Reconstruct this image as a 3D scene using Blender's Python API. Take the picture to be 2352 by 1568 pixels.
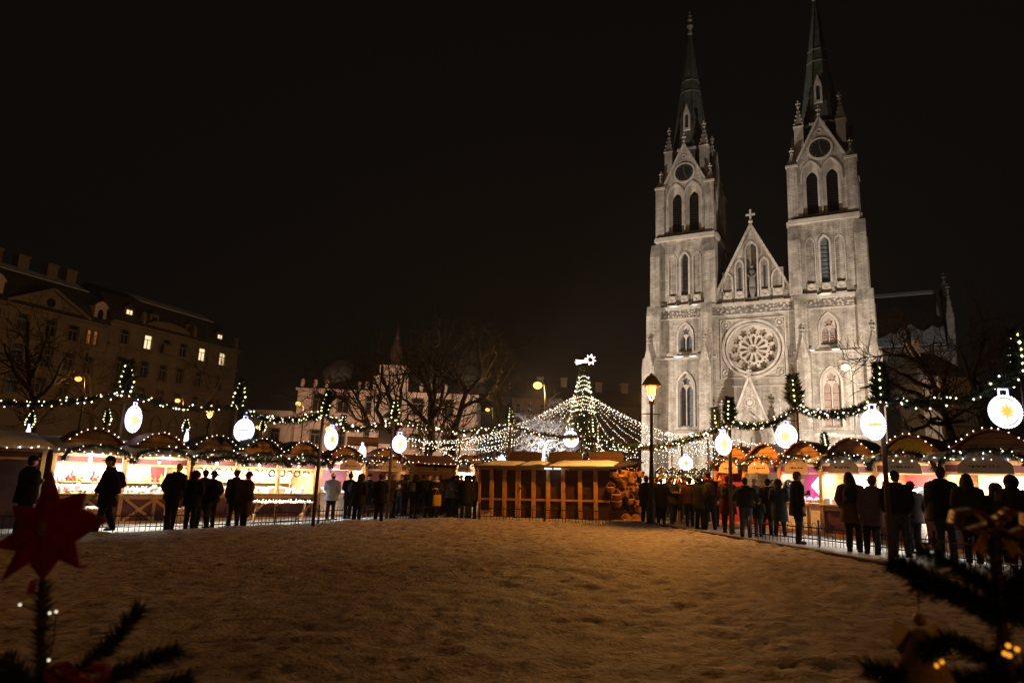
import bpy, math, random
from mathutils import Vector, Matrix
from mathutils.geometry import tessellate_polygon
PI = math.pi
R = math.radians
for o in list(bpy.data.objects):
    bpy.data.objects.remove(o)
sc = bpy.context.scene
COL = sc.collection

# ------------------------------------------------------------------ camera, world, exposure
EYE = 1.47
PITCH, ROLL = R(11.1), R(2.4)
cd = bpy.data.cameras.new('camera')
cam = bpy.data.objects.new('camera', cd)
COL.objects.link(cam)
sc.camera = cam
cd.sensor_width = 36.0
cd.lens = 24.0
cd.clip_start = 0.05
cd.clip_end = 2000
cam.matrix_world = Matrix.Translation((0, 0, EYE)) @ Matrix.Rotation(R(90) + PITCH, 4, 'X') @ Matrix.Rotation(ROLL, 4, 'Z')
w = bpy.data.worlds.new('World')
sc.world = w
w.use_nodes = True
bg = w.node_tree.nodes['Background']
bg.inputs[0].default_value = (0.0031, 0.0026, 0.0021, 1)     # overcast city night sky
bg.inputs[1].default_value = 1.0
sc.view_settings.view_transform = 'Standard'
sc.view_settings.look = 'None'
sc.view_settings.exposure = 0.0
sc.view_settings.gamma = 1.0
sc.render.engine = 'CYCLES'
sc.cycles.use_denoising = True
sc.cycles.max_bounces = 5
sc.cycles.diffuse_bounces = 3
sc.cycles.glossy_bounces = 2
sc.cycles.transmission_bounces = 2
sc.cycles.sample_clamp_indirect = 3.0
sc.cycles.caustics_reflective = False
sc.cycles.caustics_refractive = False


def ray(px, py):
    """direction through a point of the 2352 x 1568 survey of the place"""
    x, y = (px - 1176) / 1568, -(py - 784) / 1568
    c, s = math.cos(ROLL), math.sin(ROLL)
    x, y = c * x - s * y, s * x + c * y
    c, s = math.cos(PITCH), math.sin(PITCH)
    return Vector((x, c - s * y, s + c * y))


def at(px, py, Y):
    r = ray(px, py)
    return Vector((0, 0, EYE)) + r * (Y / r.y)


def gz(x):
    return 0.42 * math.tanh(x / 14)        # the square rises gently to the right


def gnd(px, py):
    r = ray(px, py)
    t = 15.0
    for _ in range(50):
        t = 0.5 * t + 0.5 * (gz(t * r.x) - EYE) / r.z
    return Vector((0, 0, EYE)) + r * t


# ------------------------------------------------------------------ materials
def mat(name, col, rough=0.8, var=0.0, scale=6.0, bump=0.0, bscale=30.0, metal=0.0, col2=None):
    m = bpy.data.materials.new(name)
    m.use_nodes = True
    nt = m.node_tree
    b = nt.nodes['Principled BSDF']
    b.inputs['Base Color'].default_value = (*col, 1)
    b.inputs['Roughness'].default_value = rough
    b.inputs['Metallic'].default_value = metal
    if var or col2:
        tc = nt.nodes.new('ShaderNodeTexCoord')
        n = nt.nodes.new('ShaderNodeTexNoise')
        n.inputs['Scale'].default_value = scale
        n.inputs['Detail'].default_value = 6
        nt.links.new(tc.outputs['Object'], n.inputs['Vector'])
        r = nt.nodes.new('ShaderNodeValToRGB')
        c2 = col2 or tuple(min(1, c * (1 + var)) for c in col)
        c1 = tuple(c * (1 - var) for c in col) if not col2 else col
        r.color_ramp.elements[0].position = 0.3
        r.color_ramp.elements[1].position = 0.7
        r.color_ramp.elements[0].color = (*c1, 1)
        r.color_ramp.elements[1].color = (*c2, 1)
        nt.links.new(n.outputs[0], r.inputs[0])
        nt.links.new(r.outputs[0], b.inputs['Base Color'])
    if bump:
        tc = nt.nodes.new('ShaderNodeTexCoord')
        n = nt.nodes.new('ShaderNodeTexNoise')
        n.inputs['Scale'].default_value = bscale
        n.inputs['Detail'].default_value = 5
        bp = nt.nodes.new('ShaderNodeBump')
        bp.inputs['Strength'].default_value = bump
        bp.inputs['Distance'].default_value = 0.1
        nt.links.new(tc.outputs['Object'], n.inputs['Vector'])
        nt.links.new(n.outputs[0], bp.inputs['Height'])
        nt.links.new(bp.outputs[0], b.inputs['Normal'])
    return m


def glow(name, col, strength, sample=False):
    m = bpy.data.materials.new(name)
    m.use_nodes = True
    nt = m.node_tree
    nt.nodes.clear()
    e = nt.nodes.new('ShaderNodeEmission')
    e.inputs[0].default_value = (*col, 1)
    e.inputs[1].default_value = strength
    o = nt.nodes.new('ShaderNodeOutputMaterial')
    nt.links.new(e.outputs[0], o.inputs[0])
    m.cycles.emission_sampling = 'AUTO' if sample else 'NONE'
    return m


def stone_mat(name, c1, c2, mortar, bw=0.55, bh=0.22):
    m = bpy.data.materials.new(name)
    m.use_nodes = True
    nt = m.node_tree
    b = nt.nodes['Principled BSDF']
    b.inputs['Roughness'].default_value = 0.9
    tc = nt.nodes.new('ShaderNodeTexCoord')
    sp = nt.nodes.new('ShaderNodeSeparateXYZ')
    nt.links.new(tc.outputs['Object'], sp.inputs[0])
    ad = nt.nodes.new('ShaderNodeMath')
    ad.operation = 'ADD'
    nt.links.new(sp.outputs[0], ad.inputs[0])
    nt.links.new(sp.outputs[1], ad.inputs[1])
    cb = nt.nodes.new('ShaderNodeCombineXYZ')
    nt.links.new(ad.outputs[0], cb.inputs[0])
    nt.links.new(sp.outputs[2], cb.inputs[1])
    br = nt.nodes.new('ShaderNodeTexBrick')
    br.inputs['Color1'].default_value = (*c1, 1)
    br.inputs['Color2'].default_value = (*c2, 1)
    br.inputs['Mortar'].default_value = (*mortar, 1)
    br.inputs['Scale'].default_value = 1.0
    br.inputs['Brick Width'].default_value = bw
    br.inputs['Row Height'].default_value = bh
    br.inputs['Mortar Size'].default_value = 0.018
    nt.links.new(cb.outputs[0], br.inputs['Vector'])
    n = nt.nodes.new('ShaderNodeTexNoise')
    n.inputs['Scale'].default_value = 0.9
    n.inputs['Detail'].default_value = 8
    n.inputs['Roughness'].default_value = 0.65
    nt.links.new(tc.outputs['Object'], n.inputs['Vector'])
    r = nt.nodes.new('ShaderNodeValToRGB')
    r.color_ramp.elements[0].position = 0.41
    r.color_ramp.elements[1].position = 0.57
    r.color_ramp.elements[0].color = (0.50, 0.46, 0.43, 1)
    r.color_ramp.elements[1].color = (1, 0.98, 0.95, 1)
    # soot runs down the masonry: noise stretched along z, mixed with the blotches
    mp = nt.nodes.new('ShaderNodeMapping')
    mp.inputs['Scale'].default_value = (2.2, 2.2, 0.16)
    n3 = nt.nodes.new('ShaderNodeTexNoise')
    n3.inputs['Scale'].default_value = 1.0
    n3.inputs['Detail'].default_value = 6
    nt.links.new(tc.outputs['Object'], mp.inputs[0])
    nt.links.new(mp.outputs[0], n3.inputs['Vector'])
    av = nt.nodes.new('ShaderNodeMath')
    av.operation = 'MULTIPLY_ADD'
    av.inputs[1].default_value = 0.45
    nt.links.new(n3.outputs[0], av.inputs[0])
    m5 = nt.nodes.new('ShaderNodeMath')
    m5.operation = 'MULTIPLY'
    m5.inputs[1].default_value = 0.55
    nt.links.new(n.outputs[0], m5.inputs[0])
    nt.links.new(m5.outputs[0], av.inputs[2])
    nt.links.new(av.outputs[0], r.inputs[0])
    mx = nt.nodes.new('ShaderNodeMixRGB')
    mx.blend_type = 'MULTIPLY'
    mx.inputs[0].default_value = 1
    nt.links.new(br.outputs[0], mx.inputs[1])
    nt.links.new(r.outputs[0], mx.inputs[2])
    nt.links.new(mx.outputs[0], b.inputs['Base Color'])
    bp = nt.nodes.new('ShaderNodeBump')
    bp.inputs['Strength'].default_value = 0.8
    bp.inputs['Distance'].default_value = 0.12
    nt.links.new(mx.outputs[0], bp.inputs['Height'])
    nt.links.new(bp.outputs[0], b.inputs['Normal'])
    return m


def plank_mat(name, col, dark, freq=7.0, axis=2):
    m = mat(name, col, 0.75, 0.25, 5.0)
    nt = m.node_tree
    b = nt.nodes['Principled BSDF']
    src = b.inputs['Base Color'].links[0].from_socket
    tc = nt.nodes.new('ShaderNodeTexCoord')
    sp = nt.nodes.new('ShaderNodeSeparateXYZ')
    nt.links.new(tc.outputs['Object'], sp.inputs[0])
    mu = nt.nodes.new('ShaderNodeMath')
    mu.operation = 'MULTIPLY'
    mu.inputs[1].default_value = freq
    nt.links.new(sp.outputs[axis], mu.inputs[0])
    fr = nt.nodes.new('ShaderNodeMath')
    fr.operation = 'FRACT'
    nt.links.new(mu.outputs[0], fr.inputs[0])
    gt = nt.nodes.new('ShaderNodeMath')
    gt.operation = 'LESS_THAN'
    gt.inputs[1].default_value = 0.1
    nt.links.new(fr.outputs[0], gt.inputs[0])
    mx = nt.nodes.new('ShaderNodeMixRGB')
    mx.inputs[2].default_value = (*dark, 1)
    nt.links.new(gt.outputs[0], mx.inputs[0])
    nt.links.new(src, mx.inputs[1])
    nt.links.new(mx.outputs[0], b.inputs['Base Color'])
    return m


M = {}
M['stone'] = stone_mat('church stone', (0.46, 0.41, 0.345), (0.32, 0.285, 0.245), (0.25, 0.22, 0.19))
M['trim'] = mat('dressed stone', (0.40, 0.345, 0.29), 0.85, 0.22, 1.5, 0.3, 12)
M['frieze'] = None
M['slate'] = mat('spire slate', (0.085, 0.088, 0.078), 0.65, 0.35, 1.6, 0.6, 7)
M['roof'] = mat('roof tiles', (0.045, 0.04, 0.037), 0.8, 0.3, 2)
M['louvre'] = mat('louvre wood', (0.045, 0.045, 0.045), 0.6)
M['glass'] = mat('leaded glass', (0.12, 0.135, 0.155), 0.25, 0.35, 4)
M['rosegl'] = mat('rose glass', (0.27, 0.19, 0.12), 0.3, 0.35, 1.6)
M['boardgl'] = mat('pinkish boarded glass', (0.27, 0.18, 0.145), 0.5, 0.2, 2)
M['clock'] = mat('clock face', (0.015, 0.015, 0.015), 0.4)
M['gilt'] = mat('gilt metal', (0.20, 0.15, 0.06), 0.4, metal=0.3)
M['snow'] = mat('snow', (0.80, 0.81, 0.83), 0.7, 0.08, 9, 0.5, 25)
M['bark'] = mat('bark', (0.010, 0.008, 0.007), 0.9, 0.3, 12)
M['frost'] = mat('frosted bark', (0.42, 0.40, 0.38), 0.9, 0.2, 12)
M['fir'] = mat('fir needles', (0.022, 0.045, 0.018), 0.7, 0.5, 8)
M['firbr'] = mat('fir twig', (0.06, 0.04, 0.025), 0.9)
M['wood'] = mat('pine board', (0.48, 0.25, 0.085), 0.65, 0.22, 6, 0.2, 40)
M['woodd'] = plank_mat('planks', (0.33, 0.17, 0.07), (0.08, 0.035, 0.015))
M['plankd'] = plank_mat('dark gable planks', (0.06, 0.024, 0.007), (0.012, 0.006, 0.003))
M['plank'] = plank_mat('gable planks', (0.46, 0.24, 0.08), (0.1, 0.045, 0.015), 6.5)
M['roofred'] = mat('painted roof boards', (0.17, 0.045, 0.03), 0.7, 0.25, 8)
M['maroon'] = mat('maroon panel', (0.085, 0.012, 0.016), 0.6, 0.25, 4)
M['magenta'] = mat('magenta drape', (0.32, 0.03, 0.13), 0.8, 0.2, 5)
M['dpanel'] = mat('dark stained panel', (0.055, 0.017, 0.010), 0.6, 0.35, 3)
M['cream'] = mat('cream board', (0.75, 0.66, 0.5), 0.7, 0.1, 5)
M['white'] = mat('white paint', (0.8, 0.79, 0.76), 0.6, 0.06, 5)
M['sign'] = mat('sign board', (0.55, 0.43, 0.30), 0.6, 0.1, 8)
M['ink'] = mat('dark lettering', (0.05, 0.03, 0.02), 0.7)
M['iron'] = mat('black iron', (0.015, 0.015, 0.015), 0.5, metal=0.4)
M['post'] = mat('weathered post', (0.10, 0.06, 0.032), 0.7, 0.2, 9)
M['galv'] = mat('lamp column', (0.32, 0.27, 0.18), 0.5, 0.1, 6, metal=0.2)
M['wicker'] = mat('wicker', (0.52, 0.27, 0.10), 0.75, 0.3, 40, 0.6, 90)
M['red'] = mat('red bauble', (0.45, 0.02, 0.02), 0.25)
M['starred'] = mat('red felt', (0.19, 0.004, 0.011), 0.85, 0.2, 30)
M['gold'] = mat('gold ribbon', (0.20, 0.085, 0.012), 0.4, 0.35, 18, metal=0.25)
M['goldp'] = mat('gold paper', (0.16, 0.08, 0.015), 0.6)
M['plaster'] = mat('plaster', (0.20, 0.15, 0.10), 0.9, 0.2, 0.6, 0.2, 8)
M['plasterp'] = mat('pale theatre plaster', (0.55, 0.43, 0.36), 0.9, 0.18, 0.5, 0.2, 6)
M['brickd'] = mat('dull red facade', (0.20, 0.12, 0.09), 0.9, 0.25, 0.5)
M['winframe'] = mat('window frame', (0.30, 0.25, 0.2), 0.7)
M['dark'] = mat('dark window glass', (0.02, 0.02, 0.022), 0.15)
M['skin'] = mat('skin', (0.48, 0.30, 0.22), 0.6)
M['eye'] = mat('dark eye', (0.02, 0.015, 0.012), 0.3)
M['bulb'] = glow('fairy bulb', (1.0, 0.80, 0.52), 5.0)
M['bulbw'] = glow('cool fairy bulb', (0.95, 0.95, 1.0), 5.5)
M['bulbg'] = glow('warm green-gold bulb', (1.0, 0.90, 0.42), 4.0)
M['bulbo'] = glow('amber bulb', (1.0, 0.36, 0.03), 1.1)
M['lampo'] = glow('sodium lamp', (1.0, 0.56, 0.13), 2.9, True)
M['lampw'] = glow('white lamp', (1.0, 0.93, 0.82), 12.0, True)
M['lampf'] = glow('far lamp', (1.0, 0.52, 0.12), 2.0)
M['lampy'] = glow('pale yellow lamp', (1.0, 0.80, 0.45), 3.0)
M['tube'] = glow('white tube', (0.92, 0.96, 1.0), 9.0)
M['disc'] = glow('light box', (1.0, 0.98, 0.90), 1.7, True)
M['discw'] = glow('warm light box', (1.0, 0.93, 0.70), 1.45, True)
M['rim'] = glow('cool rim light', (0.42, 0.42, 1.0), 3.6)
M['emb'] = glow('yellow emblem', (1.0, 0.95, 0.42), 1.0)
M['embo'] = glow('orange emblem', (1.0, 0.66, 0.12), 1.05)
M['comet'] = glow('comet tube', (1.0, 0.80, 0.72), 6.0)
M['litwin'] = glow('lit window', (1.0, 0.74, 0.42), 1.25)
M['litwin2'] = glow('orange lit window', (1.0, 0.33, 0.04), 0.30)
M['jar'] = glow('lit jar', (1, 0.75, 0.5), 1.1)


def frieze_mat():
    m = mat('carved frieze', (0.36, 0.30, 0.25), 0.9)
    nt = m.node_tree
    b = nt.nodes['Principled BSDF']
    tc = nt.nodes.new('ShaderNodeTexCoord')
    v = nt.nodes.new('ShaderNodeTexVoronoi')
    v.inputs['Scale'].default_value = 3.2
    nt.links.new(tc.outputs['Object'], v.inputs['Vector'])
    r = nt.nodes.new('ShaderNodeValToRGB')
    r.color_ramp.elements[0].position = 0.25
    r.color_ramp.elements[1].position = 0.5
    r.color_ramp.elements[0].color = (0.42, 0.36, 0.3, 1)
    r.color_ramp.elements[1].color = (0.15, 0.125, 0.105, 1)
    nt.links.new(v.outputs['Distance'], r.inputs[0])
    nt.links.new(r.outputs[0], b.inputs['Base Color'])
    bp = nt.nodes.new('ShaderNodeBump')
    bp.inputs['Distance'].default_value = 0.15
    bp.invert = True
    nt.links.new(v.outputs['Distance'], bp.inputs['Height'])
    nt.links.new(bp.outputs[0], b.inputs['Normal'])
    return m


M['frieze'] = frieze_mat()


# ------------------------------------------------------------------ mesh building
class MB:
    def __init__(s):
        s.v, s.f, s.m, s.s = [], [], [], []

    def face(s, idx, mi=0, sm=False):
        s.f.append(tuple(idx)); s.m.append(mi); s.s.append(sm)

    def poly(s, pts, mi=0):
        k = len(s.v)
        s.v += [tuple(p) for p in pts]
        s.face(range(k, k + len(pts)), mi)

    def box(s, x0, x1, y0, y1, z0, z1, mi=0, T=None):
        k = len(s.v)
        c = [(x0, y0, z0), (x1, y0, z0), (x1, y1, z0), (x0, y1, z0), (x0, y0, z1), (x1, y0, z1), (x1, y1, z1), (x0, y1, z1)]
        s.v += [tuple(T @ Vector(p)) if T else p for p in c]
        for q in ((0, 3, 2, 1), (4, 5, 6, 7), (0, 1, 5, 4), (1, 2, 6, 5), (2, 3, 7, 6), (3, 0, 4, 7)):
            s.face([k + i for i in q], mi)

    def bar(s, a, b, wd, th, mi=0):
        """square bar from a to b"""
        a, b = Vector(a), Vector(b)
        d = (b - a).normalized()
        u = d.cross(Vector((0, 1, 0)))
        if u.length < 0.1:
            u = d.cross(Vector((1, 0, 0)))
        u.normalize()
        v = d.cross(u)
        k = len(s.v)
        for p in (a, b):
            for i, j in ((-1, -1), (1, -1), (1, 1), (-1, 1)):
                s.v.append(tuple(p + u * (i * wd / 2) + v * (j * th / 2)))
        for q in ((3, 2, 1, 0), (4, 5, 6, 7), (0, 1, 5, 4), (1, 2, 6, 5), (2, 3, 7, 6), (3, 0, 4, 7)):
            s.face([k + i for i in q], mi)

    def prism(s, pts, d, mi=0):
        """flat polygon pts (3-D) pushed along vector d"""
        d = Vector(d)
        n = len(pts)
        k = len(s.v)
        s.v += [tuple(Vector(p)) for p in pts] + [tuple(Vector(p) + d) for p in pts]
        tri = tessellate_polygon([[Vector(p) for p in pts]])
        for t in tri:
            s.face([k + i for i in t], mi)
            s.face([k + n + i for i in reversed(t)], mi)
        for i in range(n):
            j = (i + 1) % n
            s.face((k + i, k + j, k + n + j, k + n + i), mi)

    def plate(s, outer, holes, y0, y1, mi=0, f=None):
        """x-z polygon with holes between depths y0 (front) and y1"""
        loops = [outer] + holes
        flat = [p for l in loops for p in l]
        f = f or (lambda x, y, z: (x, y, z))
        tri = tessellate_polygon([[Vector((x, z, 0)) for x, z in l] for l in loops])
        k = len(s.v)
        n = len(flat)
        s.v += [f(x, y0, z) for x, z in flat] + [f(x, y1, z) for x, z in flat]
        for t in tri:
            s.face([k + i for i in t], mi)
            s.face([k + n + i for i in reversed(t)], mi)
        a = 0
        for l in loops:
            for i in range(len(l)):
                j = (i + 1) % len(l)
                s.face((k + a + i, k + a + j, k + n + a + j, k + n + a + i), mi)
            a += len(l)

    def tube(s, pts, rad, n=6, mi=0, sm=True, cap=True, flat=1.0):
        pts = [Vector(p) for p in pts]
        if not isinstance(rad, (list, tuple)):
            rad = [rad] * len(pts)
        k = len(s.v)
        u = None
        for i, p in enumerate(pts):
            d = (pts[min(i + 1, len(pts) - 1)] - pts[max(i - 1, 0)])
            if d.length < 1e-9:
                d = Vector((0, 0, 1))
            d.normalize()
            if u is None:
                u = d.cross(Vector((0.13, 0.97, 0.21)))
                if u.length < 0.15:
                    u = d.cross(Vector((1, 0, 0)))
            u = (u - d * u.dot(d)).normalized()
            v = d.cross(u)
            for j in range(n):
                a = 2 * PI * j / n
                s.v.append(tuple(p + (u * math.cos(a) + v * math.sin(a) * flat) * rad[i]))
        for i in range(len(pts) - 1):
            for j in range(n):
                jj = (j + 1) % n
                s.face((k + i * n + j, k + i * n + jj, k + (i + 1) * n + jj, k + (i + 1) * n + j), mi, sm)
        if cap:
            s.face([k + j for j in reversed(range(n))], mi)
            e = k + (len(pts) - 1) * n
            s.face([e + j for j in range(n)], mi)

    def loft(s, rings, n=14, mi=0):
        """rings (x, y, z, rx, ry) joined bottom to top"""
        k = len(s.v)
        for x, y, z, rx, ry in rings:
            for j in range(n):
                a = 2 * PI * j / n
                s.v.append((x + rx * math.cos(a), y + ry * math.sin(a), z))
        for i in range(len(rings) - 1):
            for j in range(n):
                jj = (j + 1) % n
                s.face((k + i * n + j, k + i * n + jj, k + (i + 1) * n + jj, k + (i + 1) * n + j), mi, True)
        s.face([k + j for j in reversed(range(n))], mi, True)
        e = k + (len(rings) - 1) * n
        s.face([e + j for j in range(n)], mi, True)

    def lathe(s, prof, c=(0, 0, 0), n=12, mi=0, sm=True):
        s.loft([(c[0], c[1], c[2] + z, max(r, 1e-4), max(r, 1e-4)) for r, z in prof], n, mi)
        if not sm:
            for i in range(len(s.s)):
                pass

    def ball(s, c, r, u=8, v=6, mi=0, sz=(1, 1, 1)):
        k = len(s.v)
        c = Vector(c)
        s.v.append(tuple(c + Vector((0, 0, -r * sz[2]))))
        for i in range(1, v):
            a = -PI / 2 + PI * i / v
            for j in range(u):
                b = 2 * PI * j / u
                s.v.append(tuple(c + Vector((r * math.cos(a) * math.cos(b) * sz[0], r * math.cos(a) * math.sin(b) * sz[1], r * math.sin(a) * sz[2]))))
        s.v.append(tuple(c + Vector((0, 0, r * sz[2]))))
        t = len(s.v) - 1
        for j in range(u):
            jj = (j + 1) % u
            s.face((k, k + 1 + jj, k + 1 + j), mi, True)
            s.face((t, t - u + j, t - u + jj), mi, True)
            for i in range(v - 2):
                a = k + 1 + i * u
                s.face((a + j, a + jj, a + u + jj, a + u + j), mi, True)

    def dot(s, c, r, mi=0):
        k = len(s.v)
        x, y, z = c
        s.v += [(x - r, y, z), (x + r, y, z), (x, y - r, z), (x, y + r, z), (x, y, z - r), (x, y, z + r)]
        for q in ((0, 2, 5), (2, 1, 5), (1, 3, 5), (3, 0, 5), (2, 0, 4), (1, 2, 4), (3, 1, 4), (0, 3, 4)):
            s.face([k + i for i in q], mi, True)

    def cone4(s, c, r, h, mi=0, n=4, ph=PI / 4):
        k = len(s.v)
        x, y, z = c
        for j in range(n):
            a = ph + 2 * PI * j / n
            s.v.append((x + r * math.cos(a), y + r * math.sin(a), z))
        s.v.append((x, y, z + h))
        for j in range(n):
            s.face((k + j, k + (j + 1) % n, k + n), mi)

    def needles(s, path, rad, count, ln, rng, mi=0, wd=0.28, lean=0.45):
        """needle-thin triangles standing all round a path"""
        path = [Vector(p) for p in path]
        seg = [(path[i + 1] - path[i]).length for i in range(len(path) - 1)]
        tot = sum(seg) or 1
        for _ in range(count):
            q = rng.random() * tot
            i = 0
            while i < len(seg) - 1 and q > seg[i]:
                q -= seg[i]; i += 1
            f = min(1, q / max(seg[i], 1e-6))
            d = (path[i + 1] - path[i]).normalized()
            p = path[i].lerp(path[i + 1], f)
            rr = rad(( sum(seg[:i]) + q) / tot) if callable(rad) else rad
            a = Vector((rng.gauss(0, 1), rng.gauss(0, 1), rng.gauss(0, 1)))
            a = (a - d * a.dot(d)).normalized()
            t = (a + d * lean * (1 + 0.5 * rng.random())).normalized()
            side = t.cross(Vector((rng.gauss(0, 1), rng.gauss(0, 1), rng.gauss(0, 1)))).normalized()
            L = ln * (0.6 + 0.8 * rng.random())
            b = p + a * rr * (0.2 + 0.8 * rng.random())
            k = len(s.v)
            s.v += [tuple(b - side * L * wd / 2), tuple(b + side * L * wd / 2), tuple(b + t * L)]
            s.face((k, k + 1, k + 2), mi)

    def build(s, name, mats, parent=None, loc=None, rz=0.0):
        me = bpy.data.meshes.new(name)
        me.from_pydata(s.v, [], s.f)
        if not isinstance(mats, (list, tuple)):
            mats = [mats]
        for m in mats:
            me.materials.append(m)
        me.polygons.foreach_set('material_index', s.m)
        me.polygons.foreach_set('use_smooth', s.s)
        me.update()
        o = bpy.data.objects.new(name, me)
        COL.objects.link(o)
        if parent:
            o.parent = parent
        if loc is not None:
            o.location = loc
        o.rotation_euler.z = rz
        return o


def empty(name, loc, rz=0.0):
    o = bpy.data.objects.new(name, None)
    COL.objects.link(o)
    o.location = loc
    o.rotation_euler.z = rz
    return o


def tag(o, label, cat, group=None):
    o['label'] = label
    o['category'] = cat
    if group:
        o['group'] = group
    return o


def lamp(kind, loc, energy, col, parent=None, **kw):
    d = bpy.data.lights.new('light', kind)
    d.energy = energy
    d.color = col
    for k, v in kw.items():
        setattr(d, k, v)
    o = bpy.data.objects.new('light', d)
    COL.objects.link(o)
    o.location = loc
    if parent:
        o.parent = parent
    return o


def aim(o, target):
    o.rotation_euler = (Vector(target) - o.location).to_track_quat('-Z', 'Y').to_euler()


def arch(x, hw, z0, zt, n=8, k=1.25):
    """pointed-arch outline, x centre, half width hw, from z0 to tip zt"""
    r = hw * 2 * k / 1.25
    # springing height chosen so that the two arcs of radius r meet at zt
    h = math.sqrt(r * r - (r - hw) ** 2)
    zs = max(z0 + 0.02, zt - h)
    sc_ = (zt - zs) / h
    pts = [(x - hw, z0), (x + hw, z0)]
    a1 = math.acos((r - hw) / r)
    for i in range(n + 1):
        a = a1 * i / n
        pts.append((x + hw - r + r * math.cos(a), zs + r * math.sin(a) * sc_))
    for i in range(n - 1, -1, -1):
        a = a1 * i / n
        pts.append((x - hw + r - r * math.cos(a), zs + r * math.sin(a) * sc_))
    return pts


def circle(x, z, r, n=24, ph=0.0):
    return [(x + r * math.cos(ph + 2 * PI * i / n), z + r * math.sin(ph + 2 * PI * i / n)) for i in range(n)]


def foil(x, z, r, lobes=5, n=30, ph=PI / 2, dip=0.34):
    out = []
    for i in range(n):
        a = 2 * PI * i / n
        out.append((x + r * (1 - dip + dip * abs(math.cos(lobes * a / 2))) * math.cos(a + ph),
                    z + r * (1 - dip + dip * abs(math.cos(lobes * a / 2))) * math.sin(a + ph)))
    return out


# ------------------------------------------------------------------ ground
LAWN_P = [(-120, 1240), (60, 1233), (250, 1227), (400, 1220), (550, 1213), (700, 1206), (900, 1196), (1100, 1192), (1300, 1195), (1470, 1201), (1600, 1221), (1720, 1241), (1850, 1263), (2040, 1298), (2200, 1330), (2360, 1365)]
edge = [gnd(*p) for p in LAWN_P]
lawn_poly = [(p.x, p.y) for p in edge] + [(6.9, 4), (6.6, -9), (-9.5, -9), (-14, 8)]


def inside(x, y, poly):
    c = False
    n = len(poly)
    for i in range(n):
        x1, y1 = poly[i]
        x2, y2 = poly[i - 1]
        if (y1 > y) != (y2 > y) and x < (x2 - x1) * (y - y1) / (y2 - y1) + x1:
            c = not c
    return c


def hn(x, y, sd=0):
    """cheap value noise"""
    def h(i, j):
        n = (i * 374761393 + j * 668265263 + sd * 974711) & 0xffffffff
        n = ((n ^ (n >> 13)) * 1274126177) & 0xffffffff
        return ((n ^ (n >> 16)) & 0xffff) / 65535.0
    i, j = math.floor(x), math.floor(y)
    u, v = x - i, y - j
    u, v = u * u * (3 - 2 * u), v * v * (3 - 2 * v)
    return (h(i, j) * (1 - u) + h(i + 1, j) * u) * (1 - v) + (h(i, j + 1) * (1 - u) + h(i + 1, j + 1) * u) * v


def sd_edge(x, y, poly):
    best = 9e9
    n = len(poly)
    for i in range(n):
        ax, ay = poly[i - 1]
        bx, by = poly[i]
        dx, dy = bx - ax, by - ay
        t = max(0, min(1, ((x - ax) * dx + (y - ay) * dy) / (dx * dx + dy * dy)))
        best = min(best, math.hypot(x - ax - t * dx, y - ay - t * dy))
    return best


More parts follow.
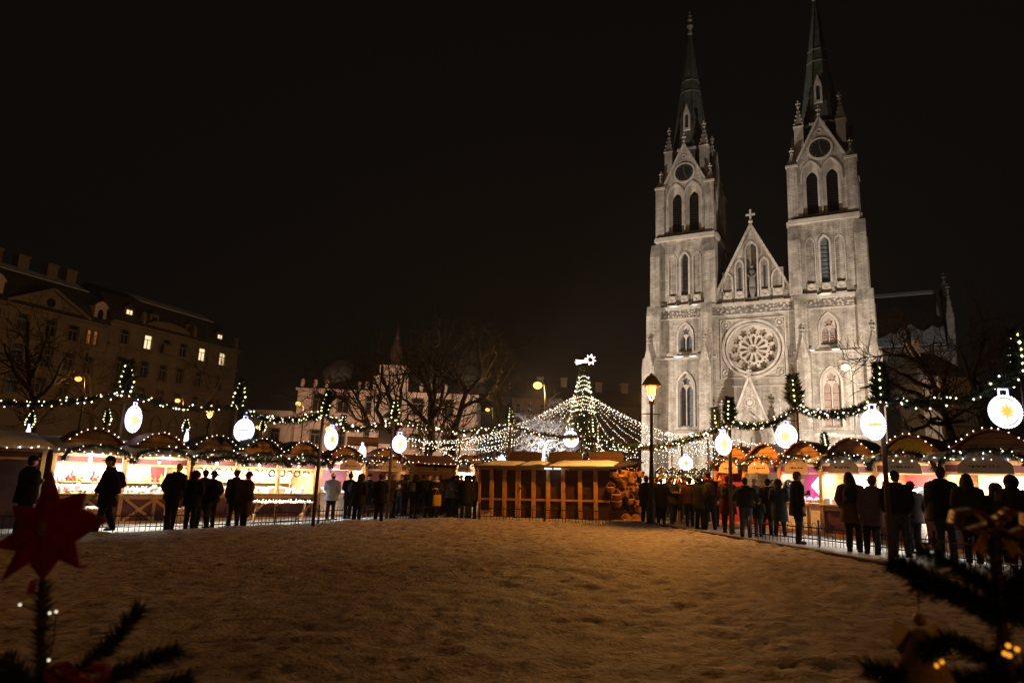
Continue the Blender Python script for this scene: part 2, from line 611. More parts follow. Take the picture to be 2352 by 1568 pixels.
def snow_ground():
    """trampled snow: footprints, bumps and a ragged bank along the edge, one sheet"""
    mb = MB()
    nx, ny = 270, 330
    X0, X1, Y0, Y1 = -13.5, 8.5, 1.0, 26.0
    idx = {}
    for j in range(ny + 1):
        y = Y0 + (Y1 - Y0) * j / ny
        for i in range(nx + 1):
            x = X0 + (X1 - X0) * i / nx
            jx = x + 0.14 * (hn(x * 3, y * 3, 5) - 0.5)
            jy = y + 0.25 * (hn(x * 3, y * 3, 6) - 0.5)
            ins = inside(jx, jy, lawn_poly)
            if not ins:
                continue
            d = sd_edge(jx, jy, lawn_poly)
            z = gz(x) + 0.03
            z += 0.02 * (hn(x * 1.3, y * 1.3, 1) - 0.5) + 0.014 * (hn(x * 3.7, y * 3.7, 2) - 0.5) + 0.026 * (hn(x * 6.3 + 3, y * 6.3, 3) - 0.5) * 2.3 * hn(x * 0.8, y * 0.8, 11) + 0.034 * (hn(x * 13, y * 13, 8) - 0.5)
            z += 0.10 * max(0, 1 - d / 0.7) * hn(x * 2.2, y * 2.2, 4)
            z -= 0.05 * max(0, 1 - d / 0.12)
            idx[i, j] = len(mb.v)
            mb.v.append((x, y, z))
    for j in range(ny):
        for i in range(nx):
            q = [(i, j), (i + 1, j), (i + 1, j + 1), (i, j + 1)]
            if all(p in idx for p in q):
                mb.face([idx[p] for p in q], 0, True)
    m = bpy.data.materials.new('trampled snow')
    m.use_nodes = True
    nt = m.node_tree
    b = nt.nodes['Principled BSDF']
    b.inputs['Roughness'].default_value = 0.75
    tc = nt.nodes.new('ShaderNodeTexCoord')
    n1 = nt.nodes.new('ShaderNodeTexNoise')
    n1.inputs['Scale'].default_value = 2.6
    n1.inputs['Detail'].default_value = 9
    n1.inputs['Roughness'].default_value = 0.7
    nt.links.new(tc.outputs['Object'], n1.inputs['Vector'])
    r = nt.nodes.new('ShaderNodeValToRGB')
    r.color_ramp.elements[0].position = 0.36
    r.color_ramp.elements[1].position = 0.62
    r.color_ramp.elements[0].color = (0.26, 0.205, 0.16, 1)
    r.color_ramp.elements[1].color = (0.52, 0.47, 0.42, 1)
    nt.links.new(n1.outputs[0], r.inputs[0])
    # slush and earth showing through the footprints
    vo = nt.nodes.new('ShaderNodeTexNoise')
    vo.inputs['Scale'].default_value = 7.5
    vo.inputs['Detail'].default_value = 4
    nt.links.new(tc.outputs['Object'], vo.inputs['Vector'])
    vr = nt.nodes.new('ShaderNodeValToRGB')
    vr.color_ramp.elements[0].position = 0.30
    vr.color_ramp.elements[1].position = 0.50
    vr.color_ramp.elements[0].color = (0.20, 0.17, 0.15, 1)
    vr.color_ramp.elements[1].color = (1, 1, 1, 1)
    nt.links.new(vo.outputs[0], vr.inputs[0])
    mu = nt.nodes.new('ShaderNodeMixRGB')
    mu.blend_type = 'MULTIPLY'
    mu.inputs[0].default_value = 1.0
    nt.links.new(r.outputs[0], mu.inputs[1])
    nt.links.new(vr.outputs[0], mu.inputs[2])
    nt.links.new(mu.outputs[0], b.inputs['Base Color'])
    n2 = nt.nodes.new('ShaderNodeTexNoise')
    n2.inputs['Scale'].default_value = 22
    n2.inputs['Detail'].default_value = 6
    nt.links.new(tc.outputs['Object'], n2.inputs['Vector'])
    bp = nt.nodes.new('ShaderNodeBump')
    bp.inputs['Strength'].default_value = 0.8
    bp.inputs['Distance'].default_value = 0.03
    nt.links.new(n2.outputs[0], bp.inputs['Height'])
    nt.links.new(bp.outputs[0], b.inputs['Normal'])
    o = mb.build('snow_field', m)
    o['kind'] = 'structure'
    return o


def paving():
    mb = MB()
    xs = [-255, -150, -80, -40, -25, -18, -14, -11, -8, -5, -2, 1, 4, 7, 10, 13, 17, 22, 30, 50, 100, 170, 255]
    ys = [-55, -40, -20, 0, 20, 60, 150, 260, 412]
    for y in ys:
        for x in xs:
            mb.v.append((x, y, gz(x) - 0.03))
    n = len(xs)
    for j in range(len(ys) - 1):
        for i in range(n - 1):
            mb.face((j * n + i, j * n + i + 1, (j + 1) * n + i + 1, (j + 1) * n + i))
    m = mat('wet snowy paving', (0.07, 0.065, 0.06), 0.55, bump=0.4, bscale=9, col2=(0.36, 0.36, 0.38), scale=0.9)
    o = mb.build('ground', m)
    o['kind'] = 'structure'


paving()
snow_ground()


def kerb():
    mb = MB()
    pts = [gnd(*p) for p in ((1480, 1204), (1600, 1225), (1720, 1245), (1850, 1268), (2040, 1304), (2200, 1338), (2360, 1375))]
    for a, b in zip(pts, pts[1:]):
        a2, b2 = a + Vector((0, 0, 0.02)), b + Vector((0, 0, 0.02))
        mb.bar(a2, b2, 0.14, 0.14)
    o = mb.build('kerb', mat('kerb stone', (0.06, 0.05, 0.045), 0.8, 0.3, 10))
    o['kind'] = 'structure'


kerb()

# ------------------------------------------------------------------ church (x along the facade, y into the building)
CB, CD, CC = R(29.5), 75.5, -12.75
CU = Vector((math.cos(CB), -math.sin(CB), 0))
CN = Vector((math.sin(CB), math.cos(CB), 0))
church = tag(empty('church', CU * CC + CN * CD, -CB), 'floodlit twin-towered neo-gothic stone church with rose window', 'church')


def finial(mb, x, y, z, h=1.2, mi=0):
    mb.tube([(x, y, z), (x, y, z + h)], [0.07, 0.035], 6, mi)
    for f, r in ((0.35, 0.17), (0.7, 0.24)):
        for dx, dy in ((1, 0), (-1, 0), (0, 1), (0, -1)):
            mb.ball((x + dx * r * 0.7, y + dy * r * 0.7, z + h * f), r * 0.5, 5, 4, mi)
    mb.ball((x, y, z + h), 0.11, 6, 4, mi)


def spirelet(mb, x, y, z0, z1, z2, hw, mi=0):
    """pinnacle: square shaft, gablets, crocketed pyramid, finial"""
    mb.box(x - hw, x + hw, y - hw, y + hw, z0, z1, mi)
    mb.box(x - hw * 1.2, x + hw * 1.2, y - hw * 1.2, y + hw * 1.2, z1, z1 + 0.12, mi)
    mb.cone4((x, y, z1 + 0.12), hw * 1.45, z2 - z1 - 0.9, mi)
    for i in range(4):
        a = PI / 4 + i * PI / 2
        for k in range(4):
            f = (k + 0.6) / 4.6
            rr = hw * 1.5 * (1 - f)
            mb.ball((x + rr * math.cos(a), y + rr * math.sin(a), z1 + 0.12 + (z2 - z1 - 0.9) * f), 0.1, 5, 4, mi)
    finial(mb, x, y, z2 - 1.1, 1.1, mi)


def crockets(mb, a, b, n, r, y, mi=0):
    for i in range(n):
        f = (i + 0.5) / n
        mb.ball((a[0] + (b[0] - a[0]) * f, y, a[1] + (b[1] - a[1]) * f + r * 0.5), r, 5, 4, mi, (1, 0.8, 1.2))


def gothic_window(parent, c, hw, z0, zt, y, glass, name='window'):
    """two-light traceried window: pierced stone plate over glass"""
    mb = MB()
    out = arch(c, hw, z0, zt)
    lw = hw * 0.40
    zsp = zt - hw * 2.1
    holes = [arch(c - hw * 0.47, lw, z0 + 0.15, zsp + hw * 0.45, 5), arch(c + hw * 0.47, lw, z0 + 0.15, zsp + hw * 0.45, 5), foil(c, zt - hw * 1.02, hw * 0.5, 5)]
    for sx in (-1, 1):
        holes.append(foil(c + sx * hw * 0.46, zsp + hw * 0.62, hw * 0.0 + 0.08, 3, 12))
    mb.plate(out, holes, y, y + 0.14, 0)
    mb.plate(arch(c, hw, z0, zt), [], y + 0.2, y + 0.24, 1)
    for k in range(1, 6):
        zz = z0 + (zsp - z0) * k / 6
        mb.box(c - hw * 0.9, c + hw * 0.9, y + 0.17, y + 0.195, zz - 0.02, zz + 0.02, 2)
    # sloping sill and hood moulding
    mb.prism([(c - hw - 0.15, y - 0.55, z0 - 0.45), (c - hw - 0.15, y + 0.1, z0 - 0.45), (c - hw - 0.15, y + 0.1, z0 + 0.1)], (2 * hw + 0.3, 0, 0), 0)
    return mb.build(name, [M['trim'], glass, M['louvre']], parent)


def hood(mb, c, hw, z0, zt, t, y0, y1, mi=0):
    o = arch(c, hw + t, z0, zt + t * 1.3)
    i = arch(c, hw, z0 - 0.01, zt)
    # frame as strip between the two outlines
    k = len(mb.v)
    n = len(o)
    for p in (o, i):
        for y in (y0, y1):
            mb.v += [(x, y, z) for x, z in p]
    for q in range(1, n):
        r_ = (q + 1) % n
        a, b = q, r_
        if q == 0:
            continue
        mb.face((k + a, k + b, k + 2 * n + b, k + 2 * n + a), mi)
        mb.face((k + n + a, k + a, k + b, k + n + b)[::-1], mi)
        mb.face((k + 2 * n + a, k + 2 * n + b, k + 3 * n + b, k + 3 * n + a), mi)


def tower(cx, out):
    """out = -1: outer side to the left, +1: to the right"""
    S = lambda a: cx + out * a              # distance from the axis towards the outer side
    t = MB()
    # ---- shaft: pierced front wall, body behind
    w1, w2, w3 = arch(cx, 0.86, 7.55, 13.5), arch(cx, 0.78, 15.95, 19.15), arch(cx, 0.42, 22.6, 27.6)
    b1, b2 = arch(cx - 1.42, 0.42, 22.7, 27.5), arch(cx + 1.42, 0.42, 22.7, 27.5)
    t.plate([(cx - 3.4, -1), (cx + 3.4, -1), (cx + 3.4, 29.4), (cx - 3.4, 29.4)], [w1, w2, w3, b1, b2], 0, 0.6)
    t.box(cx - 3.4, cx + 3.4, 0.85, 6.9, -1, 29.4)
    t.box(cx - 1.98, cx - 0.86, 0.1, 0.84, 22.2, 28, 0)
    t.box(cx + 0.86, cx + 1.98, 0.1, 0.84, 22.2, 28, 0)
    t.box(cx - 3.4, cx - 2.2, 0.6, 0.85, -1, 29.4)
    t.box(cx + 2.2, cx + 3.4, 0.6, 0.85, -1, 29.4)
    # ---- corner piers with weathered set-backs, all four corners
    def pier(x0, x1, prof):
        a, b = min(S(x0), S(x1)), max(S(x0), S(x1))
        t.prism([(a, y, z) for y, z in prof], (b - a, 0, 0))
    for fy in (0, 1):
        F = (lambda y: y) if fy == 0 else (lambda y: 6.9 - y)
        P = lambda q: [(F(y), z) for y, z in q]
        pier(3.3, 4.7, P([(1.0, -1), (-1.15, -1), (-1.15, 14.3), (-0.8, 15.3), (1.0, 15.3)]))
        pier(-1.75, -3.05, P([(1.0, -1), (-1.15, -1), (-1.15, 14.3), (-0.8, 15.3), (1.0, 15.3)]))
        pier(2.75, 4.3, P([(1.0, 15.3), (-0.8, 15.3), (-0.8, 20.2), (-0.5, 21.4), (1.0, 21.4)]))
        pier(-1.9, -3.1, P([(1.0, 15.3), (-0.8, 15.3), (-0.8, 20.2), (-0.5, 21.4), (1.0, 21.4)]))
        pier(2.85, 3.95, P([(1.0, 21.4), (-0.5, 21.4), (-0.5, 27.4), (-0.05, 29.0), (1.0, 29.0)]))
        pier(-2.3, -3.55, P([(1.0, 21.4), (-0.5, 21.4), (-0.5, 27.4), (-0.05, 29.0), (1.0, 29.0)]))
    # gablets on the piers at the first set-back
    for px in (4.0, -2.4):
        a = S(px)
        t.prism([(a - 0.62, -1.2, 14.2), (a + 0.62, -1.2, 14.2), (a, -1.2, 16.9)], (0, 0.35, 0))
        finial(t, a, -1.02, 16.7, 1.1)
    # ---- string courses
    e0, e1 = min(S(-3.1), S(4.4)), max(S(-3.1), S(4.4))
    for z, h, p in ((6.55, 0.28, 0.3), (15.1, 0.22, 0.22), (19.75, 0.14, 0.15), (20.85, 0.4, 0.28), (29.25, 0.5, 0.3)):
        t.box(cx - 3.45, cx + 3.45, -p, 0.2, z, z + h, 1)
        t.box(cx - 3.4 - p, cx + 3.4 + p, 0.2, 7.0, z, z + h, 1)
    t.prism([(cx - 3.45, 0.1, 6.84), (cx - 3.45, -0.3, 6.84), (cx - 3.45, 0.1, 7.3)], (6.9, 0, 0), 1)
    tw = t.build('tower', [M['stone'], M['trim']], church)
    # frieze band
    f = MB()
    f.box(cx - 2.6, cx + 2.6, -0.1, 0.1, 19.9, 20.85)
    f.build('frieze', M['frieze'], tw)
    # hood mouldings, sill panels under the three lancets
    h = MB()
    hood(h, cx, 0.86, 7.55, 13.5, 0.22, -0.1, 0.1)
    hood(h, cx, 0.78, 15.95, 19.15, 0.2, -0.1, 0.1)
    for dx in (-1.42, 0, 1.42):
        hood(h, cx + dx, 0.42, 22.6, 27.55, 0.2 if dx == 0 else 0.1, -0.14 if dx == 0 else -0.04, 0.05)
        h.box(cx + dx - 0.42, cx + dx + 0.42, -0.18, 0.05, 21.75, 22.5)
        h.plate(circle(cx + dx, 22.12, 0.36, 20), [foil(cx + dx, 22.12, 0.28, 4, 24)], -0.26, -0.18)
        h.prism([(cx + dx - 0.5, -0.6, 21.3), (cx + dx - 0.5, 0.05, 21.3), (cx + dx - 0.5, 0.05, 21.85)], (1.0, 0, 0))
    h.build('moulding', M['trim'], tw)
    g = M['glass'] if out < 0 else M['boardgl']
    gothic_window(tw, cx, 0.86, 7.55, 13.5, 0.32, g)
    gothic_window(tw, cx, 0.78, 15.95, 19.15, 0.32, g)
    l = MB()
    l.plate(arch(cx, 0.42, 22.6, 27.6), [], 0.4, 0.44, 0)
    for k in range(9):
        l.box(cx - 0.42, cx + 0.42, 0.34, 0.395, 23.0 + k * 0.45, 23.05 + k * 0.45, 1)
    l.build('lancet_window', [M['glass'], M['louvre']], tw)
    # side wall lancets (seen along the right-hand flank)
    sd = MB()
    for z0, zt in ((7.6, 13.4), (16, 19.1), (22.6, 27.6)):
        sd.plate(arch(3.45, 0.5, z0, zt), [], 0, 0.05, 0, lambda x, y, z: (cx + 3.43 + 0.02 - y, x, z))
    sd.build('side_window', M['glass'], tw)
    # ---- belfry
    b = MB()
    zb = 29.6
    def f_front(x, y, z): return (cx + x, y, z)
    def f_right(x, y, z): return (cx + 3.05 + 0.12 - y + 0.0, 3.4 + x, z)
    def f_left(x, y, z): return (cx - 3.05 - 0.12 + y, 3.4 - x, z)
    for fn, off in ((f_front, 0.12), (f_right, 0.0), (f_left, 0.0)):
        g_ = lambda x, y, z, fn=fn, off=off: fn(x, y + off, z)
        ol = [arch(-1.0, 0.93, zb + 0.45, 36.3), arch(1.0, 0.93, zb + 0.45, 36.3)]
        shape = [(-2.6, zb), (2.6, zb), (2.6, 36.6), (2.2, 36.7), (0.0, 41.25), (-2.2, 36.7), (-2.6, 36.6)]
        b.plate(shape, ol, 0, 0.4, 0, g_)
        il = [arch(-1.0, 0.56, zb + 0.8, 35.4), arch(1.0, 0.56, zb + 0.8, 35.4)]
        b.plate([(-2.55, zb), (2.55, zb), (2.55, 36.6), (-2.55, 36.6)], il, 0.4, 0.75, 1, g_)
        b.prism([g_(-2.05, -0.1, zb), g_(-2.05, 0.6, zb), g_(-2.05, 0.6, zb + 0.85)], Vector(g_(2.05, 0, 0)) - Vector(g_(-2.05, 0, 0)), 1)
    for sx in (-1, 1):
        for sy in (-1, 1):
            x, y = cx + sx * 2.92, 3.4 + sy * 2.92
            b.box(x - 0.52, x + 0.52, y - 0.52, y + 0.52, zb, 36.0, 0)
            b.box(x - 0.62, x + 0.62, y - 0.62, y + 0.62, 35.95, 36.2, 1)
            b.cone4((x, y, 36.2), 0.72, 1.5, 1)
            b.cone4((x - sx * 0.0, y, 36.2), 0.5, 2.0, 1, 4, 0)
            finial(b, x, y, 37.4, 1.0, 1)
    # hidden core keeps the sky out behind the louvres
    b.box(cx - 1.9, cx + 1.9, 1.3, 5.5, zb, 36.6, 2)
    bel = b.build('belfry', [M['stone'], M['trim'], M['louvre']], church)
    lv = MB()
    for k in range(15):
        z = zb + 0.85 + k * 0.30
        for dx in (-1.0, 1.0):
            lv.prism([(cx + dx - 0.56, 0.62, z), (cx + dx - 0.56, 0.66, z), (cx + dx - 0.56, 0.9, z + 0.2), (cx + dx - 0.56, 0.86, z + 0.2)], (1.12, 0, 0))
    lv.build('louvre', M['louvre'], bel)
    gm = MB()
    for a, c_ in (((-2.35, 36.6), (0, 41.35)), ((2.35, 36.6), (0, 41.35))):
        gm.bar((cx + a[0], 0.1, a[1]), (cx + c_[0], 0.1, c_[1]), 0.2, 0.3)
        crockets(gm, (cx + a[0], a[1]), (cx + c_[0], c_[1]), 10, 0.15, 0.1)
    finial(gm, cx, 0.15, 41.2, 1.5)
    for dx in (-1.0, 1.0):
        hood(gm, cx + dx, 0.93, zb + 4.2, 36.3, 0.14, 0.02, 0.2)
    gm.plate(circle(cx, 37.65, 1.28, 28), [circle(cx, 37.65, 1.08, 28)], 0.02, 0.2)
    gm.plate(circle(cx, 39.75, 0.3, 16), [foil(cx, 39.75, 0.24, 4, 20)], 0.06, 0.12)
    gm.build('gable_trim', M['trim'], bel)
    ck = MB()
    ck.plate(circle(cx, 37.65, 1.1, 28), [], 0.03, 0.11, 0)
    for k in range(12):
        a = k * PI / 6
        ck.bar((cx + 0.8 * math.sin(a), 0.02, 37.65 + 0.8 * math.cos(a)), (cx + 1.0 * math.sin(a), 0.02, 37.65 + 1.0 * math.cos(a)), 0.06, 0.02, 1)
    ck.bar((cx, 0.015, 37.65), (cx + 0.25, 0.015, 36.95), 0.07, 0.02, 1)
    ck.bar((cx, 0.015, 37.65), (cx - 0.1, 0.015, 38.45), 0.06, 0.02, 1)
    ck.build('clock', [M['clock'], M['gilt']], bel)
    # ---- octagon, pinnacles, spire
    s = MB()
    oc = lambda r, z: [(cx + r * math.cos(PI / 8 + i * PI / 4), 3.4 + r * math.sin(PI / 8 + i * PI / 4), z) for i in range(8)]
    s.prism(oc(2.35, 36.5), (0, 0, 4.8), 0)
    s.prism(oc(2.55, 41.1), (0, 0, 0.25), 1)
    k = len(s.v)
    r0, r1 = oc(2.3, 41.35), oc(0.14, 58.2)
    s.v += r0 + r1
    for i in range(8):
        j = (i + 1) % 8
        s.face((k + i, k + j, k + 8 + j, k + 8 + i), 0)
        s.bar(r0[i], r1[i], 0.09, 0.09, 0)
    for z in (49.5, 51.1):
        f_ = (58.2 - z) / (58.2 - 41.35)
        s.prism(oc(2.16 * f_ + 0.2, z), (0, 0, 0.14), 2)
    sp = s.build('spire', [M['slate'], M['trim'], mat('spire band', (0.16, 0.165, 0.14), 0.7)], church)
    tp = MB()
    tp.lathe([(0.16, 57.9), (0.34, 58.2), (0.2, 58.5), (0.17, 58.9), (0.42, 59.2), (0.42, 59.4), (0.18, 59.6)], (cx, 3.4, 0), 8)
    finial(tp, cx, 3.4, 59.5, 1.8)
    tp.ball((cx, 3.4, 60.2), 0.3, 8, 6)
    tp.build('finial', mat('old finial stone', (0.30, 0.28, 0.2), 0.9), sp)
    for dy, z0 in ((-1, 43.8),):
        d = MB()
        r_ = 2.3 * (58.2 - z0) / 16 * 0.93
        y = 3.4 - r_ - 0.15
        d.plate([(cx - 0.42, z0), (cx + 0.42, z0), (cx + 0.42, z0 + 2.1), (cx, z0 + 3.5), (cx - 0.42, z0 + 2.1)], [arch(cx, 0.2, z0 + 0.3, z0 + 2.2)], y, y + 0.3, 0)
        d.plate(arch(cx, 0.22, z0 + 0.25, z0 + 2.25), [], y + 0.2, y + 0.28, 1)
        d.prism([(cx - 0.4, y + 0.3, z0), (cx + 0.4, y + 0.3, z0), (cx + 0.4, y + 0.3, z0 + 2), (cx, y + 0.3, z0 + 3.3), (cx - 0.4, y + 0.3, z0 + 2)], (0, 0.9, 0), 2)
        d.build('dormer', [M['trim'], M['louvre'], M['slate']], sp)
    for sx in (-1, 1):
        for sy in (-1, 1):
            p = MB()
            spirelet(p, cx + sx * 2.12, 3.4 + sy * 2.12, 36.6, 41.0, 44.4, 0.47)
            p.build('pinnacle', M['trim'], bel)
    # snow lying on the ledges
    n = MB()
    rng = random.Random(int(cx * 10))
    for z, y in ((6.86, -0.28), (21.26, -0.26), (15.34, -0.7)):
        for _ in range(2):
            x = cx + rng.uniform(-2.2, 1.4)
            n.ball((x, y + 0.1, z), 0.4, 8, 5, 0, (rng.uniform(1.0, 2.2), 0.5, 0.28))
    n.build('snow_patch', M['snow'], tw)


tower(-7.45, -1)
tower(7.35, 1)


def church_centre():
    c = MB()
    portal = arch(-0.3, 1.75, -1, 9.2)
    c.plate([(-4.4, -1), (4.2, -1), (4.2, 21.0), (-4.4, 21.0)], [circle(-0.2, 16.0, 2.62, 48), portal], 0.2, 1.0)
    c.box(-4.4, 4.2, 1.6, 3.0, -1, 21, 0)
    # gable above
    gl, gr, ga = (-4.4, 21.6), (4.2, 21.6), (-0.1, 30.0)
    niche, n1, n2 = arch(-0.1, 0.55, 21.7, 28.0), arch(-1.42, 0.36, 22.6, 26.0), arch(1.22, 0.36, 22.6, 26.0)
    c.plate([(-4.4, 20.9), (4.2, 20.9), gr, ga, gl], [niche, n1, n2, arch(-2.75, 0.5, 22.4, 24.6), arch(2.55, 0.5, 22.4, 24.6)], 0.3, 0.8)
    c.plate([(-4.3, 20.9), (4.1, 20.9), (4.1, 21.5), (-0.1, 29.6), (-4.3, 21.5)], [], 0.95, 1.3)
    for x0_, x1_, z0_, z1_ in ((-1.95, -0.8, 22.2, 26.4), (0.72, 1.75, 22.2, 26.4), (-3.35, -2.2, 22.0, 24.9), (2.0, 3.15, 22.0, 24.9)):
        c.box(x0_, x1_, 0.42, 0.94, z0_, z1_, 0)
    for z, h, p in ((6.55, 0.26, 0.3), (11.85, 0.14, 0.1), (19.75, 0.16, 0.15), (20.85, 0.3, 0.3)):
        c.box(-4.4, 4.2, 0.2 - p, 0.25, z, z + h, 1)
    front = c.build('nave_front', [M['stone'], M['trim']], church)
    f = MB()
    f.box(-4.3, 4.1, 0.1, 0.22, 19.92, 20.84)
    f.build('frieze', M['frieze'], front)
    m = MB()
    # square field and stepped ring round the rose
    for r0, r1, y0 in ((3.02, 3.25, 0.02), (2.62, 2.82, 0.0)):
        m.plate(circle(-0.2, 16, r1, 48), [circle(-0.2, 16, r0, 48)], y0, 0.25)
    k = len(m.v)
    for r_, y in ((3.02, 0.08), (2.6, 0.62)):
        m.v += [(x, y, z) for x, z in circle(-0.2, 16, r_, 48)]
    for i in range(48):
        j = (i + 1) % 48
        m.face((k + i, k + j, k + 48 + j, k + 48 + i), 0, True)
    m.plate([(-3.6, 12.75), (3.2, 12.75), (3.2, 19.35), (-3.6, 19.35)], [[(-3.48, 12.87), (3.08, 12.87), (3.08, 19.23), (-3.48, 19.23)]], 0.08, 0.21)
    for sx in (-1, 1):
        for sz in (-1, 1):
            m.plate(circle(-0.2 + sx * 2.8, 16.05 + sz * 2.7, 0.42, 20), [circle(-0.2 + sx * 2.8, 16.05 + sz * 2.7, 0.34, 20)], 0.08, 0.21)
            m.ball((-0.2 + sx * 2.8, 0.2, 16.05 + sz * 2.7), 0.2, 8, 6, 0, (1, 0.4, 1))
    # raking cornice with crockets, cross
    for a in (gl, gr):
        m.bar((a[0], 0.3, a[1]), (ga[0], 0.3, ga[1] + 0.1), 0.26, 0.36)
        crockets(m, a, ga, 15, 0.16, 0.2)
    m.bar((-0.1, 0.35, 30), (-0.1, 0.35, 31.9), 0.2, 0.2)
    m.bar((-0.6, 0.35, 31.3), (0.4, 0.35, 31.3), 0.2, 0.18)
    m.ball((-0.1, 0.35, 30.5), 0.26, 8, 6)
    for x in (-0.1, -1.42, 1.22, -2.75, 2.55):
        hw = 0.55 if x == -0.1 else (0.5 if abs(x) > 2 else 0.36)
        hood(m, x, hw, 21.7 if x == -0.1 else 22.5, 28.0 if x == -0.1 else (24.6 if abs(x) > 2 else 26.0), 0.16, 0.16, 0.35)
        if x != -0.1:
            m.box(x - 0.5, x + 0.5, 0.15, 0.3, 21.7, 22.5)
            m.plate(circle(x, 22.1, 0.36, 20), [foil(x, 22.1, 0.27, 4, 24)], 0.08, 0.15)
            m.prism([(x - 0.55, -0.2, 21.2), (x - 0.55, 0.3, 21.2), (x - 0.55, 0.3, 21.8)], (1.1, 0, 0))
    m.build('moulding', M['trim'], front)
    # statue in the niche: robed figure on a corbel
    s = MB()
    s.loft([(-0.1, 0.45, 21.5, 0.12, 0.1), (-0.1, 0.4, 22.6, 0.35, 0.3), (-0.1, 0.4, 22.8, 0.4, 0.32)], 10)
    s.loft([(-0.1, 0.4, 22.8, 0.36, 0.28), (-0.1, 0.4, 23.8, 0.3, 0.24), (-0.1, 0.38, 24.7, 0.34, 0.24), (-0.1, 0.4, 25.0, 0.14, 0.13)], 10)
    s.ball((-0.1, 0.36, 25.25), 0.2, 8, 6)
    s.tube([(-0.42, 0.35, 24.7), (-0.5, 0.15, 24.2), (-0.2, 0.1, 24.0)], 0.09, 6)
    s.tube([(0.2, 0.35, 24.7), (0.32, 0.15, 24.2), (0.05, 0.1, 24.0)], 0.09, 6)
    s.build('statue', mat('dark weathered statue', (0.14, 0.12, 0.1), 0.9), front)
    sl = MB()
    for x in (-1.42, 1.22):
        sl.box(x - 0.11, x + 0.11, 0.38, 0.419, 22.7, 25.2)
    sl.build('slit_window', M['louvre'], front)
    # rose tracery: one pierced plate
    r = MB()
    holes = []
    X, Z = -0.2, 16.0
    for i in range(12):
        a = PI / 2 + i * PI / 6
        holes.append(foil(X + 2.02 * math.cos(a), Z + 2.02 * math.sin(a), 0.43, 5, 30, a, 0.36))
        b = a + PI / 12
        holes.append(circle(X + 1.62 * math.cos(b), Z + 1.62 * math.sin(b), 0.1, 10))
        da = 0.16
        holes.append([(X + q * math.cos(a + s_ * da * w_), Z + q * math.sin(a + s_ * da * w_)) for q, s_, w_ in ((0.58, -1, 0.55), (1.2, -1, 1.0), (1.36, -1, 0.8), (1.46, 0, 0), (1.36, 1, 0.8), (1.2, 1, 1.0), (0.58, 1, 0.55))])
    holes.append(foil(X, Z, 0.38, 6, 36, 0, 0.34))
    r.plate(circle(X, Z, 2.6, 60), holes, 0.62, 0.8, 0)
    r.plate(circle(X, Z, 2.6, 48), [], 0.9, 0.95, 1)
    r.plate(circle(X, Z, 0.55, 24), [circle(X, Z, 0.46, 24)], 0.55, 0.62, 0)
    r.build('rose_window', [M['trim'], M['rosegl']], front)
    # portal: gabled porch with nested archivolts
    p = MB()
    x = -0.35
    p.plate([(x - 2.35, -1), (x + 2.35, -1), (x + 2.35, 6.3), (x, 12.5), (x - 2.35, 6.3)], [arch(x, 1.75, -1.1 + 0.12, 9.1)], -1.7, -1.35)
    for i, hw in enumerate((1.75, 1.5, 1.25, 1.0)):
        o_ = arch(x, hw + 0.3, -1, 9.1 - i * 0.42 + 0.4)
        p.plate(o_, [arch(x, hw - 0.12, -0.9, 9.1 - i * 0.42 - 0.1)], -1.35 + i * 0.32, -1.05 + i * 0.32, i % 2)
    p.box(x - 2.3, x - 1.7, -1.34, 0.2, -1, 6.3)
    p.box(x + 1.7, x + 2.3, -1.34, 0.2, -1, 6.3)
    p.prism([(x - 2.35, -1.3, 6.3), (x, -1.3, 12.4), (x + 2.35, -1.3, 6.3), (x + 2.15, -1.3, 6.3), (x, -1.3, 11.9), (x - 2.15, -1.3, 6.3)], (0, 1.5, 0), 1)
    for sx in (-1, 1):
        p.bar((x + sx * 2.45, -1.6, 6.2), (x, -1.6, 12.65), 0.22, 0.34, 1)
        crockets(p, (x + sx * 2.45, 6.3), (x, 12.7), 9, 0.13, -1.6, 1)
    finial(p, x, -1.55, 12.5, 1.2, 1)
    p.plate(circle(x, 9.95, 0.52, 24), [circle(x, 9.95, 0.44, 24)], -1.78, -1.7, 1)
    p.ball((x, -1.7, 9.95), 0.3, 10, 6, 1, (1, 0.35, 1))
    pt = p.build('portal', [M['stone'], M['trim']], church)
    d = MB()
    d.box(x - 1.1, x + 1.1, -0.2, 0.0, -1, 4.6, 0)
    d.plate(arch(x, 1.1, 4.6, 8.0), [], -0.12, 0.0, 1)
    for q in range(-4, 5):
        d.box(x + q * 0.24 - 0.01, x + q * 0.24 + 0.01, -0.22, -0.2, -1, 4.6, 2)
    for q in (-0.5, 0, 0.5):
        d.ball((x + q, -0.15, 5.4 + (0.7 if q == 0 else 0)), 0.3, 8, 6, 1, (0.7, 0.5, 1.4))
    d.build('church_door', [mat('oak door', (0.10, 0.055, 0.03), 0.6), M['trim'], M['iron']], pt)
    for sx in (-1, 1):
        q = MB()
        spirelet(q, x + sx * 2.95, -1.1, -1, 7.2, 10.2, 0.32)
        q.build('portal_pinnacle', M['trim'], pt)
    # nave and roof, transept to the right, apse-side pinnacles
    n = MB()
    n.box(-4.3, 4.1, 3.0, 48, -1, 19.5)
    n.box(-9.5, 9.4, 7.2, 48, -1, 10.5)
    nv = n.build('nave', M['stone'], church)
    n = MB()
    n.prism([(-4.6, 1.3, 19.5), (4.4, 1.3, 19.5), (-0.1, 1.3, 28.6)], (0, 46, 0))
    n.build('nave_roof', M['roof'], church)
    t = MB()
    t.box(4.1, 19.6, 24, 34, -1, 19.6, 0)
    t.box(19.2, 19.9, 23.6, 34.4, -1, 20.5, 0)
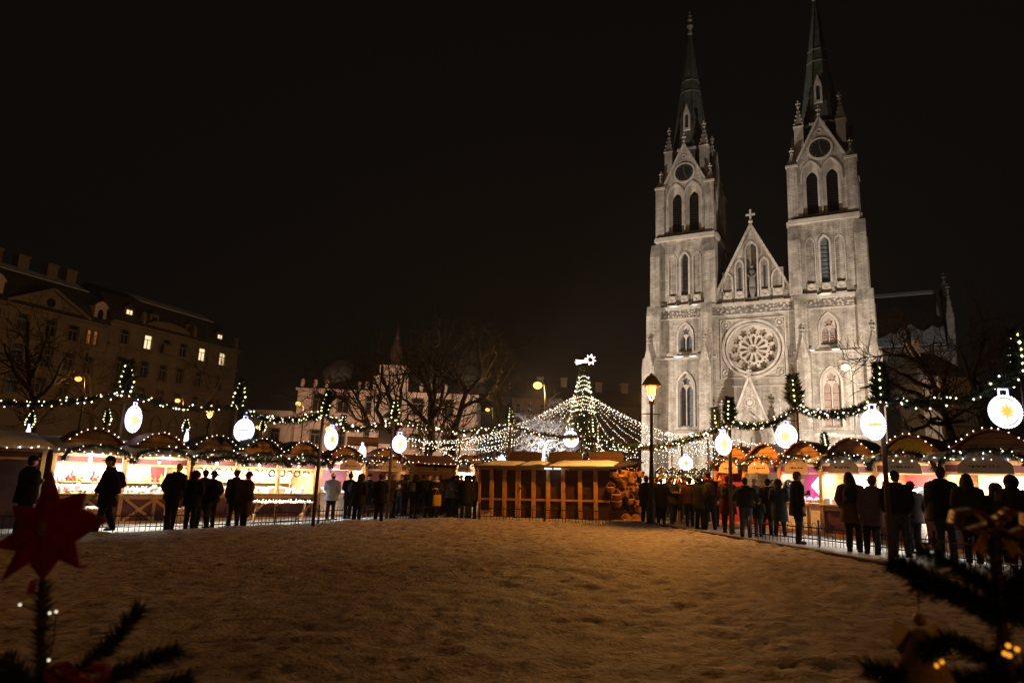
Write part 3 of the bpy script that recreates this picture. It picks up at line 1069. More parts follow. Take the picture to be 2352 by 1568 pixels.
    t.prism([(19.2, 23.6, 20.5), (19.2, 34.4, 20.5), (19.2, 29, 29.0)], (0.7, 0, 0), 0)
    for x_ in (10.0, 13.2, 16.4):
        t.box(x_ - 0.3, x_ + 0.3, 23.1, 24.0, -1, 16, 0)
    tr = t.build('transept', [M['stone'], M['trim']], church)
    t = MB()
    t.prism([(4.1, 23.6, 19.6), (4.1, 34.4, 19.6), (4.1, 29, 28.2)], (15.1, 0, 0))
    t.build('transept_roof', M['roof'], tr)
    t = MB()
    for x_ in (8.4, 11.6, 14.8, 17.8):
        t.plate(arch(x_, 0.7, 8, 15), [], 23.9, 23.98)
    t.build('transept_window', M['glass'], tr)
    t = MB()
    spirelet(t, 19.55, 24, 20, 23, 27.5, 0.4)
    finial(t, 19.55, 29, 28.6, 1.8)
    t.build('transept_pinnacle', M['trim'], tr)
    t = MB()   # snow left on the roof: ragged patches just above the slope
    rng = random.Random(4)
    sl_ = (28.2 - 19.6) / 5.4
    nrm = Vector((0, -8.6, 5.4)).normalized()
    def on(x_, f): return Vector((x_, 23.6 + 5.4 * f, 19.6 + 8.6 * f)) + nrm * 0.05
    low = [on(8.0, 0.01), on(18.9, 0.01)]
    up = [on(18.9 - i * 0.6, 0.42 * (1 - i / 18) ** 0.7 * (0.55 + 0.6 * rng.random()) + 0.04) for i in range(19)]
    t.prism(low + up, nrm * 0.12)
    t.prism([on(5.5, 0.93), on(18.9, 0.93), on(18.9, 0.99), on(5.5, 0.99)], nrm * 0.1)
    t.prism([on(18.3, 0.55), on(18.9, 0.45), on(18.9, 0.9), on(18.5, 0.92)], nrm * 0.1)
    t.build('snow_patch', M['snow'], tr)


church_centre()

# floodlights standing in the square before the church
def floodlight(loc, target, energy, label, col=(1.0, 0.90, 0.79), ang=85):
    o = tag(empty('floodlight', loc), label, 'floodlight', 'floodlights before the church')
    b = MB()
    b.tube([(0, 0, -1.4), (0, 0, -0.2)], 0.05, 8)
    b.box(-0.25, 0.25, -0.25, 0.25, -1.5, -1.4)
    b.build('stand', M['iron'], o)
    d = (Vector(target) - Vector(loc)).normalized()
    h = MB()
    q = d.to_track_quat('-Z', 'Y').to_matrix().to_4x4()
    h.box(-0.3, 0.3, -0.2, 0.2, 0.06, 0.3, 0, q)
    h.build('housing', M['iron'], o)
    g = MB()
    g.box(-0.27, 0.27, -0.17, 0.17, 0.03, 0.06, 0, q)
    g.build('lens', glow('flood lens', (1, 0.9, 0.75), 5.0), o)
    l = lamp('SPOT', Vector(loc) + d * 0.15, energy, col, spot_size=R(ang), spot_blend=0.6, shadow_soft_size=0.15)
    aim(l, target)
    l.name = 'flood_beam'


def ch(x, y, z):
    return CU * (CC + x) + CN * (CD + y) + Vector((0, 0, z))


floodlight(ch(-28, -16, 1.6), ch(0, 0, 18), 66000, 'black floodlight on a short stand far left of the church front', ang=80)
floodlight(ch(15, -16, 1.6), ch(-3, 0, 18), 39000, 'black floodlight on a short stand right of the church front', ang=80)
floodlight(ch(1.5, -24, 1.6), ch(1, 0, 17), 4000, 'black floodlight on a short stand facing the church portal', ang=58)
floodlight(ch(23, 3, 1.6), ch(14, 26, 22), 5200, 'added floodlight on a short stand brightening the church side roof', (1, 0.95, 0.9), 50)  # unseen lamp added to brighten the snow on the transept roof


# ------------------------------------------------------------------ apartment houses on the left (x along the street, y into the house)
LB = R(21.0)
LE = Vector((-39.6, 97.7, 0))
LA = math.atan2(math.cos(LB), math.sin(LB))


def frame(o, x, z, wd, ht, lit, y=0.0, name='window', arched=False):
    """sash window set in the wall: surround, frame bars and panes"""
    mb = MB()
    h2, w2 = ht / 2, wd / 2
    rect = lambda a, b: [(x - a, z - b), (x + a, z - b), (x + a, z + b), (x - a, z + b)]
    inner = arch(x, w2, z - h2, z + h2 * 1.2, 5) if arched else rect(w2, h2)
    outer = arch(x, w2 + 0.14, z - h2 - 0.1, z + h2 * 1.2 + 0.16, 5) if arched else rect(w2 + 0.13, h2 + 0.1)
    mb.plate(outer, [inner], y - 0.1, y + 0.1, 0)
    mb.plate(inner, [], y + 0.14, y + 0.16, 1)
    mb.box(x - 0.03, x + 0.03, y + 0.06, y + 0.13, z - h2, z + h2 * 0.35, 2)
    mb.box(x - w2, x + w2, y + 0.06, y + 0.13, z + h2 * 0.33, z + h2 * 0.42, 2)
    mb.box(x - w2, x - w2 + 0.06, y + 0.06, y + 0.13, z - h2, z + h2, 2)
    mb.box(x + w2 - 0.06, x + w2, y + 0.06, y + 0.13, z - h2, z + h2, 2)
    mb.box(x - w2 - 0.2, x + w2 + 0.2, y - 0.2, y + 0.05, z - h2 - 0.2, z - h2 - 0.1, 0)
    return mb.build(name, [M['plaster'], lit or M['dark'], M['winframe']], o)


def wall_with_windows(mb, x0, x1, z0, top, cols, rows, mi=0, y0=0.0, th=0.35):
    holes = []
    for x in cols:
        for z, ht, wd in rows:
            holes.append([(x - wd / 2, z - ht / 2), (x + wd / 2, z - ht / 2), (x + wd / 2, z + ht / 2), (x - wd / 2, z + ht / 2)])
    mb.plate([(x0, z0), (x1, z0)] + top, holes, y0, y0 + th, mi)


def far_house():
    o = tag(empty('apartment_house', LE, LA), 'dim apartment house with curved gable and lit top floor windows', 'house')
    cols = [-18.6, -15.3, -12.5, -9.8, -6.6, -2.9]
    rows = [(15.8, 1.65, 1.15), (12.4, 1.95, 1.15), (9.2, 1.95, 1.15)]
    mb = MB()
    top = [(0, 17.8), (-4.2, 17.8), (-4.6, 18.1), (-8.0, 17.9)]
    for i in range(13):
        a = PI * i / 12
        top.append((-12.3 + 3.7 * math.cos(a), 17.6 + 1.3 * math.sin(a)))
    top += [(-17.0, 17.5), (-18.2, 18.1), (-19.2, 17.5), (-20.7, 17.5)]
    wall_with_windows(mb, -20.7, 0, -1, top, cols, rows)
    mb.box(-20.7, 0, 0.6, 12, -1, 17.4)
    mb.box(-0.3, 0.0, 0.3, 0.7, -1, 17.4)
    for z, p in ((17.25, 0.35), (14.55, 0.3), (7.6, 0.25)):
        mb.box(-20.7, 0.15, -p, 0.02, z, z + 0.28)
    mb.box(-13.6, -11.4, -0.9, 0.0, 14.7, 14.9)
    mb.box(-13.6, -11.4, -0.9, -0.8, 14.9, 15.8)
    for x in (-0.5, -8.3, -16.3):
        mb.box(x - 0.2, x + 0.2, -0.15, 0.35, 17.9, 19.0)
        mb.ball((x, 0.1, 19.2), 0.28, 8, 6)
    mb.build('wall', M['plaster'], o)
    lits = {(0 + 1, 0): M['litwin'], (4, 0): M['litwin'], (5, 0): M['litwin']}
    for i, x in enumerate(cols):
        for j, (z, ht, wd) in enumerate(rows):
            frame(o, x, z, wd, ht, lits.get((i, j)))
        frame(o, x, 5.6, 1.3, 2.4, None, -0.12, 'window', True)
    r = MB()
    r.prism([(-20.9, -0.35, 17.5), (-20.9, 2.2, 21.0), (-20.9, 5, 22.3), (-20.9, 12.2, 17.5)], (19.3, 0, 0))
    rf = r.build('roof', M['roof'], o)
    s = MB()
    s.prism([(-15.5, 2.15, 21.12), (-15.5, 4.9, 22.42), (-15.5, 5.1, 22.5), (-15.5, 2.1, 21.2)], (12.5, 0, 0))
    s.build('snow_cover', M['snow'], rf)
    for x, lit, wd in ((-18.0, M['litwin'], 0.75), (-3.2, M['litwin'], 0.7), (-14.3, None, 0.7), (-8.5, None, 0.7)):
        d = MB()
        d.box(x - 0.65, x + 0.65, 0.6, 2.6, 18.1, 19.5, 0)
        d.prism([(x - 0.8, 0.5, 19.5), (x + 0.8, 0.5, 19.5), (x, 0.5, 20.1)], (0, 2.2, 0), 1)
        d.box(x - wd / 2, x + wd / 2, 0.55, 0.598, 18.4, 19.25, 2)
        d.box(x - 0.03, x + 0.03, 0.51, 0.548, 18.4, 19.25, 0)
        d.build('dormer', [M['plaster'], M['roof'], lit or M['dark']], rf)


def near_house():
    o = tag(empty('apartment_house', LE, LA), 'dark apartment house with triangular gable and orange lit window pair', 'house')
    cols = [-45, -42, -39, -36.4, -33.5, -30.6, -27.6, -25.0, -22.7]
    rows = [(14.9, 1.7, 1.2), (11.7, 1.9, 1.2), (8.6, 1.9, 1.2)]
    mb = MB()
    top = [(-20.75, 16.7), (-23.6, 16.7), (-28.0, 18.9), (-32.4, 16.7), (-47, 16.7)]
    wall_with_windows(mb, -47, -20.75, -1, top, cols, rows)
    mb.box(-47, -20.75, 0.6, 12, -1, 16.6)
    for z, p in ((16.35, 0.35), (13.4, 0.25), (7.0, 0.25)):
        mb.box(-47, -20.75, -p, 0.02, z, z + 0.26)
    mb.bar((-23.4, -0.15, 16.8), (-28, -0.15, 19.1), 0.3, 0.4)
    mb.bar((-32.6, -0.15, 16.8), (-28, -0.15, 19.1), 0.3, 0.4)
    mb.build('wall', M['plaster'], o)
    for i, x in enumerate(cols):
        for j, (z, ht, wd) in enumerate(rows):
            if (i, j) == (8, 0):
                for dx in (-0.42, 0.42):
                    frame(o, x + dx, z, 0.55, ht * 0.9, M['litwin2'])
            else:
                frame(o, x, z, wd, ht, M['litwin'] if (i, j) == (1, 2) else None)
    d = MB()
    d.plate(circle(-28, 17.6, 0.5, 16), [], -0.03, 0.0)
    d.build('window', M['dark'], o)
    r = MB()
    r.prism([(-47, -0.35, 16.6), (-47, 2.4, 20.3), (-47, 5, 21.6), (-47, 12.2, 16.6)], (26.2, 0, 0))
    r.prism([(-23.4, 0.3, 16.7), (-28, 0.3, 19.0), (-32.6, 0.3, 16.7)], (0, 3.0, 0))
    rf = r.build('roof', M['roof'], o)
    s = MB()
    s.prism([(-46, 2.6, 20.52), (-46, 4.9, 21.68), (-46, 5.1, 21.75), (-46, 2.55, 20.58)], (24, 0, 0))
    s.build('snow_cover', M['snow'], rf)
    for x in (-31.5, -28.6, -25.3, -23.0):
        c = MB()
        c.box(x - 0.6, x + 0.6, 4.6, 5.6, 20.8, 22.9)
        c.box(x - 0.7, x + 0.7, 4.5, 5.7, 22.9, 23.1)
        c.build('chimney', M['plaster'], rf)
    for x in (-22.0, -33.6):
        d = MB()
        d.box(x - 0.75, x + 0.75, 0.2, 2.4, 16.8, 18.6)
        d.prism([(x - 0.95, 0.1, 18.6), (x + 0.95, 0.1, 18.6), (x + 0.5, 0.1, 19.1), (x, 0.1, 19.35), (x - 0.5, 0.1, 19.1)], (0, 2.2, 0))
        d.plate(arch(x, 0.33, 17.2, 18.4, 5), [], 0.15, 0.199, 1)
        d.build('dormer', [M['plasterp'], M['dark']], rf)


far_house()
near_house()


def theatre():
    o = tag(empty('theatre', (0, 0, 0)), 'pale pink floodlit theatre with small spire behind the bare trees', 'theatre')
    Y = 95.0
    mb = MB()
    cols = [-26.6, -23.1, -19.2, -12.7, -10.6, -8.5]
    rows = [(10.3, 2.3, 1.6), (5.6, 1.9, 1.3)]
    wall_with_windows(mb, -29.5, -4.5, -1, [(-4.5, 12.1), (-29.5, 12.1)], cols, rows, 0, Y, 0.5)
    mb.box(-29.5, -4.5, Y + 0.8, Y + 16, -1, 12.0)
    for z, p in ((11.9, 0.5), (8.2, 0.3), (4.0, 0.3)):
        mb.box(-29.7, -4.3, Y - p, Y + 0.05, z, z + 0.35)
    # taller middle bay with stepped gable
    mb.plate([(-19, -1), (-14.2, -1), (-14.2, 14.2), (-15.4, 14.6), (-16.6, 16.0), (-17.8, 14.6), (-19, 14.2)], [arch(-16.6, 1.2, 5, 9.5)], Y - 0.7, Y - 0.1)
    mb.plate(arch(-16.6, 1.2, 5, 9.5), [], Y - 0.2, Y - 0.15, 1)
    mb.box(-18.4, -14.8, Y, Y + 5, 12, 16.0)
    for x in (-29, -27.2, -25.6, -21, -20, -12.4, -10.9, -9, -6):
        mb.box(x - 0.2, x + 0.2, Y - 0.1, Y + 0.3, 12.25, 12.8)
        mb.ball((x, Y + 0.1, 13.15), 0.38, 8, 6, 0, (0.8, 0.8, 1.3))
    for x in (-21.3, -14.0, -11.6, -9.5, -7.4, -5.0, -24.8, -28.4):
        mb.box(x - 0.28, x + 0.28, Y - 0.28, Y + 0.02, -1, 11.9)
    mb.build('wall', [M['plasterp'], M['dark']], o)
    for x in cols:
        for z, ht, wd in rows:
            frame(o, x, z, wd, ht, None, Y + 0.02)
    a = MB()
    for x in (-12.7, -10.6, -8.5):
        a.plate(arch(x, 0.9, -0.5, 3.9, 6), [], Y - 0.06, Y - 0.02)
    a.build('arched_door', M['dark'], o)
    r = MB()
    r.prism([(-29.6, Y - 0.3, 12.3), (-29.6, Y + 4, 15.5), (-29.6, Y + 12, 15.5), (-29.6, Y + 16, 12.3)], (25.2, 0, 0))
    for x in (-25, -12.2, -6.4):
        r.loft([(x, Y + 4, 13, 3, 3), (x, Y + 4, 15, 2.7, 2.7), (x, Y + 4, 16.6, 1.7, 1.7), (x, Y + 4, 17.3, 0.5, 0.5)], 12)
    r.build('roof', M['roof'], o)
    t = MB()
    t.loft([(-16.6, Y + 2, 15.8, 1.3, 1.3), (-16.6, Y + 2, 17, 1.0, 1.0), (-16.6, Y + 2, 18.5, 0.9, 0.9), (-16.6, Y + 2, 20, 0.35, 0.35), (-16.6, Y + 2, 22.5, 0.05, 0.05)], 8)
    t.ball((-16.6, Y + 2, 20.3), 0.4, 8, 6)
    t.build('turret', mat('rusty copper turret', (0.06, 0.035, 0.025), 0.7, 0.3, 3), o)
    # wing stepping down on the left
    q = MB()
    q.box(-36, -29.6, Y - 1, Y + 10, -1, 8.8)
    q.box(-36.2, -29.6, Y - 1.25, Y - 1, 8.5, 8.9)
    q.build('side_wing', M['plasterp'], o)
    for x in (-34.5, -31.8):
        frame(o, x, 5.5, 1.2, 1.8, None, Y - 1.14)


theatre()


def dim_house(x0, x1, y, h, label, steps, m):
    o = tag(empty('town_house', (x0, y, 0)), label, 'house')
    mb = MB()
    wd = x1 - x0
    cols = [wd * (k + 0.5) / 6 for k in range(6)]
    rows = [(h * f, h * 0.1, wd * 0.06) for f in (0.3, 0.5, 0.7, 0.88)]
    wall_with_windows(mb, 0, wd, -2, [(wd, h), (0, h)], cols, rows)
    mb.box(0, wd, 0.5, 14, -2, h)
    mb.box(-0.2, wd + 0.2, -0.4, 0.01, h - 0.3, h)
    mb.build('wall', m, o)
    for x in cols:
        for z, ht, w_ in rows:
            frame(o, x, z, w_, ht, None)
    r = MB()
    r.prism([(-0.3, -0.4, h), (-0.3, 6, h + 3.4), (-0.3, 14.3, h)], (wd + 0.6, 0, 0))
    rf = r.build('roof', M['roof'], o)
    for f in steps:
        c = MB()
        c.box(wd * f - 0.5, wd * f + 0.5, 4.8, 6.0, h + 1.5, h + 4.2)
        c.box(wd * f - 0.6, wd * f + 0.6, 4.7, 6.1, h + 4.2, h + 4.4)
        c.build('chimney', M['plasterp'], rf)
    return o


dim_house(0.5, 12.2, 112, 14.0, 'dull red town house behind the big lit christmas tree', (0.4, 0.75), M['brickd'])
dim_house(12.4, 26.5, 106, 12.6, 'dull reddish town house close to the left church tower', (0.15, 0.45, 0.8), M['brickd'])
dim_house(-2.2, 0.2, 118, 11.0, 'narrow dark town house behind the tall sodium lamp', (0.5,), M['brickd'])
_p = at(2165, 1000, 62)
_q = at(2248, 1000, 62)
_h = at(2200, 838, 62).z
dim_house(_p.x, _q.x, 62, _h - 1.2, 'small pale house right of the church beyond the bare tree', (0.3,), M['plaster'])


# ------------------------------------------------------------------ bare trees
def bare_tree(name, label, limbs, Y, seed, r0, depth=3, group=None, m='bark', twig=1.0, spread=1.0, jit=0.5):
    """limbs: survey polylines; the first is the trunk.  Twigs grow from all of them."""
    rng = random.Random(seed)
    tr, cr = MB(), MB()
    base = at(*limbs[0][0], Y)
    base.z = gz(base.x) - 0.05
    stems = []
    for li, poly in enumerate(limbs):
        off = 0.0
        pts = []
        for i, (px, py) in enumerate(poly):
            p = at(px, py, Y + off)
            off += rng.uniform(-jit, jit) * (1 if i else 0)
            pts.append(p)
        if li == 0:
            pts[0].z = base.z
        # densify with wiggle
        fine = []
        for a, b in zip(pts, pts[1:]):
            n = max(2, int((b - a).length / 0.5))
            for k in range(n):
                q = a.lerp(b, k / n)
                if fine:
                    q += Vector((rng.gauss(0, 1), rng.gauss(0, 1), rng.gauss(0, 1))) * 0.045
                fine.append(q)
        fine.append(pts[-1])
        ra = r0 if li == 0 else r0 * rng.uniform(0.42, 0.6)
        n = len(fine)
        rad = [ra * (1 - 0.72 * i / max(1, n - 1)) for i in range(n)]
        if li == 0:
            rad[0] *= 1.5
        tr.tube([q - base for q in fine], rad, 7)
        stems.append((fine, rad))

    def grow(p, d, L, r, lev):
        n = 5
        pts = [p]
        q = p.copy()
        dd = d.copy()
        for i in range(n):
            dd = (dd + Vector((rng.gauss(0, .22), rng.gauss(0, .22), rng.gauss(0.03, .18)))).normalized()
            q = q + dd * L / n
            pts.append(q)
        cr.tube([x - base for x in pts], [max(0.006 * twig, r * (1 - 0.7 * i / n)) for i in range(n + 1)], 4 if lev else 5, cap=False)
        if lev < depth:
            for k in range(rng.choice((3, 4, 5))):
                i = rng.randint(1, n)
                ax = Vector((rng.gauss(0, 1), rng.gauss(0, 1), rng.gauss(0, 1))).normalized()
                nd = (dd + ax * 0.8 * spread).normalized()
                grow(pts[i], nd, L * rng.uniform(0.5, 0.75), r * 0.55, lev + 1)
    for li, (fine, rad) in enumerate(stems):
        n = len(fine)
        for k in range(max(6, int(n * 0.8))):
            i = rng.randint(int(n * (0.3 if li == 0 else 0.15)), n - 1)
            d = (fine[min(i + 1, n - 1)] - fine[max(i - 1, 0)]).normalized()
            ax = Vector((rng.gauss(0, 1), rng.gauss(0, .7), rng.gauss(0.3, .8))).normalized()
            grow(fine[i], (d * 0.6 + ax * spread).normalized(), rng.uniform(1.0, 2.4) * r0 / 0.22 * 0.9, min(rad[i] * 0.5, 0.06), 1)
    o = tag(empty(name, base), label, 'tree', group)
    tr.build('trunk', M[m], o)
    cr.build('crown', M[m], o)
    return o


bare_tree('bare_tree', 'sprawling bare tree with crooked low limbs before the pink theatre',
          [[(907, 1090), (905, 1000), (903, 937), (893, 905), (883, 876), (878, 840)], [(904, 960), (918, 930), (924, 896), (930, 850)],
           [(905, 1000), (880, 978), (850, 984), (815, 960), (800, 930), (772, 908), (752, 878)], [(850, 984), (832, 940), (814, 903), (795, 870)],
           [(880, 978), (866, 940), (872, 900), (860, 868)], [(903, 990), (935, 965), (955, 972), (975, 1001)], [(772, 908), (750, 930), (735, 945), (720, 935)]], 46, 3, 0.33)
bare_tree('bare_tree', 'thick-trunked dark bare tree in front of the theatre right wing',
          [[(985, 1092), (986, 1040), (990, 986), (993, 940), (996, 880), (1000, 830)], [(990, 986), (962, 950), (935, 922), (905, 905)], [(992, 960), (1012, 930), (1020, 890), (1012, 850)], [(993, 920), (980, 890), (965, 860), (960, 830)]], 44, 8, 0.36)
bare_tree('bare_tree', 'leaning bare tree forking widely left of the sodium lamp',
          [[(1036, 1092), (1044, 994), (1058, 940), (1073, 900), (1062, 878), (1044, 850), (1040, 810)], [(1073, 900), (1095, 880), (1120, 850), (1140, 815)], [(1058, 940), (1085, 925), (1110, 915), (1140, 880)], [(1050, 880), (1020, 868), (1000, 862)]], 43, 13, 0.30)
bare_tree('bare_tree', 'tall faint bare tree with fine pale twigs above the sodium lamp',
          [[(1150, 1080), (1148, 980), (1140, 900), (1138, 830), (1130, 780)], [(1140, 900), (1165, 860), (1185, 830)], [(1142, 930), (1115, 880), (1100, 830)], [(1140, 870), (1160, 810), (1165, 775)]], 55, 21, 0.25)
bare_tree('frosted_tree', 'small pale tree with white lit drooping twigs beside the christmas tree',
          [[(1250, 1075), (1248, 1030), (1252, 1000), (1256, 975)], [(1250, 1020), (1230, 1000), (1215, 985)], [(1252, 1005), (1275, 985), (1300, 972)], [(1250, 1015), (1280, 1010), (1300, 1030)], [(1250, 1010), (1225, 1015), (1210, 1030)]], 36, 5, 0.12, 4, None, 'frost', 1.3, 1.3)
bare_tree('bare_tree', 'leaning bare tree with long branches reaching over the church side wall',
          [[(2210, 1090), (2195, 1012), (2178, 970), (2151, 930), (2130, 856), (2095, 790), (2075, 750)], [(2151, 930), (2105, 905), (2040, 882), (1975, 892)], [(2178, 970), (2140, 966), (2100, 985), (2070, 1010)], [(2130, 856), (2075, 822), (2020, 800)], [(2165, 945), (2160, 890), (2180, 830)], [(2140, 890), (2085, 868), (2040, 840), (2010, 835)]], 22, 34, 0.17, 3)
bare_tree('bare_tree', 'dark bare tree at the right edge behind the market stalls',
          [[(2262, 1090), (2255, 960), (2240, 893), (2246, 830), (2262, 770)], [(2240, 893), (2215, 850), (2200, 800)], [(2250, 930), (2290, 880), (2320, 830)]], 27, 40, 0.2, 3)
bare_tree('bare_tree', 'slim bare tree in front of the far end of the apartment house',
          [[(486, 1080), (484, 980), (478, 920), (470, 860), (474, 820)], [(480, 940), (455, 900), (440, 870)], [(478, 920), (505, 880), (515, 845)]], 55, 51, 0.2, 3)
bare_tree('bare_tree', 'broad dark bare tree hiding the left apartment house front',
          [[(80, 1080), (78, 960), (70, 880), (60, 800), (66, 740)], [(76, 930), (120, 880), (150, 820)], [(74, 900), (30, 850), (10, 790)], [(72, 870), (100, 800), (110, 750)]], 42, 57, 0.3, 3)
bare_tree('bare_tree', 'bare tree between the first bauble pole and the apartment house',
          [[(215, 1080), (214, 980), (206, 920), (210, 860), (200, 810)], [(210, 940), (240, 900), (262, 870)], [(207, 920), (175, 880), (160, 840)]], 46, 63, 0.24, 3)


# ------------------------------------------------------------------ street lamps
def street_lamp(px, py, Y, label, size=0.16, energy=60, post=True, m='lampf', col=(1, 0.6, 0.25), lean=0):
    p = at(px, py, Y)
    o = tag(empty('street_lamp', (p.x, p.y, gz(p.x) - 0.03)), label, 'street lamp', 'street lamps around the square')
    h = p.z - gz(p.x)
    if post:
        b = MB()
        q = 0.55
        b.tube([(q, 0, 0), (q, 0, h * 0.9), (q * 0.8, 0, h + 0.12), (0.1, 0, h + 0.14)], [0.07, 0.05, 0.04, 0.03], 7)
        b.build('column', M['iron'], o)
    b = MB()
    b.ball((0, 0, h + size * 0.95), size * 0.7, 8, 5, 0, (1.5, 1, 0.3))
    b.build('hood', M['iron'], o)
    g = MB()
    g.ball((0, 0, h), size * 0.9, 12, 8, 0, (1.15, 1.1, 0.9))
    g.build('lamp_glass', M[m], o)
    if energy:
        l = lamp('POINT', (0, 0, h - size * 1.6), energy, col, o, shadow_soft_size=size * 0.5)
    return o


street_lamp(1235, 884, 46, 'tall orange sodium street lamp left of the christmas tree', 0.3, 2600, True, 'lampo', (1, 0.5, 0.14))
street_lamp(180, 869, 44, 'small street lamp before the dark gabled apartment house', 0.2, 260, col=(1, 0.42, 0.12))
street_lamp(408, 919, 52, 'small street lamp left of the glowing lantern by the apartment house', 0.19, 420, col=(1, 0.42, 0.12))
street_lamp(685, 926, 60, 'small street lamp left of the pink theatre', 0.24, 900, col=(1, 0.55, 0.25))
street_lamp(757, 985, 44, 'street lamp hidden just above a lit bauble before the theatre', 0.26, 500, col=(1, 0.5, 0.15))
street_lamp(1011, 932, 70, 'small street lamp before the theatre right wing', 0.26, 900, col=(1, 0.65, 0.35))
street_lamp(1120, 940, 62, 'small amber street lamp left of the tall sodium lamp', 0.2, 300)
street_lamp(1942, 843, 58, 'street lamp on a long arm in front of the right church tower', 0.36, 1500, m='lampy', col=(1, 0.72, 0.42))
street_lamp(592, 980, 58, 'small street lamp behind the second lit bauble', 0.18, 300)


def lantern(px, py, top, label, Y=None, energy=330):
    p = gnd(px, py) if Y is None else at(px, py, Y)
    z0 = gz(p.x)
    o = tag(empty('street_lantern', (p.x, p.y, z0 - 0.03)), label, 'street lamp')
    h = at(px, top, p.y).z - z0
    b = MB()
    b.lathe([(0.17, 0), (0.17, 0.12), (0.12, 0.2), (0.13, 0.7), (0.085, 0.85), (0.075, 1.5), (0.055, h * 0.48), (0.085, h * 0.5), (0.055, h * 0.52), (0.05, h - 0.95), (0.09, h - 0.93), (0.09, h - 0.83), (0.05, h - 0.8)], (0, 0, 0), 10)
    b.tube([(-0.26, 0, h - 1.25), (0.26, 0, h - 1.25)], 0.016, 6)
    b.ball((-0.27, 0, h - 1.25), 0.03, 6, 4)
    b.ball((0.27, 0, h - 1.25), 0.03, 6, 4)
    b.build('column', M['iron'], o)
    c = MB()
    for i in range(4):
        a = PI / 4 + i * PI / 2
        c.tube([(0.04 * math.cos(a), 0.04 * math.sin(a), h - 0.82), (0.15 * math.cos(a), 0.15 * math.sin(a), h - 0.62), (0.19 * math.cos(a), 0.19 * math.sin(a), h - 0.36)], 0.012, 5)
    c.lathe([(0.31, h - 0.36), (0.30, h - 0.31), (0.21, h - 0.16), (0.13, h - 0.05), (0.07, h - 0.02), (0.04, h + 0.03), (0.0, h + 0.06)], (0, 0, 0), 12)
    c.build('hood', M['post'], o)
    g = MB()
    g.lathe([(0.0, h - 0.68), (0.09, h - 0.64), (0.15, h - 0.5), (0.18, h - 0.38), (0.0, h - 0.37)], (0, 0, 0), 12)
    g.build('lamp_glass', M['lampo'], o)
    lamp('POINT', (0, 0, h - 0.72), energy, (1, 0.39, 0.07), o, shadow_soft_size=0.06)


lantern(1496, 1208, 858, 'black post lantern with orange glow before the left church tower', energy=2300)
lantern(468, 1060, 918, 'glowing orange post lantern in front of the apartment house', 33, 330)
# lanterns of the same square standing beside the snow; their light falls on the snow
for x, y, e in ((-10.5, 6.5, 230), (5.0, -4.5, 280)):
    o = tag(empty('street_lantern', (x, y, gz(x) - 0.03)), 'black post lantern outside the picture', 'street lamp', 'lanterns outside the picture')
    b = MB()
    b.lathe([(0.17, 0), (0.12, 0.2), (0.085, 0.85), (0.05, 4.1), (0.09, 4.2), (0.05, 4.3)], (0, 0, 0), 10)
    b.build('column', M['iron'], o)
    c = MB()
    c.lathe([(0.31, 4.75), (0.21, 4.95), (0.05, 5.05), (0.0, 5.12)], (0, 0, 0), 12)
    c.build('hood', M['post'], o)
    g = MB()
    g.lathe([(0.0, 4.4), (0.12, 4.5), (0.18, 4.72), (0.0, 4.74)], (0, 0, 0), 12)
    g.build('lamp_glass', M['lampo'], o)
    lamp('POINT', (0, 0, 4.32), e, (1, 0.40, 0.11), o, shadow_soft_size=0.1)
floodlight(Vector((-25, 76, 1.5)), (-20, 95, 8), 6800, 'black floodlight on a stand before the theatre left half', (1.0, 0.62, 0.42), 78)
floodlight(Vector((-9, 76, 1.5)), (-12, 95, 8), 7600, 'black floodlight on a stand before the theatre right half', (1.0, 0.62, 0.42), 84)

# ------------------------------------------------------------------ garland poles, baubles, garlands
def bulbs_along(mb, path, step, r, rng, jit=0.0, mis=(0,)):
    path = [Vector(p) for p in path]
    d = 0.0
    nxt = step * rng.random()
    for a, b in zip(path, path[1:]):
        L = (b - a).length
        while nxt < d + L:
            q = a.lerp(b, (nxt - d) / L)
            if jit:
                q = q + Vector((rng.gauss(0, jit), rng.gauss(0, jit), rng.gauss(0, jit)))
            mb.dot(q, r * rng.uniform(0.75, 1.2), rng.choice(mis))
            nxt += step * rng.uniform(0.7, 1.3)
        d += L


POLES = {}


def pole(key, px, top, Y, label, tall=0.72, fat=0.17, seed=0):
    rng = random.Random(seed * 7 + 1)
    p = at(px, top, Y)
    z0 = gz(p.x)
    h = p.z - z0
    o = tag(empty('garland_pole', (p.x, p.y, z0 - 0.03)), label, 'pole', 'garland poles with fir tops')
    b = MB()
    b.tube([(0, 0, 0), (0, 0, h - 0.1)], [0.055, 0.045], 8)
    b.build('post', M['post'], o)
    f = MB()
    zb = h - tall
    bend = rng.uniform(-0.05, 0.05)
    path = [(0, 0, zb), (bend, 0, zb + tall * 0.35), (bend * 1.5, 0, zb + tall * 0.7), (bend * 2.5, 0, h - 0.04)]
    rf = lambda t: fat * (0.55 + 0.9 * t if t < 0.4 else 0.95 * (1.25 - t))
    f.tube(path, [fat * 0.45, fat * 0.55, fat * 0.4, fat * 0.1], 7)
    f.needles(path, rf, 1100, 0.12 * tall / 0.72, rng)
    f.build('fir_top', M['fir'], o)
    c = MB()
    r = 0.026 if Y < 20 else 0.034
    for k in range(17):
        t = (k + rng.random()) / 17
        a = k * 2.1
        c.dot((rf(t) * 1.1 * math.cos(a) + bend * t * 2, rf(t) * 1.1 * math.sin(a), zb + tall * t * 0.95), r * rng.uniform(0.8, 1.3))
    c.build('light_chain', M['bulbg'], o)
    POLES[key] = (p.x, p.y, h - tall - 0.02 + z0)
    return o


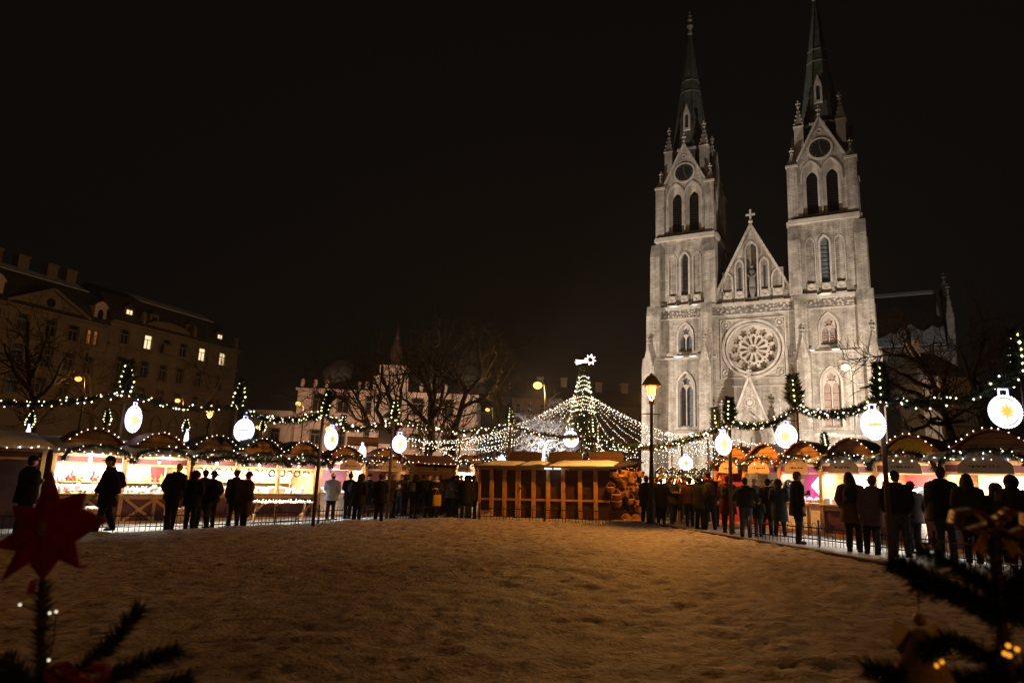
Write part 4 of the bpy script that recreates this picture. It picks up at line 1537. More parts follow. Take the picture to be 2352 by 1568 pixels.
pole('a', 300, 825, 20.8, 'post with fir top rising behind the snowy roof of the left ornament stall', tall=1.0, fat=0.23, seed=1)
pole('b', 551, 868, 23.7, 'post with fir top rising behind the left wreath stall roof', tall=0.96, fat=0.23, seed=2)
pole('c', 748, 893, 19.6, 'post with slim fir top at the end of the long left stalls', fat=0.14, seed=3)
pole('d', 908, 915, 23.5, 'post with fir top in front of the crooked bare tree trunk', seed=4)
pole('e', 1174, 935, 27.8, 'post with fir top standing by the tall sodium lamp', fat=0.15, seed=5)
pole('f', 1367, 955, 28, 'post with fir top lost against the big christmas tree', seed=6)
pole('g', 1674, 908, 19.2, 'post with bent fir top left of the church portal gable', fat=0.19, seed=7)
pole('h', 1826, 858, 22.4, 'post with thick dark fir top right of the church portal', tall=1.06, fat=0.30, seed=8)
pole('i', 2018, 828, 13.4, 'post with fir top beside the fish-marked lit bauble', tall=0.75, seed=9)
pole('j', 2338, 750, 10.9, 'post with fir top at the right edge of the square', seed=10)
pole('k', 73, 940, 24, 'far post with fir top above the left stall roof end', tall=0.6, seed=11)
pole('l', 252, 935, 28, 'far post with fir top just left of the first lit bauble', tall=0.66, seed=12)
pole('m', 430, 957, 28, 'far post with fir top between the first two lit baubles', tall=0.6, seed=13)
pole('n', 605, 960, 30, 'far post with fir top right of the second lit bauble', tall=0.55, seed=14)
pole('o', 788, 950, 30, 'far post with fir top right of the third lit bauble', tall=0.7, seed=15)
pole('p', 1647, 933, 25, 'far post with fir top left of the bent fir top', tall=0.85, seed=16)
pole('q', 1566, 1000, 33, 'far thin post with fir top above the small white-lit stalls', tall=0.3, fat=0.1, seed=17)
pole('r', 1897, 990, 25, 'small fir top post behind the orange gabled stalls', tall=0.55, seed=18)
pole('s', 2415, 735, 9.6, 'post with fir top beyond the right edge', seed=19)
pole('t', -60, 860, 20, 'post with fir top beyond the left edge', seed=20)


def garland(a, b, sag, label, seed, hang=0.0):
    rng = random.Random(seed)
    A, B = Vector(POLES[a]), Vector(POLES[b])
    n = 22
    pts = []
    for i in range(n + 1):
        t = i / n
        p = A.lerp(B, t)
        p.z -= sag * 4 * t * (1 - t)
        p += Vector((rng.gauss(0, .012), rng.gauss(0, .012), rng.gauss(0, .012)))
        pts.append(p)
    L = (B - A).length
    o = tag(empty('fir_garland', A), label, 'garland', 'fir garlands strung between the poles')
    f = MB()
    loc = [p - A for p in pts]
    f.tube(loc, 0.05, 6)
    f.needles(loc, 0.085, int(L * 330), 0.1, rng)
    f.build('fir_rope', M['fir'], o)
    c = MB()
    r = 0.021 if A.y < 19 else 0.029
    bulbs_along(c, loc, 0.085, r, rng, 0.055, (0, 0, 0, 0, 1, 2))
    c.build('light_chain', [M['bulb'], M['bulbg'], M['bulbw']], o)
    m = MB()
    for k in range(int(L * 2.2)):
        q = rng.choice(loc)
        m.ball(q + Vector((rng.gauss(0, .03), -0.06, -0.08)), 0.035, 7, 5)
    m.build('bauble_cluster', M['red'], o)


garland('t', 'a', 0.22, 'lit fir garland running in from the left edge to the first pole', 1)
garland('a', 'b', 0.25, 'lit fir garland between the first two poles before the apartment house', 2)
garland('b', 'c', 0.3, 'lit fir garland from the second pole to the theatre side pole', 3)
garland('c', 'd', 0.35, 'lit fir garland across the theatre front below the bare branches', 4)
garland('d', 'e', 0.3, 'lit fir garland dipping behind the central closed stall left part', 5)
garland('e', 'f', 0.25, 'lit fir garland crossing in front of the frosted white tree', 6)
garland('f', 'g', 0.62, 'long lit fir garland from the christmas tree to the bent fir pole', 7)
garland('g', 'h', 0.35, 'lit fir garland with red baubles across the church portal', 8)
garland('h', 'i', 0.3, 'lit fir garland below the right church tower windows', 9)
garland('i', 'j', 0.28, 'lit fir garland in front of the leaning bare tree', 10)
garland('j', 's', 0.1, 'lit fir garland leaving past the right edge', 11)


def bauble(px, py, Y, D, turn, emblem, label, poleside, key):
    p = at(px, py, Y)
    face = math.atan2(p.x, p.y)           # direction of the sight line
    o = tag(empty('bauble_sign', p, -face + turn), label, 'lit bauble', 'lit bauble signs hung on the poles')
    r = D / 2
    g = MB()
    g.lathe([(0.0, -0.055), (r * 0.5, -0.05), (r * 0.84, -0.035), (r * 0.9, 0.0), (r * 0.84, 0.035), (r * 0.5, 0.05), (0.0, 0.055)], (0, 0, 0), 30)
    g.v = [(x, z, y) for x, y, z in g.v]
    g.build('light_box', M['discw' if px > 1600 else 'disc'], o)
    q = MB()
    q.tube([(r * 1.02 * math.cos(a), 0, r * 1.02 * math.sin(a)) for a in [2 * PI * i / 30 for i in range(31)]], 0.016, 6)
    for i in range(34):
        a = 2 * PI * i / 34
        q.dot((r * 1.03 * math.cos(a), -0.02, r * 1.03 * math.sin(a)), 0.024, 1)
    q.build('rim_light', [M['rim'], M['bulbw']], o)
    q = MB()
    q.tube([(-0.07, 0, r), (-0.07, 0, r + 0.12), (0.07, 0, r + 0.12), (0.07, 0, r)], 0.02, 6)
    q.build('cap_light', M['rim'], o)
    e = MB()
    if emblem == 'star':
        e.plate([(0.5 * r * (1 if i % 2 == 0 else 0.45) * math.sin(i * PI / 8), 0.5 * r * (1 if i % 2 == 0 else 0.45) * math.cos(i * PI / 8)) for i in range(16)], [], -0.064, -0.046)
    elif emblem == 'flower':
        e.plate(foil(0, 0, 0.45 * r, 4, 32, 0, 0.35), [], -0.064, -0.046)
    elif emblem == 'fish':
        e.plate([(-0.5 * r, 0.06 * r), (-0.3 * r, 0.01 * r), (0, 0.12 * r), (0.3 * r, 0.08 * r), (0.55 * r, 0.1 * r), (0.5 * r, -0.05 * r), (0.3 * r, -0.02 * r), (0, -0.06 * r), (-0.3 * r, -0.07 * r), (-0.52 * r, -0.14 * r)], [], -0.064, -0.046)
    else:
        e.plate(circle(0, -0.05 * r, 0.38 * r, 14), [], -0.064, -0.046)
    e.build('emblem', M['embo' if emblem in ('fish', 'star') else 'emb'], o)
    if key in POLES:
        P = Vector(POLES[key])
        top = Vector((P.x, P.y, p.z + r + 0.16)) - p
        top.rotate(Matrix.Rotation(face - turn, 3, 'Z'))
        a = MB()
        a.tube([top, (0, 0, r + 0.16), (0, 0, r + 0.1)], 0.014, 5)
        a.build('bracket', M['iron'], o)


bauble(306, 962, 20.4, 0.74, R(58), 'blob', 'lit bauble with yellow blob turned half sideways above the left ornament stall', 1, 'a')
bauble(561, 988, 23.4, 0.73, R(-35), 'fish', 'lit bauble with yellow streak above the couple at the left stalls', 1, 'b')
bauble(760, 1008, 19.4, 0.54, R(54), 'star', 'narrow turned lit bauble with orange star by the theatre side', 1, 'c')
bauble(917, 1019, 23.2, 0.54, R(37), 'blob', 'lit bauble with faint yellow mark before the thick tree trunk', 1, 'd')
bauble(1022, 1056, 38, 0.56, R(35), 'blob', 'small lit bauble over the far white-lit stalls left of centre', 1, '')
bauble(1152, 1061, 38, 0.56, R(40), 'star', 'small lit bauble with yellow mark above the closed stall roof corner', 1, '')
bauble(1311, 1008, 30, 0.66, R(20), 'star', 'lit bauble hanging low on the christmas tree', 1, '')
bauble(1362, 1062, 33, 0.5, R(-60), 'blob', 'lit bauble tilted behind the closed stall roof', 1, '')
bauble(1575, 1063, 32, 0.60, R(20), 'star', 'small lit bauble under an orange lamp by the far white-lit stalls', 1, 'q')
bauble(1661, 1020, 18.9, 0.54, R(44), 'flower', 'lit bauble with yellow flower left of the church portal', 1, 'g')
bauble(1806, 1001, 22.1, 0.72, R(-30), 'blob', 'lit bauble with pale yellow square in front of the church portal', 1, 'h')
bauble(2005, 975, 13.2, 0.54, R(44), 'fish', 'tall lit bauble with orange fish streak on the right', 1, 'i')
bauble(2308, 945, 11.2, 0.50, R(33), 'star', 'largest lit bauble with orange star near the right edge', 1, 'j')
bauble(62, 1003, 22, 0.56, R(82), 'blob', 'violet edge-on lit bauble above the left stall end', 1, '')
bauble(427, 1010, 26, 0.56, R(80), 'blob', 'edge-on lit bauble behind the left stall roofs', 1, '')
bauble(831, 1043, 26, 0.62, R(68), 'blob', 'half-turned lit bauble behind the round-arched left stalls', 1, '')


# ------------------------------------------------------------------ the big christmas tree and its light strings
TX, TY = 4.75, 44.0


def big_tree():
    rng = random.Random(77)
    z0 = gz(TX)
    o = tag(empty('christmas_tree', (TX, TY, z0 - 0.03)), 'tall fir christmas tree covered in small lights behind the closed stall', 'christmas tree')
    H_ = 8.55
    prof = lambda z: 1.75 * (1 - z / H_) ** 0.85 + 0.10
    t = MB()
    t.tube([(0, 0, 0), (0, 0, H_ - 0.4)], [0.2, 0.03], 8)
    t.build('trunk', M['bark'], o)
    c = MB()
    z = 0.6
    while z < H_ - 0.1:
        n = int(6 + 26 * prof(z) / 1.75)
        for k in range(n):
            a = 2 * PI * (k + rng.random()) / n
            L = prof(z) * rng.uniform(0.78, 1.08)
            p1 = Vector((L * 0.5 * math.cos(a), L * 0.5 * math.sin(a), z + 0.06 * L))
            p2 = Vector((L * math.cos(a), L * math.sin(a), z - 0.12 * L))
            c.needles([(0, 0, z + 0.1), p1, p2], 0.10, int(16 + 34 * L / 1.75), 0.2, rng, 0, 0.22, 0.7)
        z += 0.19
    c.build('crown', M['fir'], o)
    b = MB()
    for k in range(760):
        z = (1 - math.sqrt(rng.random())) * (H_ - 0.6) + 0.5
        a = rng.uniform(0, 2 * PI)
        r_ = prof(z) * rng.uniform(0.82, 1.08)
        b.dot((r_ * math.cos(a), r_ * math.sin(a), z), 0.036 * rng.uniform(0.7, 1.2), rng.choice((0, 0, 1)))
    # chains wound round the upper part
    for z in (5.6, 5.95, 6.2, 6.45, 6.9, 7.2, 7.5, 7.8):
        n = int(40 * prof(z) + 6)
        for k in range(n):
            a = 2 * PI * k / n
            b.dot((prof(z) * 1.02 * math.cos(a), prof(z) * 1.02 * math.sin(a), z + 0.06 * math.sin(3 * a)), 0.034, 0)
    b.build('light_chain', [M['bulb'], M['bulbg']], o)
    for k in range(34):
        z = rng.uniform(0.8, 7.0)
        a = rng.uniform(PI, 2 * PI)
        m = MB()
        m.ball((0, 0, 0), 0.075, 10, 7)
        m.tube([(0, 0, 0.07), (0, 0, 0.11)], 0.02, 6)
        m.build('ornament', M['red'], o, (prof(z) * math.cos(a), prof(z) * math.sin(a), z))
    # the comet
    P = at(1356, 826, TY - 0.2)
    s = tag(empty('comet_star', P), 'glowing comet star with tail on the tip of the christmas tree', 'star ornament')
    k = 0.0265 * 1.05
    q = MB()
    st = [((13 if i % 2 == 0 else 6) * k * math.sin(i * PI / 8 + 0.2), (13 if i % 2 == 0 else 6) * k * math.cos(i * PI / 8 + 0.2)) for i in range(16)]
    q.tube([(x, 0, z) for x, z in st + st[:1]], 0.030, 5)
    q.build('star_tube', M['comet'], s)
    q = MB()
    for pts in ([(-8, 0), (-20, -3), (-34, -2)], [(-8, -4), (-20, -8), (-33, -12)], [(-34, -2), (-28, -5), (-36, -7), (-30, -9), (-33, -12)]):
        q.tube([(x * k, 0, z * k) for x, z in pts], 0.028, 5)
    q.tube([(-9 * k, 0, -2 * k), (-34 * k, 0, -7 * k)], 0.014, 4)
    q.build('tail_tube', M['comet'], s)
    q = MB()
    q.tube([(-8 * k, 0.1, -28 * k), (-6 * k, 0.05, -10 * k), (0, 0.03, -3 * k)], 0.03, 5)
    q.build('holder', M['iron'], s)


big_tree()


def light_string(A, B, sag, step, r, rng, label, group, m='bulb', wire=True):
    A, B = Vector(A), Vector(B)
    n = 16
    pts = []
    for i in range(n + 1):
        t = i / n
        p = A.lerp(B, t)
        p.z -= sag * 4 * t * (1 - t)
        pts.append(p - A)
    o = MB()
    o.tube(pts, 0.007, 4, 1, cap=False)
    bulbs_along(o, pts, step, r, rng, 0.02, (0, 0, 0, 2))
    ob = o.build('light_string', [M[m], M['iron'], M['bulbw']], None, A)
    tag(ob, label, 'string lights', group)
    return ob


rng = random.Random(99)
NS = 36
RING = []
for k in range(NS):
    a = 2 * PI * k / NS + 0.07
    rr = 10.2
    x, y = TX + rr * math.cos(a), TY + rr * 0.95 * math.sin(a)
    RING.append(Vector((x, y, gz(x) + 3.35)))
    if abs(math.cos(a)) < 0.62 and math.sin(a) < 0:
        continue
    side = 'left' if math.cos(a) < 0 else 'right'
    dep = 'front' if math.sin(a) < 0 else 'rear'
    light_string((TX + 0.55 * math.cos(a), TY + 0.55 * math.sin(a), gz(TX) + 6.55), RING[-1], 0.75, 0.24, 0.026, rng,
                 'string of warm lights falling from the christmas tree to its %s %s side' % (dep, side), 'light strings %s %s of the christmas tree' % (dep, side))
for k in range(0, NS, 2):
    for dz in (rng.uniform(-0.3, 0.15), rng.uniform(-1.1, -0.6)):
        A, B = RING[k] + Vector((0, 0, dz)), RING[(k + 2) % NS] + Vector((0, 0, dz))
        light_string(A, B, rng.uniform(0.1, 0.38), 0.24, 0.025, rng, 'string of warm lights swagged between the posts around the christmas tree', 'light swags around the christmas tree')
for k in range(0, NS, 2):
    p = RING[k]
    o = MB()
    h = p.z - gz(p.x) + 0.1
    o.tube([(0, 0, 0), (0, 0, h)], [0.05, 0.04], 6)
    o.ball((0, 0, h), 0.06, 6, 4)
    ob = o.build('string_post', M['post'], None, (p.x, p.y, gz(p.x) - 0.03))
    tag(ob, 'slim post carrying the light strings around the christmas tree', 'post', 'posts around the christmas tree')
# extra chains over the lane on the left and right of the tree
for k, (x0, y0, x1, y1, Y0, Y1) in enumerate(((930, 1004, 1180, 1008, 30, 34), (940, 1022, 1180, 1022, 32, 35), (950, 1044, 1160, 1046, 30, 33), (1180, 1046, 1300, 1008, 33, 36),
                                             (1480, 1000, 1700, 1010, 36, 40), (1500, 1030, 1640, 1022, 36, 38), (1690, 1010, 1800, 1012, 34, 38), (1700, 1025, 1830, 1030, 32, 34), (1385, 1060, 1470, 1035, 31, 32), (1400, 1030, 1500, 1015, 34, 37),
                                             (935, 1012, 1170, 1000, 36, 40), (1000, 1030, 1190, 1012, 38, 41), (1560, 1018, 1690, 1040, 30, 31))):
    light_string(at(x0, y0, Y0), at(x1, y1, Y1), 0.22, 0.20, 0.028, rng, 'string of lights hung low across the lane %s of the christmas tree' % ('left' if x0 < 1340 else 'right'), 'lane light strings %s of the christmas tree' % ('left' if x0 < 1340 else 'right'))
floodlight(at(1252, 1092, 34.6), at(1256, 990, 36), 1100, 'small white floodlight on the ground below the frosted tree', (1, 0.95, 0.95), 100)


# ------------------------------------------------------------------ market stalls
GOODS = {}


def good(kind, loc, mname, label, cat, group, rz=0.0, sc_=1.0):
    """small ware for the counters; copies share one mesh"""
    if kind not in GOODS:
        b = MB()
        if kind == 'ornament_ball':
            b.ball((0, 0, 0.06), 0.06, 12, 8); b.tube([(0, 0, 0.115), (0, 0, 0.14)], 0.015, 6)
        elif kind == 'candle_jar':
            b.lathe([(0.045, 0), (0.055, 0.02), (0.055, 0.1), (0.04, 0.12), (0.04, 0.14), (0.0, 0.141)], (0, 0, 0), 12)
        elif kind == 'figurine':
            b.lathe([(0.05, 0), (0.055, 0.04), (0.035, 0.12), (0.02, 0.15)], (0, 0, 0), 10); b.ball((0, 0, 0.17), 0.033, 8, 6)
            b.lathe([(0.035, 0.185), (0.0, 0.26)], (0, 0, 0), 8); b.tube([(0.035, 0, 0.12), (0.07, -0.02, 0.08)], 0.012, 5); b.tube([(-0.035, 0, 0.12), (-0.07, -0.02, 0.08)], 0.012, 5)
        elif kind == 'plush_toy':
            b.ball((0, 0, 0.09), 0.09, 10, 8, 0, (1, 0.8, 1)); b.ball((0, -0.02, 0.21), 0.065, 10, 8)
            for sx in (-1, 1):
                b.ball((sx * 0.05, -0.01, 0.27), 0.025, 6, 5); b.ball((sx * 0.09, -0.03, 0.12), 0.035, 6, 5); b.ball((sx * 0.05, -0.08, 0.03), 0.035, 6, 5)
        elif kind == 'gift_box':
            b.box(-0.08, 0.08, -0.06, 0.06, 0, 0.1); b.box(-0.085, 0.085, -0.065, 0.065, 0.1, 0.125); b.box(-0.012, 0.012, -0.068, 0.068, 0.001, 0.13)
            b.ball((0.025, 0, 0.145), 0.022, 6, 5); b.ball((-0.025, 0, 0.145), 0.022, 6, 5)
        elif kind == 'toy_house':
            b.box(-0.06, 0.06, -0.05, 0.05, 0, 0.1); b.prism([(-0.075, -0.06, 0.1), (0.075, -0.06, 0.1), (0, -0.06, 0.18)], (0, 0.12, 0)); b.box(0.025, 0.045, -0.01, 0.01, 0.13, 0.19)
        elif kind == 'bread_loaf':
            b.ball((0, 0, 0.045), 0.09, 12, 7, 0, (1.2, 0.7, 0.55))
            for q in (-0.05, 0, 0.05):
                b.tube([(q - 0.02, -0.04, 0.08), (q + 0.02, 0.04, 0.085)], 0.008, 5)
        elif kind == 'wreath':
            b.tube([(0.11 * math.cos(a), 0, 0.13 + 0.11 * math.sin(a)) for a in [2 * PI * i / 16 for i in range(17)]], 0.03, 7)
            rr = random.Random(3)
            b.needles([(0.11 * math.cos(a), 0, 0.13 + 0.11 * math.sin(a)) for a in [2 * PI * i / 16 for i in range(17)]], 0.035, 200, 0.03, rr)
        elif kind == 'paper_star':
            b.plate([(0.15 * (1 if i % 2 == 0 else 0.42) * math.sin(i * PI / 5), 0.15 * (1 if i % 2 == 0 else 0.42) * math.cos(i * PI / 5)) for i in range(10)], [], -0.015, 0.015)
            b.tube([(0, 0, 0.15), (0, 0, 0.3)], 0.003, 4)
        elif kind == 'mug':
            b.lathe([(0.04, 0), (0.045, 0.09), (0.04, 0.092), (0.036, 0.02), (0.0, 0.018)], (0, 0, 0), 12)
            b.tube([(0.045, 0, 0.075), (0.075, 0, 0.06), (0.07, 0, 0.03), (0.043, 0, 0.02)], 0.008, 5)
        GOODS[kind] = b.build(kind, M[mname])
        o = GOODS[kind]
    else:
        o = GOODS[kind].copy()
        COL.objects.link(o)
    o.material_slots[0].link = 'OBJECT'
    o.material_slots[0].material = M[mname]
    o.location = loc
    o.rotation_euler.z = rz
    o.scale = (sc_, sc_, sc_)
    o['label'], o['category'], o['group'] = label, cat, group
    return o


for nm, c in (('cwhite', (0.85, 0.84, 0.8)), ('cred', (0.5, 0.03, 0.03)), ('cyellow', (0.75, 0.5, 0.05)), ('corange', (0.7, 0.22, 0.03)), ('cblue', (0.12, 0.16, 0.5)), ('cgreen', (0.08, 0.28, 0.1)), ('cpink', (0.75, 0.4, 0.4)), ('cbrown', (0.3, 0.15, 0.06)), ('csilver', (0.7, 0.7, 0.72)), ('straw', (0.6, 0.48, 0.25))):
    M[nm] = mat('ware ' + nm[1:], c, 0.5, 0.08, 20)


def stall_origin(px, py):
    return gnd(px, py)


def stall(O, ang, W, label, D=1.7, bays=1, gables=(0.5,), eave=1.92, lit=55, lcol=(1, 0.9, 0.74), back='cream', panel='maroon', gmat='plank', roofm='roofred', snowy=True,
          closed=False, sign=(), garl=True, brace=False, front='wood', seed=0, gw=0.62, gh=0.62, bulbs=True, counter=True, detail=True, small=False, group=None, glabel=None, ground=None, eavef=0.5):
    rng = random.Random(seed)
    zf = (gz(O.x) if ground is None else ground) - 0.03
    o = tag(empty('market_stall', (O.x, O.y, zf), ang), label, 'stall', group)
    T = Matrix.Translation((O.x, O.y, zf)) @ Matrix.Rotation(ang, 4, 'Z')
    fr = MB()
    n = bays + 1
    for i in range(n):
        x = W * i / bays
        x0 = min(max(x - 0.05, 0), W - 0.1)
        fr.box(x0, x0 + 0.1, -0.02, 0.08, 0, eave)
        fr.box(x0, x0 + 0.1, D - 0.1, D, 0, eave + 0.32)
    fr.box(-0.02, W + 0.02, -0.03, 0.09, eave - 0.085, eave - 0.003)
    fr.box(0.1, W - 0.1, -0.01, 0.07, eave - 0.30, eave - 0.24)
    fr.build('frame', M[front], o)
    h = MB()
    for i in range(bays):
        a, b = W * i / bays + 0.1, W * (i + 1) / bays - 0.1
        m_ = (a + b) / 2
        h.box(a, m_ - 0.05, 0.02, 0.05, eave - 0.24, eave - 0.09)
        h.box(m_ + 0.05, b, 0.02, 0.05, eave - 0.24, eave - 0.09)
    h.build('header_panel', M[panel], o)
    w_ = MB()
    w_.box(0.03, W - 0.03, D - 0.14, D - 0.11, 0, eave + 0.3)
    w_.build('back_wall', M[back], o)
    for x in (0.01, W - 0.04):
        s = MB()
        s.prism([(x, 0.081, 0), (x, D - 0.15, 0), (x, D - 0.15, eave + 0.26), (x, 0.081, eave - 0.02)], (0.03, 0, 0))
        s.build('side_wall', M['woodd'], o)
    if counter:
        c = MB()
        c.box(0.1, W - 0.1, 0.02, 0.06, 0.05, 0.82, 1)
        c.box(-0.03, W + 0.03, -0.14, 0.5, 0.82, 0.865, 0)
        c.box(0.1, W - 0.1, -0.012, 0.02, 0.70, 0.80, 0)
        c.box(0.1, W - 0.1, -0.012, 0.02, 0.02, 0.10, 0)
        if brace:
            for i in range(bays):
                a, b = W * i / bays + 0.12, W * (i + 1) / bays - 0.12
                m_ = (a + b) / 2
                c.bar((a, 0.0, 0.12), (m_, 0.0, 0.7), 0.075, 0.03)
                c.bar((m_, 0.004, 0.7), (b, 0.004, 0.12), 0.075, 0.03)
                c.bar((a, -0.006, 0.7), (m_, -0.006, 0.12), 0.075, 0.02)
                c.box(m_ - 0.04, m_ + 0.04, -0.03, 0.0, 0.1, 0.7)
        c.build('counter', [M[front], M[panel]], o)
    if closed:
        c = MB()
        c.box(0.1, W - 0.1, -0.005, 0.03, 0.87 if counter else 0, eave - 0.31)
        c.build('shutter', M[panel], o)
    # roof: boards, then a soft layer of snow
    r = MB()
    rise = 0.34
    r.prism([(-0.12, -0.38, eave), (-0.12, D + 0.1, eave + rise), (-0.12, D + 0.1, eave + rise + 0.05), (-0.12, -0.38, eave + 0.05)], (W + 0.24, 0, 0))
    rf = r.build('roof', M[roofm], o)
    if snowy:
        s = MB()
        nx, ny = max(8, int(W * 7)), 8
        for j in range(ny + 1):
            for i in range(nx + 1):
                x = -0.13 + (W + 0.26) * i / nx
                y = -0.41 + (D + 0.5) * j / ny
                e = min(1, min(i, nx - i) / 1.2, (min(j, ny - j) + 0.25) / 1.3)
                zz = eave + rise * (y + 0.38) / (D + 0.48) + 0.052
                s.v.append((x, y - 0.03 * rng.random() * (j == 0), zz + e * (0.05 + 0.09 * hn(x * 1.7 + seed * 9, y * 1.7, 8) + 0.03 * rng.random())))
        for j in range(ny):
            for i in range(nx):
                a = j * (nx + 1) + i
                s.face((a, a + 1, a + nx + 2, a + nx + 1), 0, True)
        k = len(s.v)
        for i in range(nx + 1):
            x, y, z = s.v[i]
            s.v.append((x, y + 0.01, z - 0.07 - 0.03 * rng.random()))
        for i in range(nx):
            s.face((i + 1, i, k + i, k + i + 1), 0, True)
        s.build('snow_cover', M['snow'], rf)
    # house-shaped gables standing on the roof front
    for gi, g in enumerate(gables):
        gx = W * g
        z0, z1 = eave + 0.05, eave + gh
        q = MB()
        y = 0.02
        zs = z0 + (z1 - z0) * 0.45
        kz = z1 - (z1 - zs) * 0.28
        kx = gw * 0.52
        q.prism([(gx - gw, y, z0), (gx + gw, y, z0), (gx + gw, y, zs), (gx + kx, y, kz), (gx, y, z1), (gx - kx, y, kz), (gx - gw, y, zs)], (0, 0.04, 0), 0)
        for sx in (-1, 1):
            q.box(gx + sx * gw - 0.04, gx + sx * gw + 0.04, y - 0.03, y + 0.75, z0 - 0.04, zs, 1)
            for a, b in ((Vector((gx + sx * (gw + 0.12), 0, zs - 0.06)), Vector((gx + sx * kx, 0, kz + 0.02))), (Vector((gx + sx * kx, 0.001 * sx, kz + 0.02)), Vector((gx, 0.001 * sx, z1 + 0.03)))):
                d = Vector((-(b - a).z, 0, (b - a).x)).normalized() * 0.045
                if d.z < 0:
                    d = -d
                fw = Vector((0, -0.12, 0))
                q.prism([tuple(a + fw), tuple(b + fw), tuple(b + d + fw), tuple(a + d + fw)], (0, 1.0, 0), 1)
        gb = q.build('gable', [M[gmat], M[roofm]], o)
        if bulbs:
            l = MB()
            bulbs_along(l, [(gx - gw - 0.14, -0.15, zs - 0.02), (gx - kx, -0.15, kz + 0.08), (gx, -0.15, z1 + 0.09), (gx + kx, -0.15, kz + 0.08), (gx + gw + 0.14, -0.15, zs - 0.02)], 0.16, 0.017 * (1.4 if small else 1), rng, 0.008)
            l.build('light_chain', M['bulb'], gb)
        if gi in sign:
            s = MB()
            zb = eave - 0.28
            pts = [(gx - gw * 0.8, zb), (gx + gw * 0.8, zb)] + [(gx + gw * 0.8 * math.cos(a), zb + 0.08 + 0.3 * math.sin(a)) for a in [PI * i / 12 for i in range(13)]]
            s.plate(pts, [], -0.44, -0.41, 0)
            xx = gx - gw * 0.45
            while xx < gx + gw * 0.42:      # worn, unreadable script
                s.box(xx, xx + rng.uniform(0.02, 0.06), -0.446, -0.44, zb + 0.12 + 0.015 * rng.random(), zb + 0.15 + 0.03 * rng.random(), 1)
                xx += rng.uniform(0.05, 0.08)
            s.build('sign_board', [M['sign'], M['ink']], o)
    if bulbs:
        l = MB()
        bulbs_along(l, [(-0.1, -0.43, eave + 0.06), (W * 0.5, -0.43, eave + 0.0), (W + 0.1, -0.43, eave + 0.06)], 0.22, 0.018 * (1.4 if small else 1), rng, 0.012, (0, 0, 1))
        l.build('light_chain', [M['bulb'], M['bulbw']], rf)
    if lit:
        b = MB()
        for i in range(bays):
            m_ = W * (i + 0.5) / bays
            b.box(m_ - 0.28, m_ + 0.28, 0.42, 0.5, eave - 0.2, eave - 0.14)
        b.build('lamp', M['lampw'], o)
        l = lamp('AREA', (W / 2, 0.42, eave - 0.24), lit * 3.5, lcol, o, shape='RECTANGLE', size=W * 0.85, size_y=0.35)
        l.rotation_euler = (R(14), 0, 0)
        for i in range(bays):        # reflector lamps under the eave
            m_ = W * (i + 0.5) / bays
            b = MB()
            b.box(m_ - 0.2, m_ + 0.2, -0.31, -0.25, eave - 0.05, eave - 0.01)
            b.build('lamp', M['lampw'], o)
            l = lamp('AREA', (m_, -0.3, eave - 0.06), lit * eavef / bays, lcol, o, shape='RECTANGLE', size=W / bays * 0.7, size_y=0.1)
            l.rotation_euler = (R(28), 0, 0)
    if garl and gables:
        for gi, g in enumerate(gables):
            gx = W * g
            pts = []
            for i in range(17):
                t = i / 16
                a = PI * (1 - t)
                pts.append(Vector((gx + (gw + 0.12) * 1.12 * math.cos(a), -0.47, eave - 0.22 + 0.42 * math.sin(a) ** 0.8)))
            P0 = T @ pts[0]
            loc = [(T @ p) - P0 for p in pts]
            ga = tag(empty('fir_garland', P0), (glabel or label) + (', garland over gable %s from its far end' % ('one', 'two', 'three', 'four')[gi] if len(gables) > 1 else ', garland'), 'garland', 'arched garlands on the stall fronts')
            ga['label'] = 'arched garland on the %s%s' % (('first gable of the ', 'middle gable of the ' if len(gables) > 2 else 'second gable of the ', 'last gable of the ')[gi] if len(gables) > 1 else '', ' '.join((glabel or label).split()[:9]))
            f = MB()
            f.tube(loc, 0.045, 6)
            f.needles(loc, 0.075, 420 if not small else 120, 0.08, rng)
            f.build('fir_rope', M['fir'], ga)
            l = MB()
            bulbs_along(l, loc, 0.1, 0.017 * (1.5 if small else 1), rng, 0.05, (0, 0, 1, 2))
            l.build('light_chain', [M['bulb'], M['bulbw'], M['red']], ga)
            if not small:
                l = MB()
                for k in range(14):
                    l.ball(rng.choice(loc) + Vector((rng.gauss(0, .05), -0.06, rng.gauss(-.03, .05))), 0.03, 7, 5, rng.choice((0, 1)))
                l.build('bauble_cluster', [M['red'], M['csilver']], ga)
    return o, T


LD = Vector((0.665, 0.747, 0))
LANG = math.atan2(LD.y, LD.x)
A0 = Vector((-11.95, 18.32, 0))
sA, TA = stall(A0, LANG, 3.62, 'long left stall crowded with white glowing ornaments under a snowy roof', bays=2, gables=(0.26, 0.74), brace=True, lit=150, seed=1, glabel='long left ornament stall', back='white')
C0 = A0 + LD * 3.72
sC, TC = stall(C0, LANG, 4.3, 'long left stall hung with dried wreaths and fir branches', bays=3, gables=(0.14, 0.5, 0.86), lit=165, seed=2, glabel='long dried wreath stall', lcol=(1, 0.88, 0.68), roofm='roof')
stall(A0 - LD * 2.45, LANG, 2.3, 'closed dark stall with pale wooden frame at the left edge', bays=1, gables=(), lit=0, closed=True, counter=False, panel='dpanel', seed=21, garl=False, snowy=True, eave=2.0)
D0 = A0 + LD * 8.13
sD, TD = stall(D0, LANG - R(12), 1.72, 'small left stall with white counter and maroon window panels', bays=1, gables=(0.55,), lit=70, seed=3, sign=(0,), glabel='small white-counter stall', lcol=(0.93, 0.93, 1.0), back='maroon', snowy=False, gw=0.5, gh=0.5)
